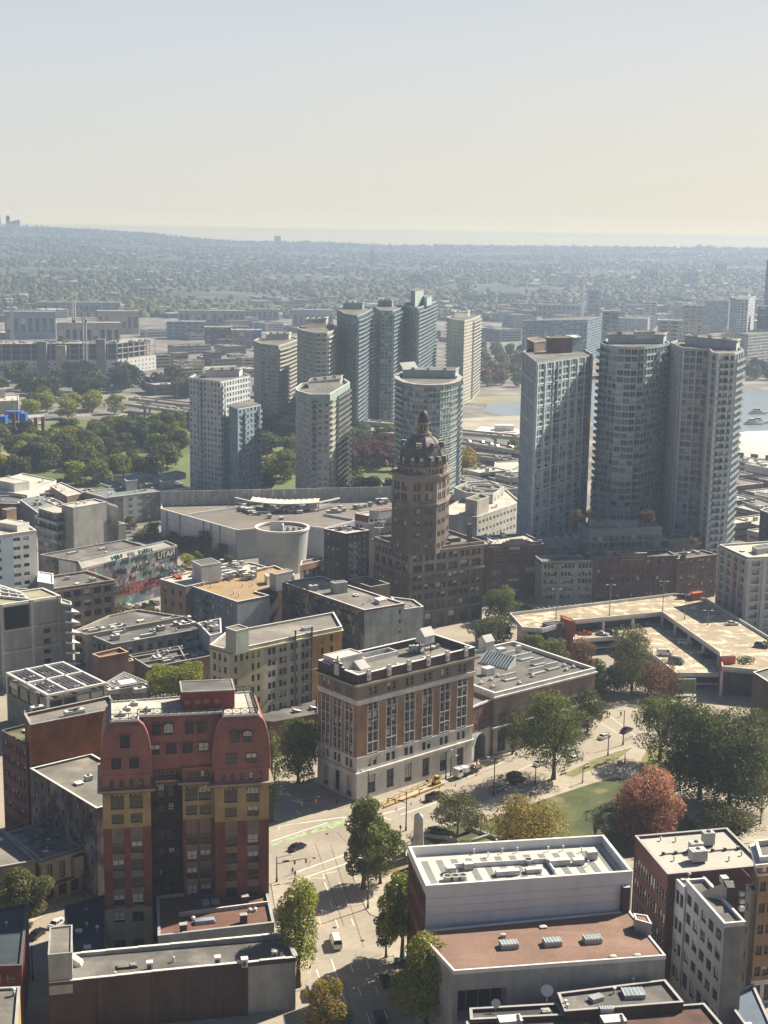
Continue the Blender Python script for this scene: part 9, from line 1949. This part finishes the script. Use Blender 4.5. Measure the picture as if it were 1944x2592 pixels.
mk('roof_far',(.2,.19,.18),var=.3,scale=.02);mk('roof_far_pale',(.42,.41,.39),var=.3,scale=.02);mk('roof_far_red',(.3,.17,.13),var=.2,scale=.02);mk('house_wall',(.3,.29,.27),var=.2,scale=.02)
trs=[]
hm=lambda x,y:math.sin(x*.004+1.3)*math.sin(y*.0031)+math.sin(x*.0011+y*.0017)
for x,y,D in field(17000,2450,8150,seed=3):
 u=rgF.random();v=math.sin(x*.009+2*math.sin(y*.0023))+math.sin(y*.0061+1.7*math.sin(x*.0031))+rgF.uniform(-.8,.8)
 if v<-.9 and D<7600:continue
 k=1+max(0,v)*.35;h=rgF.uniform(5,10)*k*(1.3 if D>7600 else 1);trs.append((x,y,terr(x,y)-1,rgF.uniform(4,10)*k*(1.5 if u<.15 else 1),h,(0 if v>.7 else 1 if v>-.2 else 2)if u<.8 else 1 if u<.93 else 2 if u<.985 else 3))
for i in range(1400):  # conifers along the skyline
 px=rgF.uniform(60,2000);az=math.atan((px-972)*math.cos(PITCH)/F_PX);D=rgF.uniform(7750,8050);x,y=D*math.sin(az),D*math.cos(az);trs.append((x,y,terr(x,y)-1,rgF.uniform(3,6),rgF.uniform(8,17) *(1.3 if rgF.random()<.06 else 1),1))
blobs('wooded_suburb',trs,['leaf_dark','leaf_blue','leaf_olive','leaf_rust'],'distant wooded hillside reaching up to the hazy ridge')
# houses: individual near ones, the rest one mass
HM={}
def house_mesh(w,l,h,rm,wm,flat_=False):
 k=(w,l,h,rm,wm,flat_)
 if k not in HM:
  a,r=MB(),MB();a.box(0,0,-1,w,l,h+1,0,wm)
  if flat_:r.box(0,0,h,w+.4,l+.4,.5,0,rm);r.box(w*.15,l*.1,h+.5,w*.2,l*.2,1.5,0,'metal_grey')
  else:
   g=w*.32;e=.5;X,Y=w/2+e,l/2+e
   r.poly([(-X,-Y,h),(0,-Y,h+g),(0,Y,h+g),(-X,Y,h)][::-1],rm);r.poly([(X,-Y,h),(X,Y,h),(0,Y,h+g),(0,-Y,h+g)],rm);r.poly([(-X,-Y,h),(X,-Y,h),(0,-Y,h+g)],wm);r.poly([(X,Y,h),(-X,Y,h),(0,Y,h+g)],wm)
  HM[k]=(a.mesh('wall'),r.mesh('roof'),a,r)
 return HM[k]
kinds=[(9,13,6,'roof_far','house_wall',False),(11,14,6,'roof_far_pale','house_wall',False),(10,12,7,'roof_far_red','house_wall',False),(16,24,9,'roof_far_pale','house_wall',True),(9,15,6,'roof_far_pale','white_paint',False)]
hs=[q_ for q_ in field(2300,2450,7600,seed=4)if hm(q_[0],q_[1])>-.45 or q_[2]<3000][:560];hs.sort(key=lambda q_:q_[2]);near,rest=hs[:210],hs[210:]
lbH={0:('grey roofed house among the trees of the far hillside','grey roofed hillside houses'),1:('pale roofed house among the trees of the far hillside','pale roofed hillside houses'),2:('red brown roofed house among the trees of the far hillside','red roofed hillside houses'),3:('flat pale roofed block among the trees of the far hillside','flat roofed hillside blocks'),4:('white walled house among the trees of the far hillside','white hillside houses')}
for x,y,D in near:
 kk=rgF.choice((0,1,2,3,4,3,1));a,r,_,_=house_mesh(*kinds[kk]);f=x/y;t=thing('house',lbH[kk][0].replace(' among the trees of the far hillside','')+(' low' if D<2900 else ' halfway up' if D<3700 else ' high')+' on the far hillside, '+('left' if f<-.14 else 'centre left' if f<0 else 'centre right' if f<.14 else 'right'),'house',(x,y),terr(x,y)+1.5,rgF.choice((.2,1.77))+rgF.uniform(-.1,.1),lbH[kk][1]);obj('wall',a,t);obj('roof',r,t)
T=MB()
for x,y,D in rest:
 kk=rgF.choice((0,1,4,1,2,3));_,_,a,r=house_mesh(*kinds[kk]);rz=rgF.choice((.2,1.77));c,s=math.cos(rz),math.sin(rz);z0=terr(x,y)+2.5
 for m_ in(a,r):o_=len(T.v);T.v+=[(x+p*c-q_*s,y+p*s+q_*c,z0+w)for p,q_,w in m_.v];T.f+=[tuple(i+o_ for i in f)for f in m_.f];mm=[T.mi(m)for m in m_.mats];T.m+=[mm[i]for i in m_.m]
o=obj('hillside_houses',T.mesh('hillside_houses'));tag(o,'distant houses dotted over the wooded hillside',None,None,'stuff')
# larger blocks named by where they stand
def blk(k,x0,x1,ytop,ybot,D,name,label,wall='condo_concrete',roofm='roof_light',nb=None,cat='building',depth=25,fl=None):
 (ax,ay),_=AT(k,x0,ybot,D);(bx,by),_=AT(k,x1,ybot,D);z1=HT(k,(x0+x1)/2,ytop,lerp((ax,ay),(bx,by),.5));z0=min(terr(ax,ay),HT(k,(x0+x1)/2,ybot,(ax,ay)))-4 if D>2450 else 0
 q=[(ax,ay),(bx,by),(bx*(1+depth/D),by*(1+depth/D)),(ax*(1+depth/D),ay*(1+depth/D))];L=bx-ax;nf=fl or max(1,int((z1-max(z0,0))/4));n=nb or max(2,int(L/8));h_=z1-max(z0,0)
 return simple(name,label,cat,q,z1,wall,roofm,{0:(n,L/n*.6,nf,h_/nf*.5,max(z0,0),h_/nf*.25,'strip')},min(.6,h_*.1),base=z0,nclut=3,seed=int(x0)%97,depth=.3)
blk('y7',90,155,342,382,3300,'beige_far_block','beige flat block alone on the hillside at the far left','cream_grey');blk('y7',600,678,390,440,2900,'white_striped_far_block','white block with dark window bands below the far hillside','white_paint',fl=4);blk('y7',560,630,368,390,3100,'cream_far_block','cream block just above the white banded block','cream')
blk('y7',1598,1617,226,278,5000,'white_far_tower','slim white tower standing alone high on the wooded hillside','white_paint',cat='tower');blk('y7',1185,1213,165,215,7600,'dark_skyline_tower','dark tower breaking the skyline ridge','concrete_dark',cat='tower');blk('y7',590,676,322,338,3600,'white_school','low white building on the hillside above the cream block','white_paint')
blk('y7',720,890,535,630,1950,'blue_warehouse_office','dark blue grey office block with white bands right of the yards','condo_blue',fl=5);blk('y7',885,1000,560,640,1850,'banded_brick_office','brick office with white horizontal bands beside the dark blue one','brick_maroon',fl=5);blk('y7',1000,1088,572,645,1800,'salmon_office','salmon coloured plain block beside the banded office','condo_pink2',fl=2)
blk('y7',1088,1130,572,610,1850,'bright_blue_shed','bright blue shed behind the salmon block','blue_shed',fl=1);blk('y7',1262,1440,485,540,2150,'white_roof_arena','wide white roofed hall behind the cream towers','metal_panel',fl=1);blk('y7',1085,1205,482,510,2400,'pale_roof_hall','pale roofed hall left of the wide white roofed one','concrete',fl=1)
blk('y7',245,520,540,585,1750,'long_beige_shed','long beige industrial shed behind the unfinished hospital','cream_grey',fl=1);blk('y7',20,240,492,540,1950,'navy_shed','long navy shed on the industrial flats at the left','condo_blue',fl=1);blk('y7',770,1060,488,520,2250,'rail_station_sheds','long pale station sheds on the flats before the hillside','concrete',fl=1)
blk('y7',420,600,490,530,2050,'tan_scrap_sheds','tan sheds in the distant yards','cap_tan2',fl=1);blk('y7',160,520,452,470,2500,'far_low_shed','very long low shed at the foot of the far left hillside','concrete',fl=1)
blk('y8',110,180,333,362,3700,'grey_far_block','grey block on the hillside behind the peaked green tower','concrete');blk('y8',335,372,362,380,3500,'white_far_roof','white roofed hall on the hillside right of the peaked tower','cap_white',fl=1);blk('y8',695,728,302,330,4300,'cream_hill_block','cream block high on the hillside above the tower cranes','cream');blk('y8',1108,1185,306,322,4300,'white_hill_block','long white building high on the right hillside','cap_white',fl=1)
blk('y8',1310,1358,320,350,3900,'striped_hill_block','white striped block on the right hillside','white_paint',fl=3);blk('y8',1430,1480,282,310,4600,'stepped_hill_block','stepped white block highest on the right hillside','cap_white',fl=2);blk('y8',880,935,400,460,2700,'crane_block','new blue block between the pair of thin cranes','condo_blue',fl=6);blk('y8',660,850,462,500,2450,'hazy_long_block','long low hazy block above the glass apartment slab','condo_concrete',fl=3)
blk('y8',1180,1280,530,600,1500,'pale_right_block','pale block behind the curved glass tower on the right','condo_concrete');blk('y8',1120,1180,450,480,2400,'white_right_block','white block in front of the yellow trees on the right hillside','white_paint');blk('y8',1610,1700,470,560,1700,'navy_right_block','dark navy block behind the striped hotel','concrete_navy');blk('y8',1640,1700,270,480,2300,'dark_edge_tower','dark hazy tower cut by the right picture edge','concrete_navy',cat='tower')
blk('y8',940,1010,490,620,1500,'cream_green_block','pale green apartment block right of the glass slab','condo_green');blk('y8',1290,1380,465,520,1900,'tan_right_block','tan block left of the blue office block','cream_grey')
# skyline towers of the distant suburb centre
for i,(x,w,yt)in enumerate(((2,6,82),(37,16,82),(52,8,105),(65,14,102),(80,16,100),(100,8,125),(118,18,122),(160,14,124),(182,6,123),(140,10,130),(20,12,120))):
 D=8300;(ax,ay),_=AT('y7',x,140,D);h=HT('y7',x,yt,(ax,ay));ww=w/1.7068*D/F_PX;t=thing('skyline_tower','hazy high rise in the distant cluster on the far left skyline','tower',(ax,ay),60,0,'distant high rises on the left skyline');mb=MB();mb.box(0,0,0,ww,30,h-60,.1,'condo_concrete');obj('wall',mb.mesh('wall'),t);mb=MB();mb.box(0,0,h-60,ww*.5,12,6,.1,'concrete');obj('plant_room',mb.mesh('plant_room'),t)
# ---------- low fabric of the city between the landmarks: individual sheds and blocks on the flats
IW={'concrete':'grey','brick_tan':'tan','white_paint':'white','concrete_dark':'dark grey','cream_grey':'beige','condo_concrete':'pale grey','condo_blue':'blue grey','condo_green':'green grey','cream':'cream','brick_maroon':'maroon','brick_brown':'brown'};RW={'roof_mid':'dark','roof_light':'pale','roof_grey':'grey','roof_light2':'light grey','roof_dark':'black'}
def infill(poly,n,hr,seed,label,group,mats=('concrete','brick_tan','white_paint','concrete_dark','cream_grey'),gap=28,sz=(14,34),roofs=('roof_mid','roof_light','roof_grey','roof_light2'),rot=.55):
 P=[G('p',x,y)for x,y in poly];rg=random.Random(seed);xs=[p[0]for p in P];ys=[p[1]for p in P];got=[];tries=0
 while len(got)<n and tries<n*50:
  tries+=1;p=(rg.uniform(min(xs),max(xs)),rg.uniform(min(ys),max(ys)))
  if not inside(p,P)or any(math.dist(p,g_)<gap for g_ in got):continue
  got.append(p);w,l,h=rg.uniform(*sz),rg.uniform(*sz),rg.uniform(*hr);a=rot+rg.choice((0,0,.02));m_,rf=rg.choice(mats),rg.choice(roofs);f=(p[0]/p[1]-min(xs)/min(ys))/(max(xs)/min(ys)-min(xs)/min(ys)+1e-6);t=thing('city_building',('wide ' if w>(sz[0]+sz[1])/2 else 'narrow ')+IW[m_]+' '+label+', '+RW[rf]+' roof, '+('near' if p[1]<(min(ys)+max(ys))/2 else 'far')+' '+('left' if f<.33 else 'right' if f>.66 else 'centre'),'building',p,0,a,group)
  mb=MB();mb.box(0,0,0,w,l,h-.6,0,m_);obj('wall',mb.mesh('wall'),t);mb=MB();mb.poly([(-w/2,-l/2,h-.59),(w/2,-l/2,h-.59),(w/2,l/2,h-.59),(-w/2,l/2,h-.59)],rf)
  o_=[(-w/2-.1,-l/2-.1),(w/2+.1,-l/2-.1),(w/2+.1,l/2+.1),(-w/2-.1,l/2+.1)];mb.ring(o_,offset(o_,-.5),h-.9,h,m_,'cap_white');obj('roof',mb.mesh('roof'),t)
  for j in range(rg.randint(2,5)):mb=MB();x_,y_=rg.uniform(-.35,.35)*w,rg.uniform(-.35,.35)*l;q_=rg.uniform(1,3.5);mb.box(x_,y_,h-.6,q_,q_*.7,rg.uniform(.8,2.2),0,'metal_grey','metal_white');mb.box(x_,y_,h+.3,.6,.6,.5,0,'cap_grey');obj('roof_unit',mb.mesh('roof_unit'),t)
  for f in range(max(1,int(h/3.4))):
   for wd,d_ in((w,'x'),(l,'y')):
    nn=max(1,int(wd/4))
    mb=MB()
    if d_=='x':mb.box(0,-l/2,1+f*3.4,wd*.86,.12,1.3,0,'glass')
    else:mb.box(-w/2,0,1+f*3.4,.12,wd*.86,1.3,0,'glass')
    obj('window_band',mb.mesh('window_band'),t)
infill([(-40,930),(-40,760),(520,770),(640,850),(640,900),(420,960),(430,925),(380,880),(0,880)],34,(5,14),31,'shed behind the hospital','industrial buildings on the left flats',gap=34,sz=(18,48))
infill([(360,1010),(380,930),(640,900),(650,960),(480,1005)],16,(8,16),32,'block right of the hospital','old blocks right of the hospital',('cream_grey','brick_tan','cream','brick_maroon'),gap=26,sz=(12,26))
infill([(560,850),(600,760),(1180,780),(1180,880),(900,900),(640,890)],34,(5,13),33,'hall behind the far central towers','halls behind the far central towers',gap=40,sz=(18,50))
infill([(1190,870),(1200,770),(2000,760),(2000,900),(1880,930),(1500,900)],60,(10,26),34,'block beyond the tall right towers','mid rise blocks behind the tall right towers',('condo_concrete','condo_blue','white_paint','condo_green','cream_grey'),gap=42,sz=(16,40))
infill([(-60,1300),(-60,1262),(180,1262),(240,1290),(120,1310)],7,(6,9),35,'shop by the park','low shops by the park',gap=22,sz=(12,20));infill([(160,1262),(420,1240),(400,1262),(250,1278)],7,(5,8),36,'pavilion along the park edge','pavilions along the park edge',('concrete_dark','brick_brown'),gap=20,sz=(10,20),roofs=('roof_dark','roof_mid'))
infill([(1000,1290),(1030,1240),(1320,1230),(1320,1290)],8,(8,13),37,'block behind the plum brick building','low blocks behind the plum brick building',gap=24,sz=(12,24));infill([(1800,1360),(1860,1200),(1990,1180),(1990,1400)],12,(6,10),38,'block behind the pink condominium','low roofs at the right edge',gap=26,sz=(14,28))
# off to the sides and just below the frame: unseen blocks, added to shade the street
for i,(x,y,w,l,h)in enumerate(((38,172,24,20,20),(-20,162,18,20,16),(112,168,26,20,24),(-96,168,26,20,18))):
 simple('unseen_block',['unseen brick block added below the picture to shade the street','small unseen brick block added below the picture at the street foot','unseen brick block added below the picture on the right','unseen brick block added below the picture on the left'][i],'building',[(x-w/2,y-l/2),(x+w/2,y-l/2),(x+w/2,y+l/2),(x-w/2,y+l/2)],h,'brick_brown','roof_mid',{3:(4,1.2,4,1.8,2,.9),2:(4,1.2,4,1.8,2,.9)},.6,nclut=4,seed=200+i)
# ================================================================== AIR
mb=MB();X0,X1,Y0,Y1,Z0,Z1=-5000,5000,-120,8650,-3,168
c=[(X0,Y0),(X1,Y0),(X1,Y1),(X0,Y1)];mb.prism(c,Z0,Z1,'glass',None,True)
hz=obj('haze',mb.mesh('haze'));hz.data.materials.clear();m=bpy.data.materials.new('haze');m.use_nodes=True;m.node_tree.nodes.clear();pv=m.node_tree.nodes.new('ShaderNodeVolumePrincipled');ou=m.node_tree.nodes.new('ShaderNodeOutputMaterial');m.node_tree.links.new(pv.outputs[0],ou.inputs['Volume'])
pv.inputs['Color'].default_value=(.46,.585,.78,1);pv.inputs['Density'].default_value=1.95e-4;pv.inputs['Anisotropy'].default_value=.25;hz.data.materials.append(m);tag(hz,'thin blue grey haze over the whole city',None,None,'stuff')
